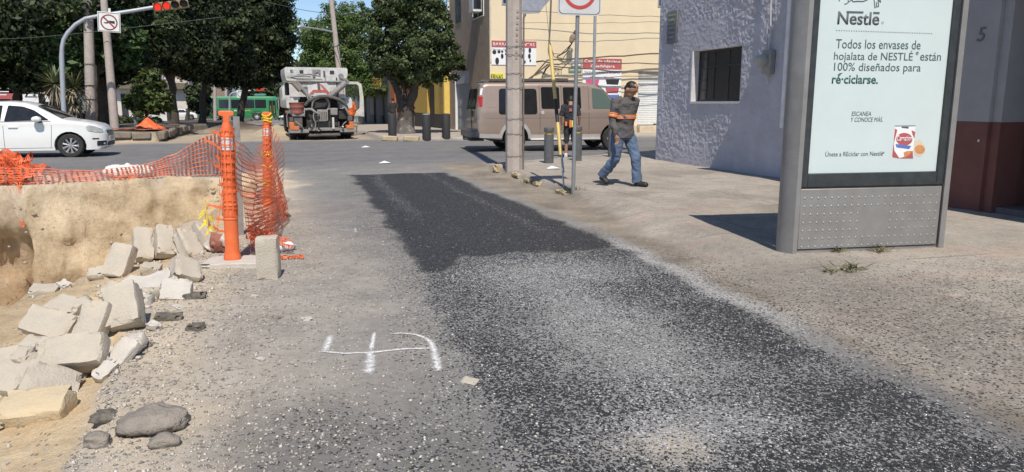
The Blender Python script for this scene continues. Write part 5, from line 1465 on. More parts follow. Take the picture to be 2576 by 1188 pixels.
def van():
    bd = M('van_bronze', (.35, .27, .222), .32, .30, var=.05, scale=1.5, dirt=.22, dirtcol=(.34, .27, .22), coat=.4)
    lowc = M('van_trim', (.52, .49, .47), .4, .2, var=.06, dirt=.3)
    r = .36; xf, xr = 1.92, -1.50; za = .36
    top = [(-2.78, .95), (-2.76, 1.3), (-2.66, 1.80), (-2.60, 1.97), (-2.45, 2.02), (0, 2.05), (1.0, 2.03), (1.35, 1.985), (1.62, 1.84), (2.05, 1.42), (2.30, 1.22), (2.55, 1.15), (2.72, 1.02), (2.78, .80), (2.78, .45), (2.68, .36)]
    bot = arch(xf, .37, .45, za) + arch(xr, .37, .45, za) + [(-2.72, .42)]
    def w(x, z):
        return .985 - np.interp(z, [.9, 1.15, 2.05], [0, .01, .20]) - np.interp(x, [-2.8, -2.55, 2.0, 2.5, 2.8], [.05, 0, 0, .06, .16]) - np.interp(z, [.35, .6], [.03, 0])
    sh = Shell(top + bot, w, .09, top)
    root = empty('van', (0, 0, 0), 0, 'bronze passenger van seen from its right side on the cross street', 'van')
    sh.body('body', bd, root, dx=.07, dz=.045, crown=.03)
    MB().bb(-2.2, 2.3, -.72, .72, .30, .75).build('underbody', MAT['black_plastic'], root)
    gd = M('van_glass', (.016, .015, .015), .07, var=.2)
    dk = MAT['black_plastic']
    for s in (-1, 1):
        sh.patch('side_window', rpoly([(-2.06, 1.10), (-.75, 1.10), (-.75, 1.85), (-2.02, 1.85)], .10), gd, root, .006, s)
        sh.patch('side_window', rpoly([(-.60, 1.26), (.03, 1.26), (.03, 1.90), (-.60, 1.90)], .06), gd, root, .006, s)
        sh.patch('side_window', rpoly([(.16, 1.26), (.78, 1.26), (.78, 1.90), (.16, 1.90)], .06), gd, root, .006, s)
    sh.patch('side_window', rpoly([(1.18, 1.26), (2.02, 1.26), (1.98, 1.38), (1.56, 1.83), (1.18, 1.88)], .06), glass_mat('front_glass', (.10, .14, .12), .06), root, .006, -1)
    def seam(pts, wd=.006):
        pl = [(x - wd, z) for x, z in pts] + [(x + wd, z) for x, z in pts[::-1]]
        sh.patch('panel_gap', pl, dk, root, .0015, th=.003)
    for x in (-.66, .10, 1.05): seam([(x, .42), (x, 1.95)])
    seam([(1.98, 1.24), (2.0, .84)])
    sh.patch('crease', [(-2.6, .985), (1.95, .985), (1.95, .998), (-2.6, .998)], M('crease', (.17, .125, .11), .5), root, .002, th=.004)
    sh.patch('lower_trim', [(-2.70, .42), (-1.98, .40), (-1.98, .52), (-2.70, .54)], lowc, root, .012, th=.02)
    sh.patch('lower_trim', [(-1.04, .38), (1.46, .38), (1.46, .50), (-1.04, .50)], lowc, root, .012, th=.02)
    MB().bb(-1.0, 1.45, -1.06, -.90, .33, .385).build('running_board', lowc, root, bevel=.02)
    b = MB()
    A = arch(xr, .37, .55, .40, 16); B = arch(xr, .37, .45, .40, 16)
    pl = A + B[::-1]
    sh.patch('wheel_arch_trim', pl, lowc, root, .016, th=.03, dx=.3, dz=.3)
    sh.patch('door_handle', rpoly([(.22, 1.0), (.36, 1.0), (.36, 1.2), (.22, 1.2)], .03), dk, root, .006)
    sh.patch('door_handle', rpoly([(-.62, 1.10), (-.52, 1.10), (-.52, 1.2), (-.62, 1.2)], .02), lowc, root, .012)
    sh.patch('tail_light', rpoly([(-2.745, 1.33), (-2.60, 1.33), (-2.56, 1.62), (-2.70, 1.62)], .02), M('tail_red', (.42, .03, .025), .25), root, .012)
    sh.patch('side_sticker', rpoly([(-2.66, 1.66), (-2.60, 1.66), (-2.55, 1.86), (-2.62, 1.86)], .01), MAT['ink_white'], root, .008)
    sh.patch('embossed_frame', [(-2.42, 1.30), (-2.16, 1.30), (-2.16, 1.31), (-2.42, 1.31)], M('crease2', (.2, .15, .13), .5), root, .002, th=.004)
    # tail: doors, glass, bumper, hitch
    tail = MB()
    for s in (-1, 1):
        tail.add([(-2.80, s * .06, 1.25), (-2.80, s * .70, 1.25), (-2.695, s * .62, 1.85), (-2.695, s * .06, 1.85)], [(0, 1, 2, 3)])
    tail.build('rear_window', gd, root)
    MB().bb(-2.79, -2.77, -.008, .008, .62, 1.9).build('rear_door_gap', dk, root)
    MB().box((-2.80, -.22, 1.12), (.04, .08, .16)).build('rear_handle', dk, root)
    MB().bb(-2.98, -2.70, -.96, .96, .42, .62).build('rear_bumper', M('bumper_steel', (.16, .165, .18), .35, .6, dirt=.3), root, bevel=.03)
    MB().bb(-2.95, -2.5, -.7, .7, .32, .44).build('hitch_beam', dk, root)
    h = MB(); h.tube([(-2.9, -.4, .38), (-3.12, -.4, .36), (-3.14, -.4, .46)], .025, 8); h.lathe([(.01, .45), (.035, .48), (.01, .52)], 10, Matrix.Translation((-3.14, -.4, 0))); h.build('tow_ball', MAT['dark_metal'], root)
    # dark roof fairing and rack
    rk = M('roof_dark', (.10, .085, .08), .5, var=.15, dirt=.3)
    MB().prism(rpoly([(-2.50, 2.04), (-2.45, 2.10), (-.9, 2.135), (.35, 2.12), (.95, 2.05), (.9, 2.03)], .03), -.62, .62).build('roof_fairing', rk, root)
    b = MB()
    for s in (-1, 1):
        b.tube([(-2.3, s * .68, 2.12), (.4, s * .68, 2.14)], .022, 8)
        for x in (-2.2, -1.3, -.4, .3): b.tube([(x, s * .68, 2.0), (x, s * .68, 2.13)], .016, 6)
    b.build('roof_rail', rk, root)
    MB().box((1.95, -1.10, 1.28), (.14, .16, .30)).build('mirror', dk, root, bevel=.03)
    vs = []; mb = MB()
    for x, z in ((1.40, 1.955), (1.62, 1.83), (2.02, 1.445)):
        hw = float(w(np.array([x]), np.array([z]))[0]) - .10
        for t in np.linspace(-1, 1, 7): vs.append((x + .014, hw * t, z + .014 + .03 * (1 - t * t)))
    mb.add(vs, [(i * 7 + j, i * 7 + j + 1, (i + 1) * 7 + j + 1, (i + 1) * 7 + j) for i in range(2) for j in range(6)]).build('windscreen', gd, root)
    for x in (xf, xr):
        for s in (-1, 1): wheel(root, x, s * .84, r, .24, s, ALLOY, 6, .58)
    root.rotation_euler = (0, 0, R(-4))
    p = gp(1298, 382, 0)
    off = Matrix.Rotation(R(-4), 3, 'Z') @ Vector((xr * .9, -.84, 0))
    root.location = (p.x - off.x - .02, p.y - off.y + .12, 0)
    root.scale = (.90, 1, 1.0)
    return root
van()

def work_truck():
    root = empty('work_truck', (1.62, 30.2, 0), R(3), 'white road repair truck with hoses and hopper parked with its door open', 'truck')
    wp = M('truck_white', (.64, .635, .61), .5, var=.08, scale=2.5, dirt=.65, dirtcol=(.36, .34, .31))
    gr = M('truck_grime', (.11, .10, .092), .8, .1, var=.35, scale=5, dirt=.5, dirtcol=(.2, .175, .15))
    gy = M('truck_grey', (.27, .26, .25), .7, .1, var=.25, scale=5, dirt=.5, dirtcol=(.16, .14, .12))
    rd = M('barrel_red', (.25, .075, .055), .75, var=.25, scale=6, dirt=.5, dirtcol=(.2, .13, .11))
    og = M('truck_orange', (.62, .17, .045), .6, var=.2, scale=6, dirt=.45, dirtcol=(.3, .2, .14))
    dk = MAT['dark_metal']
    X = lambda cx: (cx - 620) / 362.0; Z = lambda cy: (1085 - cy) / 362.0
    def bx(nm, x0, x1, z0, z1, y0, y1, m, bev=.02, p=root): return MB().bb(X(x0), X(x1), y0, y1, Z(z1), Z(z0)).build(nm, m, p, bevel=bev)
    # wheels: twin tyres each side, and the front pair
    for cx in (232, 352, 905, 1010):
        m4 = Matrix.Translation((X(cx), 1.15, .49)) @ Matrix.Rotation(math.pi / 2, 4, 'Y')
        MB().lathe([(.26, -.14), (.44, -.145), (.49, -.10), (.49, .10), (.44, .145), (.26, .14)], 28, m4).build('wheel', MAT['black_rubber'], root)
    for s in (-1, 1):
        m4 = Matrix.Translation((s * .98, 5.9, .49)) @ Matrix.Rotation(math.pi / 2, 4, 'Y')
        MB().lathe([(.26, -.14), (.44, -.145), (.49, -.10), (.49, .10), (.44, .145), (.26, .14)], 28, m4).build('wheel', MAT['black_rubber'], root)
    bx('chassis', 330, 900, 900, 985, .3, 7, gr)
    bx('mud_flap', 168, 415, 975, 1010, .42, .46, dk, .004); bx('mud_flap', 850, 1075, 975, 1010, .42, .46, dk, .004)
    bx('step', 150, 420, 935, 985, -.1, .5, gy); bx('step', 850, 1085, 930, 982, -.1, .5, gy)
    bx('tail_beam', 415, 852, 915, 960, .0, .35, gy); 
    b = MB(); b.add([(X(410), -.12, Z(1020)), (X(850), -.12, Z(1015)), (X(850), .3, Z(965)), (X(410), .3, Z(970)), (X(410), -.10, Z(1035)), (X(850), -.10, Z(1030))], [(0, 1, 2, 3), (0, 1, 5, 4)]); b.build('spray_apron', gr, root)
    b = MB()
    b.add([(X(162), -.12, Z(830)), (X(222), -.12, Z(830)), (X(222), -.12, Z(885)), (X(290), -.12, Z(885)), (X(290), -.12, Z(940)), (X(162), -.12, Z(940))], [(0, 1, 2, 3, 4, 5)])
    b2 = MB().prism([(X(162), Z(830)), (X(222), Z(830)), (X(222), Z(885)), (X(290), Z(885)), (X(290), Z(940)), (X(162), Z(940))], -.12, .4); b2.build('orange_box', og, root, bevel=.012)
    MB().prism([(X(940), Z(880)), (X(985), Z(880)), (X(985), Z(830)), (X(1042), Z(830)), (X(1042), Z(932)), (X(940), Z(932))], -.12, .4).build('orange_box', og, root, bevel=.012)
    def lamp(cx, cy, r, m, y=-.16):
        MB().lathe([(r, 0), (r * .95, .03), (r * .5, .05), (.005, .055)], 16, Matrix.Translation((X(cx), y, Z(cy))) @ Matrix.Rotation(math.pi / 2, 4, 'X'), caps=False).build('lamp', m, root)
    lamp(315, 910, .055, MAT['dark_metal']); lamp(885, 905, .05, dk); lamp(886, 902, .032, MAT['white_plastic'], -.2); lamp(848, 405, .038, MAT['white_plastic'], .05)
    bx('lamp_box', 168, 215, 765, 828, -.1, .1, gr); bx('lamp_box', 965, 1030, 755, 820, -.1, .1, gr)
    # red drum
    m4 = Matrix.Translation((X(278), .15, 0))
    MB().lathe([(.25, Z(720)), (.265, Z(700)), (.25, Z(690)), (.265, Z(640)), (.285, Z(630)), (.27, Z(620)), (.29, Z(575)), (.305, Z(565)), (.29, Z(560)), (.25, Z(590)), (.2, Z(600))], 24, m4).build('red_drum', rd, root)
    bx('drum_shelf', 205, 375, 715, 755, -.05, .5, gy); bx('drum_stand', 225, 340, 755, 930, 0, .45, gr)
    # engine bay
    bx('engine_box', 548, 695, 662, 820, .0, .5, M('engine_grey', (.30, .28, .255), .7, var=.2, dirt=.5, dirtcol=(.2, .17, .15)))
    b = MB()
    for k in range(5): b.bb(X(570 + 24 * k), X(582 + 24 * k), -.012, -.002, Z(800), Z(690))
    b.build('louvre', gr, root)
    bx('engine_block', 500, 700, 520, 660, .2, .9, dk, .04); bx('side_tank', 720, 840, 660, 900, .15, .8, dk, .03); bx('side_tank', 848, 985, 650, 800, .1, .8, dk, .03); bx('side_tank', 400, 540, 640, 920, .2, .8, dk, .03); bx('lower_block', 560, 860, 830, 915, .2, .8, gr, .03)
    bx('pump_box', 728, 830, 640, 740, -.05, .2, gy, .03)
    bx('marker_post', 440, 467, 808, 935, -.06, -.02, wp, .004); bx('marker_post', 746, 775, 770, 930, -.06, -.02, wp, .004)
    def hose(pts, r, m, nm='hose'):
        P = [Vector((X(a), y, Z(c))) for a, c, y in pts]
        # smooth it
        for _ in range(2):
            Q = [P[0]]
            for a, b_ in zip(P[:-1], P[1:]): Q += [a.lerp(b_, .25), a.lerp(b_, .75)]
            P = Q + [P[-1]]
        MB().tube(P, r, 8).build(nm, m, root)
    hose([(390, 600, 0), (430, 545, -.1), (520, 490, -.15), (640, 470, -.15), (760, 490, -.15), (880, 530, -.12), (950, 600, -.1), (965, 660, 0)], .062, gr)
    hose([(475, 640, -.05), (490, 540, -.12), (570, 495, -.16), (680, 488, -.1)], .035, gy)
    hose([(385, 660, 0), (470, 650, -.1), (520, 700, -.12), (570, 720, -.1)], .045, gy)
    hose([(430, 720, -.1), (460, 800, -.14), (430, 880, -.1), (480, 930, -.1)], .028, dk); hose([(500, 700, -.1), (480, 780, -.15), (520, 850, -.12), (500, 930, -.1), (560, 960, -.1)], .026, gy)
    hose([(530, 740, -.1), (560, 820, -.12), (540, 900, -.1), (590, 960, -.1)], .025, dk); hose([(860, 560, 0), (930, 620, -.1), (970, 700, -.1), (990, 760, 0)], .04, gy)
    hose([(410, 280, .1), (412, 480, 0), (445, 545, -.1)], .018, gy); hose([(660, 470, -.1), (720, 560, 0), (715, 640, .1)], .05, gy)
    hose([(240, 820, -.1), (300, 860, -.14), (345, 925, -.1)], .02, gy); hose([(940, 830, -.1), (900, 860, -.14), (880, 900, -.1)], .02, gy)
    # white hopper with bevelled face
    ho = MB()
    ho.prism(rpoly([(X(140), Z(75)), (X(1003), Z(75)), (X(1003), Z(180)), (X(960), Z(262)), (X(160), Z(262)), (X(140), Z(180))], .08), .25, 2.9)
    ho.build('hopper', wp, root)
    def flat(nm, pts, y0, y1, m): return MB().prism([(X(a), Z(c)) for a, c in pts], y0, y1).build(nm, m, root)
    for x0, x1, y0, y1 in ((215, 260, 110, 160), (340, 392, 115, 160), (755, 815, 115, 165), (665, 685, 120, 210)): bx('lamp_recess', x0, x1, y0, y1, .235, .252, dk, .004)
    flat('hopper_bracket', [(515, 105), (625, 105), (625, 160), (600, 160), (590, 135), (560, 150), (545, 205), (515, 205)], .20, .248, gy)
    flat('hopper_rib', [(160, 200), (240, 105), (330, 105), (335, 165), (185, 215)], .235, .249, M('rib_shade', (.55, .55, .54), .5, dirt=.3))
    flat('hopper_door', [(872, 175), (908, 150), (945, 175), (945, 262), (890, 262)], .20, .248, gy)
    b = MB()
    for za, zb, ya in ((185, 170, .0), (195, 205, -.05), (265, 262, .05)):
        b.tube([(X(160 if za != 265 else 170), ya, Z(za + 30)), (X(300), ya, Z(za + 5)), (X(480 if za != 265 else 1010), ya, Z(zb + (0 if za != 265 else 8)))], .03 if za != 265 else .035, 8)
    b.tube([(X(480), 0, Z(175)), (X(620), .1, Z(200))], .025, 8); b.tube([(X(180), 0, Z(215)), (X(300), .1, Z(240)), (X(640), .1, Z(238))], .022, 8)
    b.build('boom', gy, root)
    # funnel arms, chevron board, cab sides
    flat('lower_hopper', [(235, 262), (960, 262), (720, 500), (520, 500)], .35, 2.4, wp)
    flat('chevron_board', [(430, 330), (560, 300), (690, 285), (740, 340), (735, 450), (640, 490), (520, 480), (440, 440)], .05, .07, wp)
    flat('chevron_stripe', [(455, 440), (505, 385), (560, 385), (660, 385), (600, 305), (625, 310), (740, 435), (700, 455), (680, 420), (520, 420), (500, 450)], .035, .049, M('chevron_red', (.50, .10, .08), .55, dirt=.35))
    flat('hook_plate', [(565, 300), (600, 290), (605, 380), (570, 375)], .02, .034, gr)
    MB().tube([(X(235), .05, Z(285)), (X(330), .0, Z(400))], .09, 10).build('funnel_arm', M('arm_brown', (.20, .16, .14), .7, dirt=.4), root)
    MB().tube([(X(290), .1, Z(285)), (X(500), .1, Z(540))], .085, 10).build('funnel_arm', gy, root)
    MB().tube([(X(960), .0, Z(285)), (X(715), -.02, Z(490))], [.12, .10], 12).build('funnel_arm', gy, root)
    MB().tube([(X(890), .05, Z(215)), (X(985), .05, Z(260)), (X(985), .05, Z(300))], .06, 8).build('funnel_arm', gy, root)
    MB().tube([(X(838), .1, Z(215)), (X(845), .1, Z(640))], .025, 8).build('stay', dk, root); MB().tube([(X(683), .15, Z(120)), (X(686), .1, Z(470))], .015, 6).build('stay', gy, root)
    bx('dark_back', 330, 1000, 480, 640, 1.0, 1.3, dk)
    # cab
    cab = MB().prism(rpoly([(X(180), Z(640)), (X(180), Z(330)), (X(250), Z(270)), (X(960), Z(270)), (X(1030), Z(330)), (X(1030), Z(640))], .1), 4.4, 6.6); cab.build('cab', wp, root)
    flat('side_cowl', rpoly([(145, 640), (145, 520), (170, 482), (330, 482), (330, 520), (200, 545), (185, 640)], 18), .4, 4.0, wp)
    MB().prism(rpoly([(X(880), Z(640)), (X(880), Z(445)), (X(960), Z(445)), (X(975), Z(485)), (X(1040), Z(485)), (X(1060), Z(530)), (X(1060), Z(640))], .04), .4, 4.0).build('side_cowl', wp, root)
    bx('cowl_box', 868, 970, 452, 510, .25, .4, wp, .02); bx('cowl_shade', 870, 972, 512, 520, .22, .4, gr, .004)
    bx('mirror', 150, 213, 290, 460, 1.2, 1.3, MAT['black_plastic'], .04)
    MB().tube([(X(185), 1.25, Z(290)), (X(330), 1.4, Z(285))], .025, 6).build('mirror_arm', dk, root)
    # open door: frame with its window, standing out from the cab
    DO = [(X(1000), Z(268)), (X(1190), Z(268)), (X(1245), Z(300)), (X(1268), Z(480)), (X(1268), Z(762)), (X(1125), Z(745)), (X(1040), Z(745)), (X(1000), Z(700))]
    WI = [(X(1012), Z(305)), (X(1175), Z(305)), (X(1205), Z(330)), (X(1215), Z(480)), (X(1205), Z(640)), (X(1100), Z(735)), (X(1050), Z(735)), (X(1012), Z(690))]
    fx = lambda x, z: ((x + 1.62) * 34.15 / 30.2 - 1.62, 1.45 + (z - 1.45) * 34.15 / 30.2)
    DO = [fx(*p) for p in DO]; WI = [fx(*p) for p in WI]
    b = MB(); n = len(DO)
    for y0 in (3.9, 3.99):
        b.add([(x, y0, z) for x, z in DO + WI], [(i, (i + 1) % n, n + (i + 1) % n, n + i) for i in range(n)])
    b.add([(x, y, z) for y in (3.9, 3.99) for x, z in DO], [(i, (i + 1) % n, n + (i + 1) % n, n + i) for i in range(n)])
    b.add([(x, y, z) for y in (3.9, 3.99) for x, z in WI], [(i, (i + 1) % n, n + (i + 1) % n, n + i) for i in range(n)])
    door = b.build('door', wp, root)
    g_ = M('seal_black', (.03, .03, .03), .6)
    b = MB(); s_ = [(X(620) + (x - X(620)) * 1.0, z) for x, z in WI]; c = Vector((sum(x for x, z in WI) / n, sum(z for x, z in WI) / n))
    inn = [tuple(Vector(p).lerp(c, .06)) for p in WI]
    b.add([(x, 3.905, z) for x, z in WI + inn], [(i, (i + 1) % n, n + (i + 1) % n, n + i) for i in range(n)]); b.build('seal', g_, door)
    MB().add([(x, 3.94, z) for x, z in inn], [tuple(range(n))]).build('pane', glass_mat('door_glass', (.05, .055, .05), .05, .35), door)
    # small things on the right flank
    MB().tube([(X(1115), .5, Z(1000)), (X(1125), .5, Z(760))], .018, 6).build('step_rail', gy, root)
    bx('hose_reel', 1040, 1120, 870, 915, .2, .5, M('reel_tan', (.33, .22, .13), .7, dirt=.4), .03)
    MB().tube([(X(140), .3, Z(900)), (X(140), .4, Z(740)), (X(170), .4, Z(700))], .02, 6).build('step_rail', gy, root)
    bx('tail_light', 128, 150, 680, 715, .5, .56, MAT['ink_red'], .01)
work_truck()

def bus():
    gn = M('bus_green', (.028, .235, .085), .35, var=.06, scale=1.2, dirt=.12, coat=.3)
    a = atY(516, 300, 103); b_ = atY(690, 300, 100)
    z = tz(-6, 101)
    L = 9.6
    root = empty('green_bus', (0, 0, 0), R(-4), 'green city bus crossing behind the trees beyond the orange posts', 'bus')
    out = rpoly([(-L / 2, .45), (-L / 2, 2.85), (-L / 2 + .2, 3.0), (L / 2 - .35, 3.0), (L / 2 - .1, 2.7), (L / 2, 1.4), (L / 2, .45)], .08) 
    out = [(L / 2, 1.4), (L / 2 - .08, 2.7), (L / 2 - .35, 3.0), (-L / 2 + .2, 3.0), (-L / 2, 2.8), (-L / 2, .42)] + arch(-2.6, .5, .58, .36, 10)[::-1] + arch(2.25, .5, .58, .36, 10)[::-1] + [(L / 2 - .05, .42)]
    sh = Shell(out, lambda x, z: 1.2 - np.interp(z, [1.3, 3.0], [0, .08]), .10)
    sh.body('body', gn, root, dx=.6, dz=.3)
    gd = MAT['glass_dark']
    for k in range(4): sh.patch('side_window', rpoly([(-2.15 + 1.42 * k, 1.55), (-.83 + 1.42 * k, 1.55), (-.83 + 1.42 * k, 2.62), (-2.15 + 1.42 * k, 2.62)], .06), gd, root)
    sh.patch('rear_window', rpoly([(-4.55, 1.3), (-3.9, 1.3), (-3.9, 2.55), (-4.55, 2.55)], .1), gd, root)
    for x0 in (-3.45, 3.75):
        d = sh.patch('door', rpoly([(x0, .55), (x0 + .85, .55), (x0 + .85, 2.55), (x0, 2.55)], .05), M('bus_door', (.02, .10, .05), .4), root)
        for k in range(2): sh.patch('door_glass', rpoly([(x0 + .07 + .4 * k, .75), (x0 + .39 + .4 * k, .75), (x0 + .39 + .4 * k, 2.45), (x0 + .07 + .4 * k, 2.45)], .03), gd, root, .010)
        for k in range(2): sh.patch('handrail', [(x0 + .2 + .4 * k, .9), (x0 + .24 + .4 * k, .9), (x0 + .24 + .4 * k, 1.9), (x0 + .2 + .4 * k, 1.9)], M('rail_yellow', (.6, .45, .05), .5), root, .014)
    sh.patch('roof_edge', [(-4.5, 2.78), (4.4, 2.78), (4.4, 2.85), (-4.5, 2.85)], M('bus_pale', (.12, .42, .24), .4), root, .006)
    sh.patch('skirt_line', [(-4.6, .95), (4.6, .95), (4.6, 1.0), (-4.6, 1.0)], M('bus_dark', (.015, .12, .045), .4), root, .006)
    text('lettering', 'Transporte', M('bus_yellow', (.75, .62, .08), .5), root, width=1.5, height=.24, mtx=Matrix.Translation((.0, -1.222, 1.12)), extrude=.004, bold=.02)
    text('lettering', 'Mi', MAT['ink_white'], root, width=.3, height=.22, mtx=Matrix.Translation((-.4, -1.222, 1.12)), extrude=.004, bold=.02)
    MB().bb(2.0, 3.4, -.6, .6, 3.0, 3.35).build('roof_unit', M('roof_unit', (.06, .22, .18), .6, var=.2), root, bevel=.1)
    for x in (-2.6, 2.25):
        for s in (-1, 1): wheel(root, x, s * 1.05, .5, .28, s, MAT['white_paint'], 6, .55)
    MB().bb(4.72, 4.86, -1.1, 1.1, 1.35, 2.65).build('windscreen', gd, root, bevel=.03)
    p = atY(602, 300, 101)
    root.location = (p.x, 101, tz(p.x, 101) - .05)
bus()

def small_cars():
    def mini(label, px, Y, col, rz, grp, dark=False):
        p = atY(px, 300, Y); z = tz(p.x, Y)
        root = empty('parked_car', (p.x, Y, z), rz, label, 'car', grp)
        m = M('far_paint', col, .3, var=.03, coat=.4)
        out = [(2.1, .75), (1.9, .88), (1.2, 1.0), (.55, 1.42), (-.9, 1.46), (-1.7, 1.05), (-2.1, .98), (-2.15, .4)] + arch(-1.35, .34, .39, .28, 8)[::-1] + arch(1.35, .34, .39, .28, 8)[::-1] + [(2.1, .35)]
        sh = Shell(out, lambda x, z: .86 - np.interp(z, [.95, 1.46], [0, .2]), .06)
        sh.body('body', m, root, dx=.5, dz=.2)
        for s in (-1, 1):
            sh.patch('side_window', rpoly([(.95, 1.0), (.5, 1.34), (-.15, 1.36), (-.15, 1.0)], .04), MAT['glass_dark'], root, .006, s)
            sh.patch('side_window', rpoly([(-.22, 1.0), (-.22, 1.36), (-.85, 1.36), (-1.35, 1.02)], .04), MAT['glass_dark'], root, .006, s)
        for x in (-1.35, 1.35):
            for s in (-1, 1): wheel(root, x, s * .76, .33, .2, s, ALLOY, 5)
        MB().box((2.12, 0, .5), (.06, 1.5, .25)).build('bumper', MAT['dark_metal'], root)
        vs = [(.62, -.62, 1.39), (.62, .62, 1.39), (1.2, .74, 1.03), (1.2, -.74, 1.03)]
        MB().add([(x + .03, y, z + .03) for x, y, z in vs], [(0, 1, 2, 3)]).build('windscreen', MAT['glass_dark'], root)
        MB().add([(-.95, -.62, 1.45), (-.95, .62, 1.45), (-1.72, .74, 1.09), (-1.72, -.74, 1.09)], [(0, 1, 2, 3)]).build('rear_glass', MAT['glass_dark'], root)
        return root
    mini('white parked car half hidden by trunks left of the bus', 455, 108, (.80, .80, .80), 0, None)
    g = 'cars queued far down the street'
    for k, (px, Y, c, l) in enumerate(((712, 150, (.78, .78, .78), 'white car at the head of the queue beside the work truck'), (702, 172, (.75, .76, .78), 'pale car second in the far queue'), (718, 196, (.10, .11, .13), 'dark car third in the far queue'), (706, 220, (.62, .63, .65), 'silver car further back in the far queue'), (698, 250, (.3, .05, .04), 'dull red car at the back of the far queue'))):
        mini(l, px, Y, c, R(-90 + 3 * k), g)
    # one cone beside the mound
    p = atY(722, 322, 55)
    t = empty('traffic_cone', (p.x, 55, tz(p.x, 55)), 0, 'orange cone left of the work truck', 'cone')
    MB().lathe([(.24, 0), (.24, .04), (.17, .05), (.04, .75), (.03, .76)], 16).build('body', MAT['orange_plastic'], t)
    MB().lathe([(.125, .36), (.093, .52)], 16, caps=False).build('collar', MAT['reflective'], t)
    # rider by the bus
small_cars()
# ------------------------------------------------------------------ people
def ellipsoid(mb, c, r, n=14, rot=None, m=0):
    prof = [(max(1e-3, math.sin(math.pi * i / 10)), -math.cos(math.pi * i / 10)) for i in range(11)]
    mt = Matrix.Translation(Vector(c)) @ (rot.to_4x4() if rot is not None else Matrix.Identity(4)) @ Matrix.Diagonal((*r, 1))
    return mb.lathe(prof, n, mt, m)
def loft(mb, rings, n=18, caps=True):
    """rings of (centre, depth radius, width radius, up tilt)"""
    vs, fs = [], []
    for (c, rx, ry) in rings:
        for j in range(n):
            a = 2 * math.pi * j / n
            vs.append((c[0] + rx * math.cos(a), c[1] + ry * math.sin(a), c[2]))
    k = len(rings)
    for i in range(k - 1):
        for j in range(n): fs.append((i * n + j, i * n + (j + 1) % n, (i + 1) * n + (j + 1) % n, (i + 1) * n + j))
    if caps: fs += [tuple(range(n - 1, -1, -1)), tuple((k - 1) * n + j for j in range(n))]
    return mb.add(vs, fs)
def fuse(name, mb, mat, parent, voxel=.009, smooth=4, wrinkle=0.0, seed=1, fn=None):
    o = mb.build(name + '_tmp', mat)
    md = o.modifiers.new('r', 'REMESH'); md.mode = 'VOXEL'; md.voxel_size = voxel; md.use_smooth_shade = True
    sm = o.modifiers.new('s', 'SMOOTH'); sm.factor = .5; sm.iterations = smooth
    dg = bpy.context.evaluated_depsgraph_get()
    me = bpy.data.meshes.new_from_object(o.evaluated_get(dg)); me.name = name
    old = o.data; bpy.data.objects.remove(o); bpy.data.meshes.remove(old)
    if wrinkle:
        n = len(me.vertices); co = np.empty(n * 3, np.float32); no = np.empty(n * 3, np.float32)
        me.vertices.foreach_get('co', co); me.vertices.foreach_get('normal', no); co = co.reshape(-1, 3); no = no.reshape(-1, 3)
        d = wrinkle * fbm(co[:, 0] * 9, co[:, 1] * 9, co[:, 2] * 13 + co[:, 0] * 8, 3, seed)
        me.vertices.foreach_set('co', (co + no * d[:, None]).astype(np.float32).ravel()); me.update()
    me.polygons.foreach_set('use_smooth', [True] * len(me.polygons))
    if not me.materials: me.materials.append(mat)
    return link(name, me, parent)
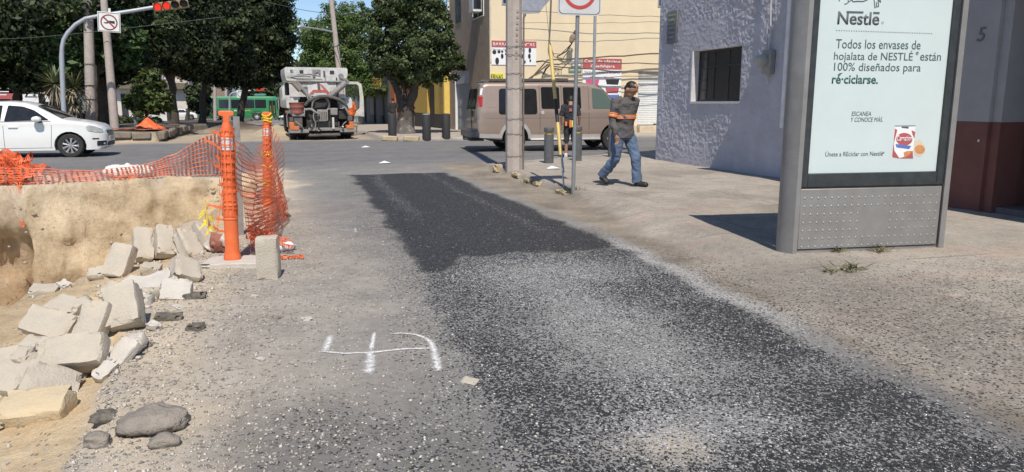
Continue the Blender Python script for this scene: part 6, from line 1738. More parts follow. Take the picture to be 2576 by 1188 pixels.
def person(label, loc, heading, P, shirt, trousers, shoe, scale=1.0, sleeve='long', hair=True, short=False, voxel=.009, group=None, extra=None):
    """P: joints in a frame that looks along +X, left is +Y"""
    root = empty('person', loc, heading, label, 'person', group)
    root.scale = (scale,) * 3
    V = Vector
    J = {k: V(v) for k, v in P.items() if len(v) == 3}
    hd = J['head']; nod = Matrix.Rotation(P.get('nod', (0,))[0] if isinstance(P.get('nod'), tuple) else 0, 3, 'Y')
    turn = Matrix.Rotation(P.get('turn', (0,))[0], 3, 'Z'); HR = turn @ nod
    b = MB()
    # head
    ellipsoid(b, hd + HR @ V((0, 0, .02)), (.098, .078, .105), 16, HR)
    ellipsoid(b, hd + HR @ V((.022, 0, -.055)), (.072, .060, .070), 14, HR)
    ellipsoid(b, hd + HR @ V((.098, 0, -.012)), (.018, .014, .026), 8, HR)
    ellipsoid(b, hd + HR @ V((.088, 0, -.062)), (.014, .026, .009), 8, HR)
    ellipsoid(b, hd + HR @ V((.085, 0, .018)), (.014, .048, .010), 8, HR)
    ellipsoid(b, hd + HR @ V((.072, 0, -.108)), (.022, .026, .018), 8, HR)
    for s in (-1, 1): ellipsoid(b, hd + HR @ V((-.005, s * .080, -.012)), (.024, .012, .034), 8, HR)
    b.tube([J['neck'] + V((-.02, 0, -.08)), J['neck'], hd + HR @ V((-.02, 0, -.04))], [.068, .060, .056], 12)
    # trunk and limbs under the clothes
    loft(b, [(J['pelvis'] + V((0, 0, -.06)), .10, .145), (J['pelvis'] + V((0, 0, .05)), .10, .15), (J['pelvis'].lerp(J['chest'], .5), .095, .135), (J['chest'], .105, .155), (J['chest'].lerp(J['neck'], .6), .09, .16), (J['neck'] + V((-.01, 0, -.03)), .06, .08)])
    for s in ('l', 'r'):
        b.tube([J[s + 'sho'], J[s + 'elb'], J[s + 'wri']], [.050, .040, .028], 10)
        b.tube([J[s + 'hip'], J[s + 'kne'], J[s + 'ank']], [.080, .055, .040], 12)
        wr = J[s + 'wri']; d = (wr - J[s + 'elb']).normalized(); sg = 1 if s == 'l' else -1
        fw = V((1, 0, 0)) - d * d.x; fw.normalize(); out = d.cross(fw) * 1.0
        palm = wr + d * .055
        R3 = Matrix((fw, out, d)).transposed()
        ellipsoid(b, palm, (.040, .016, .052), 10, R3)
        for i, (q, ln) in enumerate(((.028, .070), (.010, .080), (-.009, .074), (-.027, .058))):
            a0 = palm + d * .035 + fw * q; a1 = a0 + d * ln * .55 - out * .012 * sg; a2 = a1 + d * ln * .38 - out * .028 * sg
            b.tube([a0, a1, a2], [.0095, .0088, .0075], 6)
        t0 = wr + d * .03 + fw * .03; b.tube([t0, t0 + fw * .022 + d * .03, t0 + fw * .022 + d * .062 - out * .012 * sg], [.012, .0105, .009], 6)
    fuse('body', b, MAT['skin'], root, voxel, 3)
    # face details
    for s in (-1, 1):
        e = MB(); ellipsoid(e, hd + HR @ V((.086, s * .032, .004)), (.010, .014, .007), 8, HR); e.build('eye', MAT['ink_black'], root)
        e = MB(); ellipsoid(e, hd + HR @ V((.092, s * .033, .024)), (.007, .022, .005), 8, HR); e.build('eyebrow', MAT['hair'], root)
    if hair:
        h = MB()
        ellipsoid(h, hd + HR @ V((-.017, 0, .044)), (.092, .082, .086), 16, HR)
        ellipsoid(h, hd + HR @ V((-.036, 0, .0)), (.068, .077, .070), 14, HR)
        ellipsoid(h, hd + HR @ V((.007, 0, .068)), (.080, .073, .042), 12, HR)
        fuse('hair', h, MAT['hair'], root, .010, 2, .004)
    # shirt
    b = MB(); pv, ch, nk = J['pelvis'], J['chest'], J['neck']
    hem = P.get('hem', -.10)
    hem = hem[0] if isinstance(hem, tuple) else hem
    rings = [(pv + V((0, 0, hem)), .135, .180), (pv + V((0, 0, hem + .05)), .140, .182), (pv + V((0, 0, .06)), .132, .170), (pv.lerp(ch, .5) + V((.012, 0, 0)), .130, .168), (ch, .128, .185), (ch.lerp(nk, .5), .112, .195), (ch.lerp(nk, .82) + V((-.01, 0, 0)), .085, .150), (nk + V((-.005, 0, -.005)), .066, .075)]
    loft(b, rings, 20)
    for s in ('l', 'r'):
        sh_, el, wr = J[s + 'sho'], J[s + 'elb'], J[s + 'wri']
        ins = V((sh_.x, sh_.y * .55, sh_.z + .01))
        if sleeve == 'long': b.tube([ins, sh_, sh_.lerp(el, .5), el, el.lerp(wr, .6), wr.lerp(el, .04)], [.07, .070, .066, .056, .050, .044], 12)
        else: b.tube([ins, sh_, sh_.lerp(el, .5), sh_.lerp(el, .9)], [.07, .070, .068, .064], 12)
    so = fuse('shirt', b, shirt, root, voxel, 3, .012, 7)
    # trousers
    b = MB()
    loft(b, [(pv + V((0, 0, -.15)), .10, .165), (pv + V((0, 0, -.05)), .122, .172), (pv + V((0, 0, .06)), .118, .160)], 18)
    for s in ('l', 'r'):
        hp, kn, an = J[s + 'hip'], J[s + 'kne'], J[s + 'ank']
        if short: b.tube([hp + V((0, 0, .04)), hp, hp.lerp(kn, .6), kn.lerp(an, .10)], [.09, .098, .088, .080], 14)
        else:
            bk = V((-.012, 0, .02))
            b.tube([hp + V((0, 0, .05)), hp, hp.lerp(kn, .55), kn, kn.lerp(an, .5), an + (kn - an) * .02, an + (an - kn) * .06], [.088, .098, .086, .074, .070, .070, .072], 14)
    fuse('trousers', b, trousers, root, voxel, 3, .013, 13)
    for s in ('l', 'r'):
        an, toe = J[s + 'ank'], J[s + 'toe']
        d = toe - an; f = V((d.x, d.y, 0)).normalized(); b = MB()
        heel = an + V((0, 0, -.045)) - f * .03
        b.tube([heel, an + (toe - an) * .35 + V((0, 0, -.02)), toe - (toe - an) * .12, toe], [.045, .047, .044, .026], 10)
        b.tube([an + V((0, 0, .05)), an + V((0, 0, -.03))], [.045, .046], 10)
        fuse('shoe', b, shoe, root, .008, 3)
    if extra: extra(root, J, so)
    return root

def walking_man():
    P = dict(pelvis=(0, 0, .90), chest=(.035, 0, 1.22), neck=(.075, 0, 1.42), head=(.135, 0, 1.535), nod=(.62,), turn=(.20,), hem=(-.13,),
             lsho=(.04, .185, 1.36), lelb=(-.10, .25, 1.10), lwri=(-.17, .16, .88),
             rsho=(.04, -.185, 1.36), relb=(.02, -.235, 1.08), rwri=(.10, -.235, .83),
             lhip=(.01, .09, .84), lkne=(.16, .11, .46), lank=(.20, .11, .085), ltoe=(.37, .15, .03),
             rhip=(0, -.09, .84), rkne=(-.02, -.11, .44), rank=(-.25, -.14, .17), rtoe=(-.15, -.13, .03))
    a, b = gp(1522, 466, .1), gp(1605, 474, .1)
    c = (a + b) / 2
    def extra(root, J, so):
        pv, ch = J['pelvis'], J['chest']
        for k, (z0, m, th) in enumerate(((1.075, 'hi_vis', .022), (1.100, 'hi_vis_silver', .014), (1.118, 'hi_vis', .022))):
            t = (z0 - pv.z) / (ch.z - pv.z); c0 = pv.lerp(ch, t) + Vector((.008, 0, 0))
            mb = MB(); loft(mb, [((c0.x, c0.y, z0), .139, .187), ((c0.x, c0.y, z0 + th), .139, .188)], 24, False)
            o = mb.build('reflective_band', MAT[m], root)
            sd = o.modifiers.new('t', 'SOLIDIFY'); sd.thickness = .006
        for s in ('l', 'r'):
            A, B = J[s + 'sho'], J[s + 'elb']
            for t0, t1, m in ((.66, .76, 'hi_vis'), (.76, .82, 'hi_vis_silver'), (.82, .92, 'hi_vis')):
                o = MB().tube([A.lerp(B, t0), A.lerp(B, t1)], [.0690, .0660], 14, caps=False).build('sleeve_band', MAT[m], root)
                sd = o.modifiers.new('t', 'SOLIDIFY'); sd.thickness = .005
        g = MB(); ellipsoid(g, (-.17, .10, .86), (.05, .075, .07), 12); g.build('pouch', M('pouch_grey', (.13, .13, .14), .8), root)
    r = person('man in a grey shirt with orange reflective bands and blue jeans walking on the pavement', (c.x, c.y, tz(c.x, c.y)), R(-70), P, MAT['grey_shirt'], MAT['jeans'], MAT['shoe'], 1.0, extra=extra, voxel=.008)
    r.scale = (1.10, 1.15, 1.0)
walking_man()

STAND = dict(pelvis=(0, 0, .92), chest=(.01, 0, 1.24), neck=(.01, 0, 1.44), head=(.04, 0, 1.57), nod=(.15,), turn=(0,), hem=(-.08,),
             lsho=(.0, .185, 1.38), lelb=(-.03, .25, 1.12), lwri=(.06, .24, .90), rsho=(.0, -.185, 1.38), relb=(-.03, -.25, 1.12), rwri=(.06, -.24, .90),
             lhip=(0, .09, .86), lkne=(.02, .10, .47), lank=(0, .11, .085), ltoe=(.17, .13, .03), rhip=(0, -.09, .86), rkne=(.05, -.10, .47), rank=(.05, -.11, .085), rtoe=(.22, -.13, .03))
def others():
    p = gp(1449, 401, .0)
    def vest(root, J, so):
        for k, (y, m, h) in enumerate(((-.02, 'hi_vis', .20), (-.08, 'yellow_tape', .18), (-.14, 'hi_vis', .22), (.10, 'hi_vis', .12))):
            MB().box((-.155 + .02 * abs(y) / .1, y, .93), (.03, .055, h), (0, .12, .1)).build('vest_fold', MAT[m] if m != 'yellow_tape' else M('vest_yellow', (.75, .62, .05), .5), root, bevel=.008)
        MB().box((-.135, -.02, 1.30), (.02, .07, .08), (0, .1, 0)).build('back_print', M('print_red', (.4, .1, .1), .7), root)
    person('person in a dark shirt with an orange vest at the waist behind the sign post', (p.x + .02, p.y + .5, tz(p.x, p.y + .5)), R(62), dict(STAND, nod=(.45,), head=(.08, 0, 1.55)), MAT['dark_shirt'], MAT['dark_trousers'], MAT['white_plastic'], .97, 'short', short=True, voxel=.011, extra=vest)
    q = atY(989, 300, 42)
    person('person in black clothes standing in the shade of the street tree', (q.x, 42, tz(q.x, 42)), R(70), dict(STAND, lank=(-.1, .1, .09), ltoe=(.05, .12, .03), rank=(.22, -.1, .09), rtoe=(.4, -.12, .03)), MAT['dark_shirt'], MAT['dark_trousers'], MAT['shoe'], 1.0, voxel=.014)
    q = atY(880, 300, 33.4)
    person('worker in an orange top leaning in at the open truck door', (q.x, 33.4, tz(q.x, 33.4)), R(112), dict(STAND, nod=(.3,)), M('worker_orange', (.72, .15, .03), .7), MAT['dark_trousers'], MAT['shoe'], 1.02, voxel=.014)
others()
# ------------------------------------------------------------------ trees and plants
def leaf_mat(name, c, c2, trans=.25):
    t = NT(name); at = t.new('Attribute'); at.attribute_name = 'pick'
    col = t.ramp(at.outputs['Fac'], [(0, tuple(x * .62 for x in c)), (.55, c), (1, c2)])
    t.l(col, t.b.inputs['Base Color']); t.b.inputs['Roughness'].default_value = .48
    t.b.inputs['Specular IOR Level'].default_value = .22
    tr = t.new('BsdfTranslucent'); t.l(col, tr.inputs['Color'])
    mx = t.new('MixShader'); mx.inputs[0].default_value = trans
    t.l(t.b.outputs[0], mx.inputs[1]); t.l(tr.outputs[0], mx.inputs[2]); t.l(mx.outputs[0], t.n['Material Output'].inputs[0])
    return t.mat
def leaves(name, parent, blobs, n, size, mat, seed, up=.35, fill=.35, origin=(0, 0, 0), lump=.34, sprig=1.0):
    """leaf-sized faces through lumpy volumes: blobs of (centre, radii)"""
    rng = np.random.default_rng(seed)
    vol = np.array([r[0] * r[1] * r[2] for c, r in blobs]) ** .75; cnt = (n * vol / vol.sum()).astype(int)
    C = []; N = []
    for (c, r), k in zip(blobs, cnt):
        r = np.array(r); rm = float(np.mean(r)); c = np.array(c)
        # tufts sit on the lumpy surface of the blob, each with its own outline
        rc = float(np.clip(.26 * rm, .22, .75)); nc = max(8, int(5.0 * (rm / rc) ** 2 / 3.2))
        d = rng.normal(size=(nc, 3)); d /= np.linalg.norm(d, axis=1)[:, None]
        lum = fbm(d[:, 0] * 1.8 + seed, d[:, 1] * 1.8 + c[0], d[:, 2] * 1.8 + c[2], 3, seed)
        tc = c + d * ((1 + lump * lum) * rng.uniform(.72, 1.0, nc))[:, None] * r
        kt = int(k * (1 - fill)); w = rng.integers(0, nc, kt)
        o = rng.normal(size=(kt, 3)); o /= np.linalg.norm(o, axis=1)[:, None]
        rad = rc * rng.uniform(.55, 1.15, nc)[w] * rng.uniform(.25, 1, kt) ** .5
        C.append(tc[w] + o * rad[:, None] * np.array([1.1, 1.1, .72])); N.append(o * .8 + d[w] * .5)
        kf = k - kt
        d2 = rng.normal(size=(kf, 3)); d2 /= np.linalg.norm(d2, axis=1)[:, None]
        C.append(c + d2 * (rng.uniform(0, .92, kf) ** .5)[:, None] * r); N.append(d2)
    C = np.concatenate(C); N = np.concatenate(N); k = len(C)
    C += rng.normal(0, size * .5, (k, 3))
    # leaf frame: normal leans outward and upward
    nn = N * .9 + rng.normal(0, .6, (k, 3)) + np.array([0, 0, up]); nn /= np.linalg.norm(nn, axis=1)[:, None]
    a = rng.normal(size=(k, 3)); a -= nn * (a * nn).sum(1)[:, None]; a /= np.linalg.norm(a, axis=1)[:, None]
    b = np.cross(nn, a)
    s = size * rng.uniform(.6, 1.35, k)
    ln, wd = s[:, None] * sprig, s[:, None] * .55
    V = np.stack([C - a * ln, C - b * wd + nn * wd * .25, C + a * ln, C + b * wd + nn * wd * .25], 1) - np.array(origin)
    F = np.arange(k * 4).reshape(k, 4)
    pick = np.clip(.5 + .28 * rng.normal(size=k) + .3 * fbm(C[:, 0] * 1.3, C[:, 1] * 1.3, C[:, 2] * 1.3, 2, seed + 9), 0, 1)
    return np_mesh(name, V.reshape(-1, 3), F, mat, parent, False, None, {'pick': pick})
def trunk(mb, base, top, r0, r1, seed, n=12, wob=.12):
    rng = random.Random(seed); pts = []; rr = []
    b, t = Vector(base), Vector(top); k = 7
    for i in range(k + 1):
        f = i / k; p = b.lerp(t, f)
        if 0 < i < k: p += Vector((rng.uniform(-wob, wob), rng.uniform(-wob, wob), 0))
        pts.append(p); rr.append((r0 * (1 - f) + r1 * f) * (1.35 if i == 0 else 1))
    mb.tube(pts, rr, n)

def street_tree():
    Y = 32.1
    lm = leaf_mat('ficus_leaf', (.070, .100, .040), (.165, .205, .085), .22)
    base = atY(1020, 338, Y)
    O = Vector((base.x, Y, tz(base.x, Y)))
    root = empty('street_tree', O, 0, 'dense round evergreen street tree with a whitewashed forked trunk at the far corner', 'tree')
    L = lambda px, py, dy=0: atY(px, py, Y + dy) - O
    b = MB()
    for k, (a, c, r0, r1) in enumerate((((0, 0, -.1), L(1022, 265), .35, .33), (L(1020, 272), L(985, 200, .3), .20, .14), (L(985, 200, .3), L(960, 140, .6), .16, .08), (L(1026, 272), L(1052, 195, -.2), .21, .14), (L(1052, 195, -.2), L(1075, 120, -.4), .17, .08), (L(1020, 265), L(1010, 150, .5), .14, .06))):
        trunk(b, a, c, r0, r1, 40 + k, 12, .04)
    # fluted surface of the lower trunk
    for i, v in enumerate(b.v):
        x, y, z = v; s = 1 + .10 * math.sin(5 * math.atan2(y, x) + z * 2) * (1 if z < 1.6 else .4); b.v[i] = (x * s, y * s, z)
    b.build('trunk', [MAT['bark']], root, ang=70)
    pb = MB(); n = 20; vs = []
    wz = np.random.default_rng(4).uniform(-.16, .16, n)
    for i in range(7):
        z = -.05 + .62 * i / 6
        for j in range(n):
            a = 2 * math.pi * j / n; r = np.interp(z, [-.1, .31, 2.4], [.35 * 1.35, .35, .33]) * (1 + .10 * math.sin(5 * a + z * 2)) + .008
            vs.append((r * math.cos(a), r * math.sin(a), z + (wz[j] if i == 6 else 0)))
    pb.add(vs, [(i * n + j, i * n + (j + 1) % n, (i + 1) * n + (j + 1) % n, (i + 1) * n + j) for i in range(6) for j in range(n)])
    pb.build('whitewash', MAT['bark_painted'], root, ang=70)
    m = 35.0 / 1860
    blobs = []
    for px, py, rx, rz, dy in ((1035, 20, 80, 75, 0), (1075, -10, 50, 55, .4), (1000, 75, 62, 60, -.3), (1075, 85, 62, 62, -.2), (985, 135, 60, 50, 0), (1055, 145, 72, 48, -.5), (1112, 130, 48, 42, .0), (1140, 150, 28, 30, .3), (1010, 165, 45, 35, .5), (1100, 180, 40, 26, .2), (950, 150, 34, 36, .5), (1060, 198, 46, 22, 0), (985, 10, 40, 40, .5)):
        c = L(px, py, dy); blobs.append((tuple(c), (rx * m, rx * m * .95, rz * m)))
    leaves('crown', root, blobs, 62000, .068, lm, 3, .35, .22, lump=.22)
street_tree()

def big_trees():
    lm = leaf_mat('dark_leaf', (.032, .047, .021), (.105, .138, .058), .16)
    lm2 = leaf_mat('ash_leaf', (.060, .105, .035), (.13, .20, .075), .25)
    # label, trunk foot px, Y, trunk radius, crown blobs in px at that distance, leaf count
    T = (
        ('broad dark tree with a slim forked trunk at the far left edge', (25, 315), 39, .16, ((-60, 60, 150, 130, 0), (70, 45, 130, 140, 1), (120, 130, 80, 70, 0), (30, 130, 80, 60, -.5), (140, 170, 60, 60, 1)), 44000, .12, ((25, 300), (60, 160))),
        ('massive dark tree with the thickest trunk behind the square pole', (258, 330), 37.5, .55, ((200, 30, 150, 130, 0), (290, 70, 110, 110, .5), (150, 150, 95, 70, .8), (230, 150, 90, 60, .3), (90, 90, 90, 110, 1.5)), 52000, .12, ((258, 300), (262, 90))),
        ('dark tree with a thin straight trunk above the young green tree', (436, 318), 50, .28, ((400, 20, 130, 120, 0), (355, 95, 75, 70, 0), (450, 105, 95, 75, .5), (430, 150, 75, 35, 0)), 46000, .13, ((437, 300), (428, 120))),
        ('dark round headed tree left of the green bus', (508, 315), 58, .26, ((510, 40, 115, 120, 0), (540, 130, 90, 80, 0), (490, 155, 70, 45, -.5), (575, 170, 60, 55, .5)), 44000, .14, ((509, 300), (520, 120))),
        ('tall dark tree at the right end of the row over the bus', (600, 312), 66, .32, ((640, 30, 95, 130, 0), (690, 60, 58, 110, .6), (620, 130, 80, 75, 0), (690, 130, 50, 60, 0), (650, 180, 62, 38, .3), (585, 60, 70, 90, .4)), 48000, .15, ((602, 300), (640, 90))),
        ('far dark green tree row beyond the bus and red signal', (672, 305), 128, .35, ((655, 240, 40, 30, 0), (690, 250, 26, 30, 0), (672, 215, 30, 26, 1), (705, 272, 14, 18, 0)), 16000, .26, ((675, 300), (676, 240))),
        ('small dark tree in front of the brown garage', (470, 312), 85, .22, ((492, 252, 20, 24, 0), (510, 265, 16, 24, 0), (505, 228, 24, 18, 0)), 9000, .18, ((472, 305), (474, 250))),
    )
    for k, (lab, ft, Y, r, bl, n, sz, tk) in enumerate(T):
        b0 = atY(ft[0], 300, Y); O = Vector((b0.x, Y, tz(b0.x, Y)))
        root = empty('shade_tree', O, 0, lab, 'tree', 'dark trees of the planted strip')
        L = lambda px, py, dy=0: atY(px, py, Y + dy) - O
        b = MB(); top = L(*tk[1])
        trunk(b, (0, 0, -.1), (top.x * .5, 0, top.z * .55), r, r * .75, 60 + k, 12, r * .25)
        for j, q in enumerate(bl[:4]):
            trunk(b, (top.x * .5, 0, top.z * .53), L(q[0], q[1] + q[3] * .35, q[4]), r * .55, r * .15, 80 + 7 * k + j, 8, .12)
        if k == 0:
            for dx, dl in ((38, .07), (52, .09), (62, .08)):
                trunk(b, L(dx, 318), L(dx - 12 + dl * 30, 195), dl, dl * .7, 95 + dx, 8, .15)
        if k == 1:
            trunk(b, L(244, 328), L(236, 120, .3), .20, .12, 98, 8, .1); trunk(b, L(272, 328, .3), L(285, 110, .3), .22, .12, 99, 8, .1)
        b.build('trunk', MAT['bark'], root, ang=70)
        D = math.hypot(b0.x, Y); m = D / 1860 * 1.02
        leaves('crown', root, [(tuple(L(px, py, dy)), (rx * m, min(rx * m, 3.2), rz * m)) for px, py, rx, rz, dy in bl], n, sz, lm, 20 + k, .3, .40, lump=.30)
    # paler ash boughs in front of the dark crowns
    for k, (lab, px, py, Y, bl) in enumerate((('leafy ash tree with bright boughs around the square pole', 240, 318, 35.6, ((190, 95, 55, 40), (235, 60, 60, 40), (300, 60, 45, 40), (320, 110, 45, 30), (200, 150, 40, 28), (150, 165, 30, 22), (255, 120, 50, 30), (320, 150, 28, 20))),)):
        b0 = atY(px, 300, Y); O = Vector((b0.x, Y, tz(b0.x, Y)))
        root = empty('ash_tree', O, 0, lab, 'tree')
        L = lambda a, c, dy=0: atY(a, c, Y + dy) - O
        b = MB(); trunk(b, (0, 0, -.1), L(240, 150), .13, .07, 5, 10, .05)
        for q in bl: trunk(b, L(240, 190), L(q[0], q[1]), .06, .015, int(q[0]), 6, .08)
        b.build('trunk', MAT['bark'], root); m = 37.5 / 1860
        leaves('crown', root, [(tuple(L(a, c, .2)), (rx * m, rx * m * .8, rz * m)) for a, c, rx, rz in bl], 5200, .125, lm2, 51, .8, .7, lump=.4, sprig=1.5)
    # bright feathery tree behind the truck
    Y = 62; b0 = atY(850, 290, Y); O = Vector((b0.x, Y, tz(b0.x, Y)))
    root = empty('feathery_tree', O, 0, 'tall bright green feathery tree against the sky behind the work truck', 'tree')
    L = lambda a, c, dy=0: atY(a, c, Y + dy) - O
    b = MB(); trunk(b, (0, 0, -.1), L(850, 160), .32, .16, 6, 10, .1)
    bl = ((800, 90, 55, 42), (850, 60, 50, 46), (895, 45, 38, 40), (905, 95, 42, 45), (790, 150, 42, 45), (845, 140, 60, 55), (900, 160, 45, 50), (820, 205, 50, 35), (885, 215, 55, 35), (930, 205, 40, 40), (770, 205, 20, 25))
    for q in bl: trunk(b, L(850, 200), L(q[0], q[1]), .12, .03, int(q[0]) + 3, 6, .15)
    b.build('trunk', MAT['bark'], root); m = 64.5 / 1860
    leaves('crown', root, [(tuple(L(a, c)), (rx * m, rx * m, rz * m)) for a, c, rx, rz in bl], 36000, .085, leaf_mat('feather_leaf', (.125, .20, .060), (.25, .33, .12), .45), 71, .5, .5, lump=.34, sprig=1.6)
    # young tree on the planted strip
    Y = 34.0; b0 = atY(366, 318, Y); O = Vector((b0.x, Y, tz(b0.x, Y)))
    root = empty('young_tree', O, 0, 'small young green tree on a thin stem on the planted strip', 'tree')
    L = lambda a, c, dy=0: atY(a, c, Y + dy) - O
    b = MB(); trunk(b, L(366, 322), L(374, 262), .05, .03, 9, 8, .04)
    for q in ((340, 255), (400, 245), (375, 215), (355, 225), (405, 265)): trunk(b, L(372, 275), L(*q), .03, .008, q[0], 6, .05)
    b.build('trunk', MAT['bark'], root); m = 35.8 / 1860
    leaves('crown', root, [(tuple(L(a, c)), (rx * m, rx * m, rz * m)) for a, c, rx, rz in ((345, 255, 30, 20), (372, 230, 35, 30), (395, 250, 34, 24), (360, 265, 34, 16), (410, 262, 22, 16), (378, 200, 22, 18))], 6500, .085, leaf_mat('young_leaf', (.070, .10, .030), (.16, .19, .065), .3), 81, .8, .6, lump=.35, sprig=1.4)
    # low dark shrubs under the trees
    for k, (px, py, Y, rx, rz, lab) in enumerate(((335, 304, 60, 55, 10, 'low dark hedge left of the white kiosk'), (205, 300, 44, 48, 22, 'dark shrubs between the yuccas and the thick trunk'))):
        b0 = atY(px, 300, Y); O = Vector((b0.x, Y, tz(b0.x, Y))); m = Y / 1860
        root = empty('shrub', O, 0, lab, 'shrub')
        leaves('foliage', root, [((-rx * m * .5, 0, rz * m * .6), (rx * m * .6, 1, rz * m)), ((rx * m * .5, 0, rz * m * .5), (rx * m * .6, 1, rz * m * .9))], 5000, .12, lm, 90 + k, .5, .5)
big_trees()

def yuccas():
    lm = M('yucca_blade', (.13, .15, .065), .55, var=.35, scale=3); dm = M('yucca_dry', (.27, .225, .15), .8, var=.25, scale=4)
    for k, (px, py, Y, R0, lab) in enumerate(((139, 212, 33.0, .95, 'spiky yucca with hanging dry blades left of the signal mast'), (184, 222, 33.3, .85, 'spiky yucca right of the signal mast'), (186, 262, 33.1, .62, 'lower yucca head behind the car roof'))):
        p = atY(px, py, Y); zg = tz(p.x, Y); O = Vector((p.x, Y, zg)); h = p.z - zg
        root = empty('yucca', O, 0, lab, 'plant', 'yuccas on the planted strip')
        MB().tube([(0, 0, -.1), (.03, 0, h * .5), (0, 0, h)], [.12, .11, .09], 10).build('trunk', MAT['bark'], root)
        rng = random.Random(k + 5); g, d = MB(), MB()
        for i in range(120):
            az = rng.uniform(0, 6.283); el = math.asin(rng.uniform(-.85, 1)); dry = el < R(-8)
            ln = R0 * rng.uniform(.75, 1.15); dr = Vector((math.cos(az) * math.cos(el), math.sin(az) * math.cos(el), math.sin(el)))
            sd = dr.cross(Vector((0, 0, 1))); sd = sd.normalized() if sd.length > .01 else Vector((1, 0, 0))
            wd = .030; c = Vector((0, 0, h)); sag = Vector((0, 0, -.22 * ln * (1.4 if dry else .6)))
            pts = [c + dr * ln * t + sag * t * t for t in (.05, .4, .75, 1)]
            ws = (wd * .6, wd, wd * .7, .003); vs = []
            for q, ww in zip(pts, ws): vs += [q - sd * ww, q + sd * ww]
            (d if dry else g).add(vs, [(0, 1, 3, 2), (2, 3, 5, 4), (4, 5, 7, 6)])
        g.build('blades', lm, root, False); d.build('dry_blades', dm, root, False)
    # stump wall of the planted strip
    b = MB(); rng = random.Random(3)
    p0, p1 = atY(98, 262, 42), atY(195, 262, 42)
    O = Vector(((p0.x + p1.x) / 2, 42, tz(p0.x, 42)))
    t = empty('rough_wall', O, 0, 'rough pale stump of masonry beyond the car roof', 'wall')
    w = p1.x - p0.x; x = -w / 2
    while x < w / 2:
        d = rng.uniform(.18, .4); hh = 1.1 + rng.uniform(.1, .9)
        MB().bb(x, x + d - .015, rng.uniform(-.08, .05), .35, -.1, hh).build('stone', MAT['stone_grey'] if rng.random() < .3 else M('stump_stone', (.26, .21, .18), .9, var=.25, bump=.5), t, bevel=.03)
        x += d
    # kerb wall of the strip, stone by stone
    rng = random.Random(8); y = 30.55
    t = empty('kerb_wall', (-4.3, 30.5, 0), 0, 'low stone edging of the planted strip broken by the dig', 'kerb')
    sm = M('edging_stone', (.21, .175, .14), .9, var=.2, scale=5, bump=.6, dirt=.4)
    while y < 41:
        d = rng.uniform(.5, .9)
        if not (34.2 < y < 35.6 and rng.random() < .8):
            MB().box((rng.uniform(-.04, .04), y - 30.5 + d / 2, .25 + rng.uniform(-.05, .03)), (.24, d - .02, .24), (rng.uniform(-.04, .04), rng.uniform(-.06, .1), rng.uniform(-.03, .03))).build('stone', sm, t, bevel=.03)
        y += d
    x = -4.6
    while x > -12:
        d = rng.uniform(.5, .9)
        MB().box((x + 4.3 - d / 2, .10 + rng.uniform(-.03, .03), .24 + rng.uniform(-.05, .04)), (d - .02, .24, .24), (rng.uniform(-.08, .08), rng.uniform(-.05, .05), rng.uniform(-.06, .06))).build('stone', sm, t, bevel=.04)
        x -= d
yuccas()
# ------------------------------------------------------------------ things at the excavation
def net_mesh(name, f, nu, nv, mat, parent=None, bar=.011, strand=.006, sub=3, mat2=None, tear=None):
    """plastic barrier mesh: flat bars along u, thinner strands along v, oval holes between"""
    mb = MB()
    def P(u, v): return f(min(max(u, 0), 1), min(max(v, 0), 1))
    for j in range(nv + 1):
        v = j / nv
        for i in range(nu * sub):
            u0, u1 = i / (nu * sub), (i + 1) / (nu * sub)
            if tear and tear(u0, v): continue
            a, b = P(u0, v), P(u1, v)
            dv = (P(u0, v + .02) - P(u0, v - .02)); dv = dv.normalized() if dv.length > 1e-6 else Vector((0, 0, 1))
            w0 = bar * (1.0 if (i % sub) else 1.7) / 2; w1 = bar * (1.0 if ((i + 1) % sub) else 1.7) / 2
            mb.add([a - dv * w0, a + dv * w0, b + dv * w1, b - dv * w1], [(0, 1, 2, 3)])
    for i in range(nu + 1):
        u = i / nu
        for j in range(nv * 2):
            v0, v1 = j / (nv * 2), (j + 1) / (nv * 2)
            if tear and tear(u, v0): continue
            a, b = P(u, v0), P(u, v1)
            du = (P(u + .01, v0) - P(u - .01, v0)); du = du.normalized() if du.length > 1e-6 else Vector((1, 0, 0))
            w0 = strand * (2.0 if j % 2 == 0 else 1.0) / 2; w1 = strand * (2.0 if j % 2 == 1 else 1.0) / 2
            mb.add([a - du * w0, a + du * w0, b + du * w1, b - du * w1], [(0, 1, 2, 3)], 1 if mat2 else 0)
    return mb.build(name, [mat, mat2] if mat2 else mat, parent, False)
def nz(x, y, z, s): return noise.noise(Vector((x + s * 7.31, y - s * 3.17, z + s)))

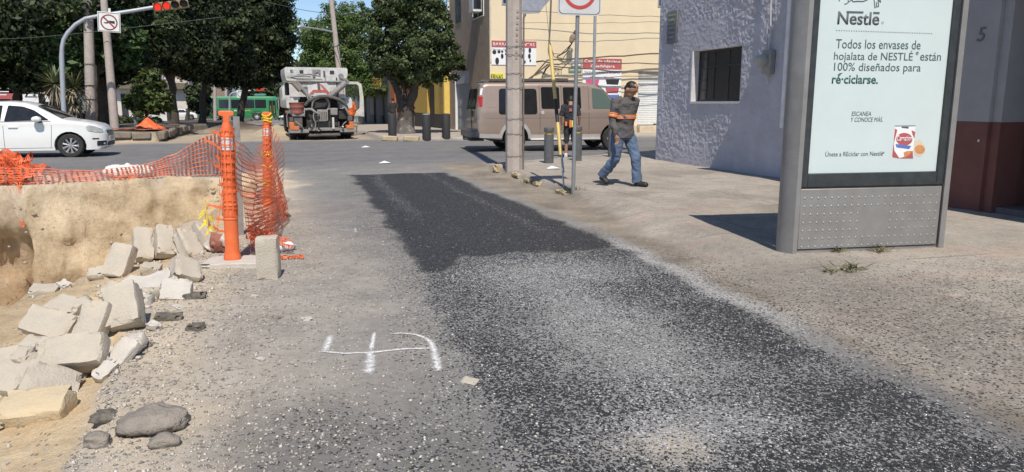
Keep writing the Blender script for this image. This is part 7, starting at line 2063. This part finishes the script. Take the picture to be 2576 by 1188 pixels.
def channelizer(label, base, top, wrapped, tape):
    root = empty('channelizer_post', base, 0, label, 'traffic post', 'orange posts holding the barrier mesh')
    d = Vector(top) - Vector(base); H = d.length
    rot = Vector((0, 0, 1)).rotation_difference(d).to_matrix().to_4x4()
    k = H / 1.38
    om = MAT['orange_plastic']
    MB().lathe([(.076 * k, 0), (.078 * k, .015), (.074 * k, .045), (.064 * k, .075), (.062 * k, .385)], 28, rot).build('foot_tube', om, root)
    prof = []; z = .386
    for s in range(5):
        r = .0605 - .0025 * s
        prof += [(r + .006, z * k), (r + .006, (z + .012) * k), (r, (z + .018) * k), (r - .002, (z + .125) * k)]; z += .128
    MB().lathe([(r_ * k, z_) for r_, z_ in prof], 28, rot).build('ringed_tube', om, root)
    MB().lathe([(.0535 * k, z * k), (.054 * k, (z + .004) * k), (.053 * k, (z + .115) * k), (.050 * k, (z + .118) * k)], 28, rot).build('reflective_band', MAT['reflective'], root)
    z += .119
    MB().lathe([(.056 * k, z * k), (.060 * k, (z + .012) * k), (.052 * k, (z + .03) * k), (.045 * k, (z + .09) * k), (.034 * k, (z + .13) * k)], 24, rot).build('shoulder', om, root)
    z += .125
    b = MB()
    pl = rpoly([(-.028, z), (.028, z), (.026, H / k - .05), (.066, H / k - .045), (.066, H / k - .005), (.04, H / k), (-.04, H / k), (-.066, H / k - .005), (-.066, H / k - .045), (-.026, H / k - .05)], .012, 3)
    b.prism([(x * k, zz * k) for x, zz in pl], -.018, .018, rot); b.build('handle', om, root, bevel=.005)
    if wrapped:
        def f(u, v):
            a = u * 6.283 * 1.05; r = .066 + .010 * nz(a, v * 4, 0, 3)
            return rot @ Vector((r * math.cos(a), r * math.sin(a), (.42 + .80 * (1 - v)) * k))
        net_mesh('net_wrap', f, 9, 11, MAT['orange_net'], root, .010, .009)
    if tape:
        for z0, n, sd in ((1.22, 3, 1), (.72, 2, 2), (.30, 2, 4), (.55, 1, 6)):
            pts = [rot @ Vector(((.066 + .006 * math.sin(i + sd)) * math.cos(i * .6 + sd), (.066) * math.sin(i * .6 + sd), z0 * k + .018 * math.sin(i * 1.3 + sd) + .004 * i)) for i in range(11 * n)]
            MB().tube(pts, .010, 4).build('yellow_tape', MAT['yellow_tape'], root)
    return root
P1b = gp(585, 655, .03); P1b.z = .04
P2b = gp(673, 517, 0); P2b.z = tz(P2b.x, P2b.y)
P1t = atY(568, 279, P1b.y - .03); P2t = atY(671, 282, P2b.y)
channelizer('near orange post with white band and T handle wrapped in mesh', P1b, P1t, True, False)
channelizer('farther orange post tied with yellow tape beyond the near post', P2b, P2t, True, True)
def stake():
    a = atY(590, 285, 8.6); b = atY(598, 420, 8.6)
    t = empty('wood_stake', (b.x, 8.6, tz(b.x, 8.6)), 0, 'grey weathered stake standing just behind the near orange post', 'stake')
    MB().box((0, 0, .62), (.065, .03, 1.36), (0, R(1.5), 0)).build('shaft', M('weathered_wood', (.26, .245, .235), .85, var=.2, scale=12), t)
stake()

def nets():
    on = MAT['orange_net']
    A = lambda z: P1b.lerp(P1t, (z - P1b.z) / (P1t.z - P1b.z)); B = lambda z: P2b.lerp(P2t, (z - P2b.z) / (P2t.z - P2b.z))
    for k, (lab, off, sd, zt, bulge) in enumerate((('orange mesh hung between the two orange posts and sagging to the road', .0, 5, 1.20, .22), ('second layer of orange mesh crumpled inside the first one', -.08, 9, 1.08, .10), ('third layer of orange mesh bunched lowest between the posts', -.03, 15, .80, .16))):
        lowA = Vector((P1b.x + .20 + off, P1b.y + .15, .03)); lowB = Vector((P2b.x + .17 + off, P2b.y + .2, .03))
        def f(u, v):
            top = A(zt).lerp(B(zt), u) + Vector((.06, 0, -.34 * math.sin(math.pi * u) ** .8))
            low = lowA.lerp(lowB, u) + Vector((bulge * .8 * math.sin(math.pi * min(1, u * 1.1)), 0, 0))
            p = top.lerp(low, v)
            p.x += .13 * math.sin(math.pi * v) * (.4 + .5 * u) * (bulge / .26) + .030 * math.sin(u * 19 + v * 6 + sd) + .08 * nz(u * 3, v * 2.5, 0, sd)
            p.z += .03 * nz(u * 4 + 3, v * 3, 0, sd + 1); p.y += .04 * nz(u * 4, v * 4, 3, sd + 2)
            p.z = max(p.z, tz(p.x, p.y) + .015)
            return p
        o = net_mesh('barrier_mesh', f, 62, 18, on, None, .011, .007); tag(o, lab, 'barrier mesh', 'orange barrier mesh')
    # loose heap at the foot of the near post, and the torn end on the road
    def f(u, v):
        x = P1b.x + .13 + .40 * u + .05 * nz(u * 7, v * 7, 0, 2); y = P1b.y + .25 + .55 * v
        return Vector((x, y, tz(x, y) + .06 + .20 * (1 - u) * abs(nz(u * 6, v * 6, 0, 4)) + .10 * (1 - u)))
    o = net_mesh('barrier_mesh', f, 12, 12, on, None, .013, .009); tag(o, 'crumpled orange mesh heaped on the ground against the near post', 'barrier mesh', 'orange barrier mesh')
    c = on_ground(735, 652)
    def f(u, v):
        x = c.x - .20 + .30 * u; y = c.y - .03 + .10 * v + .04 * nz(u * 6, v * 6, 0, 8)
        return Vector((x, y, tz(x, y) + .012 + .03 * abs(nz(u * 9, v * 9, 0, 6))))
    o = net_mesh('barrier_mesh', f, 11, 4, on, None, .011, .007); tag(o, 'torn end of orange mesh lying on the road by the upright block', 'barrier mesh', 'orange barrier mesh')
    # flap left of the near post
    def f(u, v):
        p = A(1.16 - .86 * v); q = Vector((p.x - .05 - (.07 + .05 * math.sin(9 * v)) * u - .05 * v * u + .05 * nz(u * 3, v * 5, 0, 12), p.y - .02 + .10 * u, p.z + .03 * math.sin(6 * v) * u + .05 * u))
        return q
    o = net_mesh('barrier_mesh', f, 3, 8, on, None, .018, .007, 3, None, lambda u, v: u > .4 and math.sin(v * 31) > .1); tag(o, 'torn flap of orange mesh left of the near post above the dig', 'barrier mesh', 'orange barrier mesh')
    # long run along the far lip of the dig
    tp = [(572, 318), (548, 334), (500, 352), (450, 384), (400, 404), (350, 417), (300, 424), (230, 430), (150, 428), (60, 424), (-60, 420), (-200, 418)]
    bt = [(572, 440), (548, 440), (500, 440), (450, 442), (400, 444), (350, 448), (300, 455), (230, 462), (150, 468), (60, 472), (-60, 478), (-200, 486)]
    T = [atY(x, y, float(far_y(-.7 - .0068 * (560 - x))) + .18) for x, y in tp]; Bm = [atY(x, y, float(far_y(-.7 - .0068 * (560 - x))) + .05) for x, y in bt]
    def pick(L, u):
        s = u * (len(L) - 1); i = min(int(s), len(L) - 2); return L[i].lerp(L[i + 1], s - i)
    def f(u, v):
        p = pick(T, u).lerp(pick(Bm, u), v)
        p.x += .06 * v + .02 * nz(u * 30, v * 3, 0, 31); p.y += .06 * math.sin(u * 40) * v; p.z += .02 * nz(u * 25, v * 4, 0, 33)
        return p
    o = net_mesh('barrier_mesh', f, 56, 8, MAT['orange_net'], None, .010, .028, 2, MAT['dark_net']); tag(o, 'long sagging mesh run along the far lip of the excavation', 'barrier mesh', 'orange barrier mesh')
    # bunched mesh on the spoil heap at far left
    for k, (x0, x1, y0, y1, h, sd, lab) in enumerate(((-7.6, -4.25, 15.15, 16.5, .10, 41, 'thick pile of bunched orange mesh on the spoil heap at far left'), (-7.4, -4.4, 15.0, 16.3, .04, 47, 'lower fold of orange mesh under the pile at far left'), (-7.0, -4.6, 15.3, 16.4, .20, 53, 'topmost fold of orange mesh on the pile at far left'))):
        def f(u, v):
            x = x0 + (x1 - x0) * u + .10 * nz(u * 14, v * 9, 0, sd); y = y0 + (y1 - y0) * v + .10 * nz(u * 12, v * 9, 2, sd)
            return Vector((x, y, tz(x, y) + .02 + h + h * 1.2 * nz(u * 16, v * 8, 5, sd)))
        o = net_mesh('barrier_mesh', f, 90, 26, on, None, .016, .011, 1); tag(o, lab, 'barrier mesh', 'orange barrier mesh')
    # crumple on the planted strip
    c = atY(378, 318, 33.2)
    mb = MB(); n, m_ = 16, 10; vs = []
    for j in range(m_ + 1):
        for i in range(n + 1):
            u, v = i / n, j / m_; x = c.x - .45 + 1.25 * u; y = 32.6 + 1.0 * v
            hh = .40 * max(0, 1 - abs(u - .30) / .42) * max(0, 1 - abs(v - .5) / .6) + .08 + .10 * nz(u * 6, v * 6, 0, 61)
            vs.append((x, y, tz(x, y) + max(.01, hh)))
    mb.add(vs, [(j * (n + 1) + i, j * (n + 1) + i + 1, (j + 1) * (n + 1) + i + 1, (j + 1) * (n + 1) + i) for j in range(m_) for i in range(n)])
    o = mb.build('folded_mesh', MAT['orange_net'], None, False); tag(o, 'orange mesh folded into a peak on the planted strip', 'barrier mesh')
    c2 = atY(245, 326, 33)
    mb = MB(); vs = []
    for j in range(5):
        for i in range(13):
            x = c2.x + 2.4 * i / 12; y = 32.3 + .5 * j / 4; vs.append((x, y, tz(x, y) + .05 + .07 * abs(nz(i * .7, j * .9, 0, 63))))
    mb.add(vs, [(j * 13 + i, j * 13 + i + 1, (j + 1) * 13 + i + 1, (j + 1) * 13 + i) for j in range(4) for i in range(12)])
    o = mb.build('folded_mesh', M('dull_orange', (.36, .11, .06), .7, var=.3), None, False); tag(o, 'dull orange mesh lying flat by the leaning pole', 'barrier mesh')
    # scrap of yellow tape hanging in the dig
    a = A(.5) + Vector((-.21, .05, .0)); t = MB()
    rng = random.Random(4)
    for k in range(7):
        p = a + Vector((rng.uniform(-.03, .03), 0, -.03 * k)); q = p + Vector((rng.uniform(-.05, .05), rng.uniform(-.02, .02), -.05)); s = Vector((.012, 0, .004))
        t.add([p - s, p + s, q + s, q - s], [(0, 1, 2, 3)])
    t.tube([a + Vector((0, 0, .10)), a + Vector((.01, 0, -.22))], .005, 5)
    o = t.build('tape_scrap', MAT['yellow_tape'], None, False); tag(o, 'scrap of yellow tape dangling left of the near post', 'tape')
nets()

# ------------------------------------------------------------------ blocks, rubble, stones
def boulder(dm, mat, seed):
    mb = MB(); prof = [(max(1e-3, math.sin(math.pi * i / 18)), -math.cos(math.pi * i / 18)) for i in range(19)]
    mb.lathe(prof, 28); P = np.array(mb.v)
    k = 1 + .26 * fbm(P[:, 0] * 1.3 + seed, P[:, 1] * 1.3, P[:, 2] * 1.3, 2, seed) + .085 * fbm(P[:, 0] * 4, P[:, 1] * 4, P[:, 2] * 4 + seed, 4, seed, .6)
    P = np.sign(P) * np.abs(P) ** .85 * k[:, None] * np.array(dm) / 2
    mb.v = [tuple(p) for p in P]
    return mb.build('boulder', mat, None, ang=80)
def blocks():
    G = 'concrete blocks tumbled along the lip of the excavation'
    bm_, rb = MAT['block'], MAT['rubble']
    # px, py, (across, along, thick), rx, ry, rz, lift, label
    T = (
        (306, 690, (.225, .34, .13), 58, 6, -7, .13, 'upright pale block at the left end of the upper heap', bm_, .05, 0),
        (362, 655, (.19, .40, .14), 46, 10, 34, .16, 'long block slanting left of a twin in the upper heap', bm_, .06, 0),
        (418, 648, (.19, .38, .14), 44, 12, 36, .17, 'block leaning beside the long slanting one in the upper heap', bm_, .07, 0),
        (478, 648, (.20, .40, .16), 38, 14, 52, .12, 'heavy block with a shaded end right of the leaning pair', bm_, .06, 0),
        (515, 630, (.13, .40, .13), 34, 14, 54, .15, 'narrow block behind the heavy shaded one', bm_, .07, 0),
        (490, 598, (.36, .22, .16), 20, -8, 8, .10, 'rounded mud caked stone at the back of the upper heap', M('mud_stone', (.45, .37, .28), .95, var=.15, bump=.6, dirt=.4), .16, .9),
        (470, 708, (.24, .25, .15), 35, 25, 40, .09, 'three cornered broken block below the heavy shaded one', bm_, .10, .85),
        (383, 695, (.17, .15, .12), 15, 10, 15, .06, 'small broken block between the upright and the slanting ones', bm_, .14, .9),
        (293, 745, (.24, .2, .13), 30, 10, -12, .02, 'half buried block under the upright one', bm_, .12, .9),
        (367, 735, (.42, .34, .22), 22, -6, 10, -.02, 'broad dusty lump of mortar below the upper heap', rb, .20, .85),
        (445, 748, (.22, .22, .13), 42, 4, 14, .04, 'white broken slab leaning at the right foot of the dusty lump', rb, .14, .85),
        (317, 822, (.22, .31, .17), 50, -14, 14, .14, 'thick block with a yellow side atop the lower heap', bm_, .05, 0),
        (237, 868, (.18, .33, .12), 54, 5, -6, .13, 'pale block standing on end in the middle of the lower heap', bm_, .06, 0),
        (130, 855, (.33, .20, .11), 46, 14, -6, .11, 'wide flat block tilted at the left of the lower heap', bm_, .05, 0),
        (172, 808, (.25, .20, .14), 22, 10, -14, .09, 'block tucked behind the wide tilted one', bm_, .09, .92),
        (192, 950, (.36, .20, .14), 47, -4, 7, .15, 'large block lying across the front of the lower heap', bm_, .05, 0),
        (100, 895, (.28, .22, .12), 26, 4, -8, .02, 'block half under the wide tilted one', bm_, .08, .95),
        (145, 905, (.22, .2, .12), 20, -6, 20, .02, 'tan mud covered block between the lower blocks', bm_, .12, .9),
        (300, 918, (.14, .26, .06), 42, 8, -28, .05, 'thin white wedge of slab right of the lower heap', rb, .02, .95),
        (34, 935, (.32, .22, .12), 30, -8, 24, .05, 'flat block at the left edge of the lower heap', bm_, .07, 0),
        (64, 940, (.10, .15, .10), 18, 0, 8, .10, 'small half brick perched on the flat left block', bm_, .10, 0),
        (100, 942, (.24, .2, .12), 30, 20, 30, .03, 'sloping dusty block behind the large front one', bm_, .1, .92),
        (28, 985, (.28, .22, .15), 26, 4, -10, .06, 'block with a dark broken corner at the bottom left', bm_, .08, .9),
        (128, 990, (.28, .22, .14), 30, 26, 28, .05, 'pointed broken block under the large front one', bm_, .10, .85),
        (92, 1048, (.34, .2, .13), 22, -4, 6, .05, 'mud streaked block lowest of the heap', M('mud_block', (.56, .46, .31), .95, var=.12, bump=.5, dirt=.5, dirtcol=(.54, .40, .22)), .08, 0),
        (112, 737, (.22, .18, .10), 10, 5, 18, .02, 'lone block half sunk in the sandy slope', bm_, .09, 0),
        (240, 798, (.28, .14, .10), 14, 4, 8, .04, 'pale slab between the tucked block and the thick one', rb, .10, .92),
        (258, 905, (.16, .14, .12), 20, 10, 30, .02, 'small chunk in the gap right of the standing block', rb, .14, .9),
        (420, 735, (.16, .14, .10), 24, 10, 40, .02, 'angular chip between the lump and the white slab', rb, .14, .88),
        (345, 765, (.22, .16, .12), 12, 6, -10, .02, 'crumbly pale chunk under the dusty lump', rb, .18, .85),
    )
    for k, (px, py, dm, rx, ry, rz, lift, lab, mt, rg, cut) in enumerate(T):
        p = on_ground(px, py)
        o = chunk('concrete_block' if mt is bm_ else 'rubble', tuple(q * .95 for q in dm), mt, (rx, ry, rz), 100 + k, rg + .05, cut, 6)
        o.location = (p.x, p.y, p.z + lift - .01)
        tag(o, lab, 'block' if mt is bm_ else 'rubble', G)
    # crumbs of the same concrete all through the heap
    rng = np.random.default_rng(77); Vs, Fs = [], []
    oc = np.array([(1, 0, 0), (-1, 0, 0), (0, 1, 0), (0, -1, 0), (0, 0, 1), (0, 0, -1), (.7, .7, .5), (-.6, .5, .7)], float)
    T8 = [(0, 6, 4), (6, 2, 4), (2, 7, 4), (7, 1, 4), (1, 3, 4), (3, 0, 4), (2, 0, 5), (1, 2, 5), (3, 1, 5), (0, 3, 5), (0, 2, 6), (2, 1, 7)]
    cen = [on_ground(t_[0], t_[1]) for t_ in T]
    for q in range(900):
        c = cen[rng.integers(0, len(cen))]; x, y = c.x + rng.normal(0, .17), c.y + rng.normal(0, .17)
        s = .004 + .020 * rng.uniform() ** 3
        p = oc * rng.uniform(.6, 1.2, (8, 1)) * s * rng.uniform(.6, 1.2, (1, 3)) + np.array([x, y, tz(x, y) + s * .35])
        Fs += [tuple(i + len(Vs) for i in f) for f in T8]; Vs += [tuple(v) for v in p]
    tag(np_mesh('rubble_crumbs', Vs, Fs, rb), 'pale concrete crumbs strewn among the tumbled blocks', 'rubble', kind='stuff')
    shapes = [chunk('broken_piece', (.10, .08, .06), (bm_, rb)[k % 2], (0, 0, 0), 820 + k, .30, .8, 4) for k in range(6)]
    for k in range(28):
        o = shapes[k] if k < 6 else link('broken_piece', shapes[k % 6].data)
        c = cen[k]; a = rng.uniform(-1.2, 1.2) if k % 2 else rng.uniform(2.4, 3.6); x, y = c.x + .20 * math.cos(a), c.y - .08 + .16 * math.sin(a)
        s = rng.uniform(.8, 1.9); o.scale = (s, s * .9, s * .9); o.rotation_euler = tuple(rng.uniform(-.9, .9, 2)) + (rng.uniform(0, 6),)
        o.location = (x, y, tz(x, y) + .03 * s)
        tag(o, 'small chip beside the ' + T[k][7], 'rubble', 'small broken pieces in the block heap')
    # stones bedded in the cut face
    Vs, Fs = [], []
    for q in range(150):
        x = rng.uniform(-6.5, -.9); e_ = float(edge_x(15.0)) - x; dep = min(.7 * e_, 3); z = -rng.uniform(.08, .95) * dep
        w_ = float(np.interp(x, [-7, -4.0, -1], [.34, .40, .55])); y = float(far_y(x)) - w_ * (-z / dep) ** 1.25
        s = .012 + .045 * rng.uniform() ** 3
        p = oc * rng.uniform(.6, 1.2, (8, 1)) * s * np.array([1.2, .8, .7]) + np.array([x, y - .01, z])
        Fs += [tuple(i + len(Vs) for i in f) for f in T8]; Vs += [tuple(v) for v in p]
    tag(np_mesh('bedded_stones', Vs, Fs, M('bedded_stone', (.36, .30, .225), .95, var=.3, scale=20)), 'small stones bedded in the sandy cut face of the excavation', 'stones', kind='stuff')
    # the one standing by itself
    p = gp(678, 704, .0)
    o = chunk('concrete_block', (.175, .15, .36), bm_, (0, 0, 6), 301, .05, 0, 5); o.location = (p.x, p.y + .07, tz(p.x, p.y) + .175)
    tag(o, 'solitary block standing upright on the road beside the near post', 'block')
    p = gp(600, 662, .02)
    o = chunk('slab', (.62, .40, .055), rb, (0, 0, 4), 302, .10, 0, 6); o.location = (p.x + .02, p.y + .08, tz(p.x + .1, p.y) + .015); tag(o, 'flat pale slab under the foot of the near orange post', 'slab')
    p = on_ground(548, 640)
    o = chunk('brick_piece', (.13, .16, .13), MAT['red_brick'], (20, 10, 30), 303, .18, .85); o.location = (p.x, p.y + .1, p.z + .10); tag(o, 'reddish brown broken brick left of the near orange post', 'brick')
    o = chunk('rubble', (.09, .12, .10), rb, (10, 20, 10), 304, .15, .88); o.location = (p.x + .07, p.y + .08, p.z + .12); tag(o, 'small white rubble piece tight against the near post', 'rubble')
    for px, py, dm, mt, lab, nm, cat, *sm_ in (
        (386, 1078, (.27, .20, .13), 'stone_grey', 'large rounded grey boulder on the gravel at bottom left', 'boulder', 'boulder', 1),
        (412, 1122, (.13, .09, .06), 'stone_grey', 'small pale crumbling stone before the large boulder', 'boulder', 'stone'),
        (245, 1118, (.11, .09, .07), 'stone_grey', 'dark stone lower left of the large boulder', 'boulder', 'stone'),
        (262, 1060, (.12, .09, .06), 'asphalt_chunk', 'jagged lump with a hollow left of the large boulder', 'boulder', 'stone'),
        (487, 750, (.17, .09, .05), 'asphalt_chunk', 'dark broken asphalt piece beside the white slab', 'asphalt_piece', 'asphalt piece'),
        (425, 805, (.17, .08, .05), 'asphalt_chunk', 'dark broken asphalt piece right of the thick block', 'asphalt_piece', 'asphalt piece'),
        (492, 830, (.10, .08, .05), 'asphalt_chunk', 'smaller dark asphalt piece toward the road', 'asphalt_piece', 'asphalt piece'),
        (448, 776, (.12, .06, .025), 'rubble', 'thin flat white stone below the white slab', 'stone', 'stone'),
        (770, 806, (.075, .05, .025), 'rubble', 'flat cream stone on the road above the painted mark', 'stone', 'stone'),
        (655, 907, (.05, .035, .02), 'rubble', 'small cream stone at the sandy edge level with the painted mark', 'stone', 'stone'),
        (373, 872, (.04, .04, .03), 'stone_grey', 'small dark stone right of the white wedge', 'stone', 'stone'),
        (640, 748, (.06, .04, .02), 'rubble', 'pale chip on the gravel right of the asphalt piece', 'stone', 'stone'),
        (695, 802, (.06, .04, .025), 'stone_grey', 'grey chip left of the flat cream stone', 'stone', 'stone'),
        (718, 545, (.15, .07, .05), 'asphalt_chunk', 'dark lump on the road right of the mesh', 'asphalt_piece', 'asphalt piece'),
        (1180, 960, (.10, .07, .010), 'block', 'flat cream mortar splash at the edge of the spread stone', 'mortar_splash', 'mortar'),
    ):
        p = on_ground(px, py)
        o = boulder(dm, MAT[mt], 400 + px) if nm == 'boulder' else chunk(nm, dm, MAT[mt], (random.uniform(-8, 8), random.uniform(-8, 8), random.uniform(-40, 40)), 400 + px, .34, .80); o.location = (p.x, p.y, p.z + dm[2] * (.28 if dm[2] > .012 else .1))
        tag(o, lab, cat)
blocks()

def litter():
    # crushed white bottle by the upright block
    p = on_ground(718, 632)
    t = empty('plastic_bottle', (p.x, p.y, p.z + .045), R(20), 'crushed white bottle lying right of the upright block', 'bottle')
    m4 = Matrix.Rotation(math.pi / 2, 4, 'Y')
    MB().lathe([(.01, -.09), (.045, -.085), (.048, -.02), (.040, .0), (.048, .03), (.044, .06), (.02, .085)], 14, m4).build('body', MAT['white_plastic'], t)
    MB().lathe([(.02, .086), (.02, .105)], 12, m4).build('cap', MAT['galv'], t)
    # white sack on the far lip
    c = atY(322, 424, 16.2)
    mb = MB(); ellipsoid(mb, (0, 0, .09), (.40, .22, .14), 20); ellipsoid(mb, (-.22, .05, .10), (.22, .2, .13), 16); ellipsoid(mb, (.32, 0, .10), (.16, .16, .12), 14)
    o = fuse('sack', mb, M('sack_white', (.72, .71, .68), .85, var=.06, scale=20, dirt=.2), None, .02, 2, .03, 17); o.location = (c.x, 16.15, tz(c.x, 16.3) + .02); tag(o, 'white woven sack lying behind the mesh on the far lip', 'sack')
    for px, py, lab in ((920, 372, 'white paper scrap on the crossing before the work truck'), (968, 412, 'pale paper scrap on the crossing nearer the tar patch'), (1352, 520, 'small white scrap on the pavement')):
        p = on_ground(px, py) if px < 1300 else on_ground(1393, 426)
        mb = MB().add([(-.14, 0, .01), (.12, -.03, .02), (.16, .1, .012), (0, .14, .06), (-.12, .12, .015)], [(0, 1, 3), (1, 2, 3), (0, 3, 4)])
        o = mb.build('paper_scrap', MAT['white_plastic'], None, False); o.location = p; tag(o, lab if px < 1300 else 'small white scrap on the pavement left of the speed sign', 'litter')
litter()

def chalk():
    t = NT('spray_chalk'); v = t.coord()
    t.b.inputs['Base Color'].default_value = (.74, .74, .73, 1); t.b.inputs['Roughness'].default_value = .95
    at = t.new('Attribute'); at.attribute_name = 'cover'
    n = t.math('ADD', t.math('MULTIPLY', t.noise(v, 120, 3, .7), 1.0), t.math('MULTIPLY', t.noise(v, 26, 4, .7), .55))
    t.l(t.math('MULTIPLY', t.math('SUBTRACT', t.math('ADD', n, at.outputs['Fac']), 1.28), 3.4, True), t.b.inputs['Alpha'])
    def mark(label, strokes):
        Vs, Fs, Cs = [], [], []
        for pts, w0, w1, cov in strokes:
            P = [gp(x, y, 0) for x, y in pts]
            Q = []
            for a, b in zip(P[:-1], P[1:]):
                k = max(2, int((b - a).length / .02)); Q += [a.lerp(b, i / k) for i in range(k)]
            Q.append(P[-1]); base = len(Vs); n = len(Q)
            for i, q in enumerate(Q):
                d = (Q[min(i + 1, n - 1)] - Q[max(i - 1, 0)]).normalized(); s = Vector((-d.y, d.x, 0)); w = w0 + (w1 - w0) * i / (n - 1)
                for j in range(7):
                    f = -1 + j / 3; p = q + s * w * f
                    Vs.append((p.x, p.y, tz(p.x, p.y) + .005)); Cs.append(cov * (1 - abs(f) ** 1.5) - .10 * (i < 2 or i > n - 3))
            for i in range(n - 1):
                for j in range(6): Fs.append((base + i * 7 + j, base + i * 7 + j + 1, base + (i + 1) * 7 + j + 1, base + (i + 1) * 7 + j))
        o = np_mesh('painted_mark', Vs, Fs, t.mat, None, True, {'cover': ('FLOAT', Cs)}); tag(o, label, 'painted mark')
    mark('large white sprayed survey mark on the near lane', (([(812, 887), (870, 893), (935, 890), (1010, 882), (1082, 880)], .026, .028, .82), ([(832, 848), (826, 866), (816, 888)], .052, .055, .76), ([(942, 842), (938, 862), (933, 884)], .024, .042, .78), ([(932, 886), (930, 915), (928, 945)], .055, .080, .76), ([(982, 845), (1010, 843), (1045, 846), (1070, 854), (1086, 868), (1093, 890)], .022, .048, .80), ([(1092, 888), (1098, 915), (1101, 938)], .048, .062, .78)))
    mark('small white sprayed tick farther up the lane', (([(848, 578), (870, 580), (896, 578)], .022, .022, .78), ([(893, 574), (895, 586)], .04, .04, .66), ([(851, 574), (852, 580)], .03, .03, .55)))
chalk()
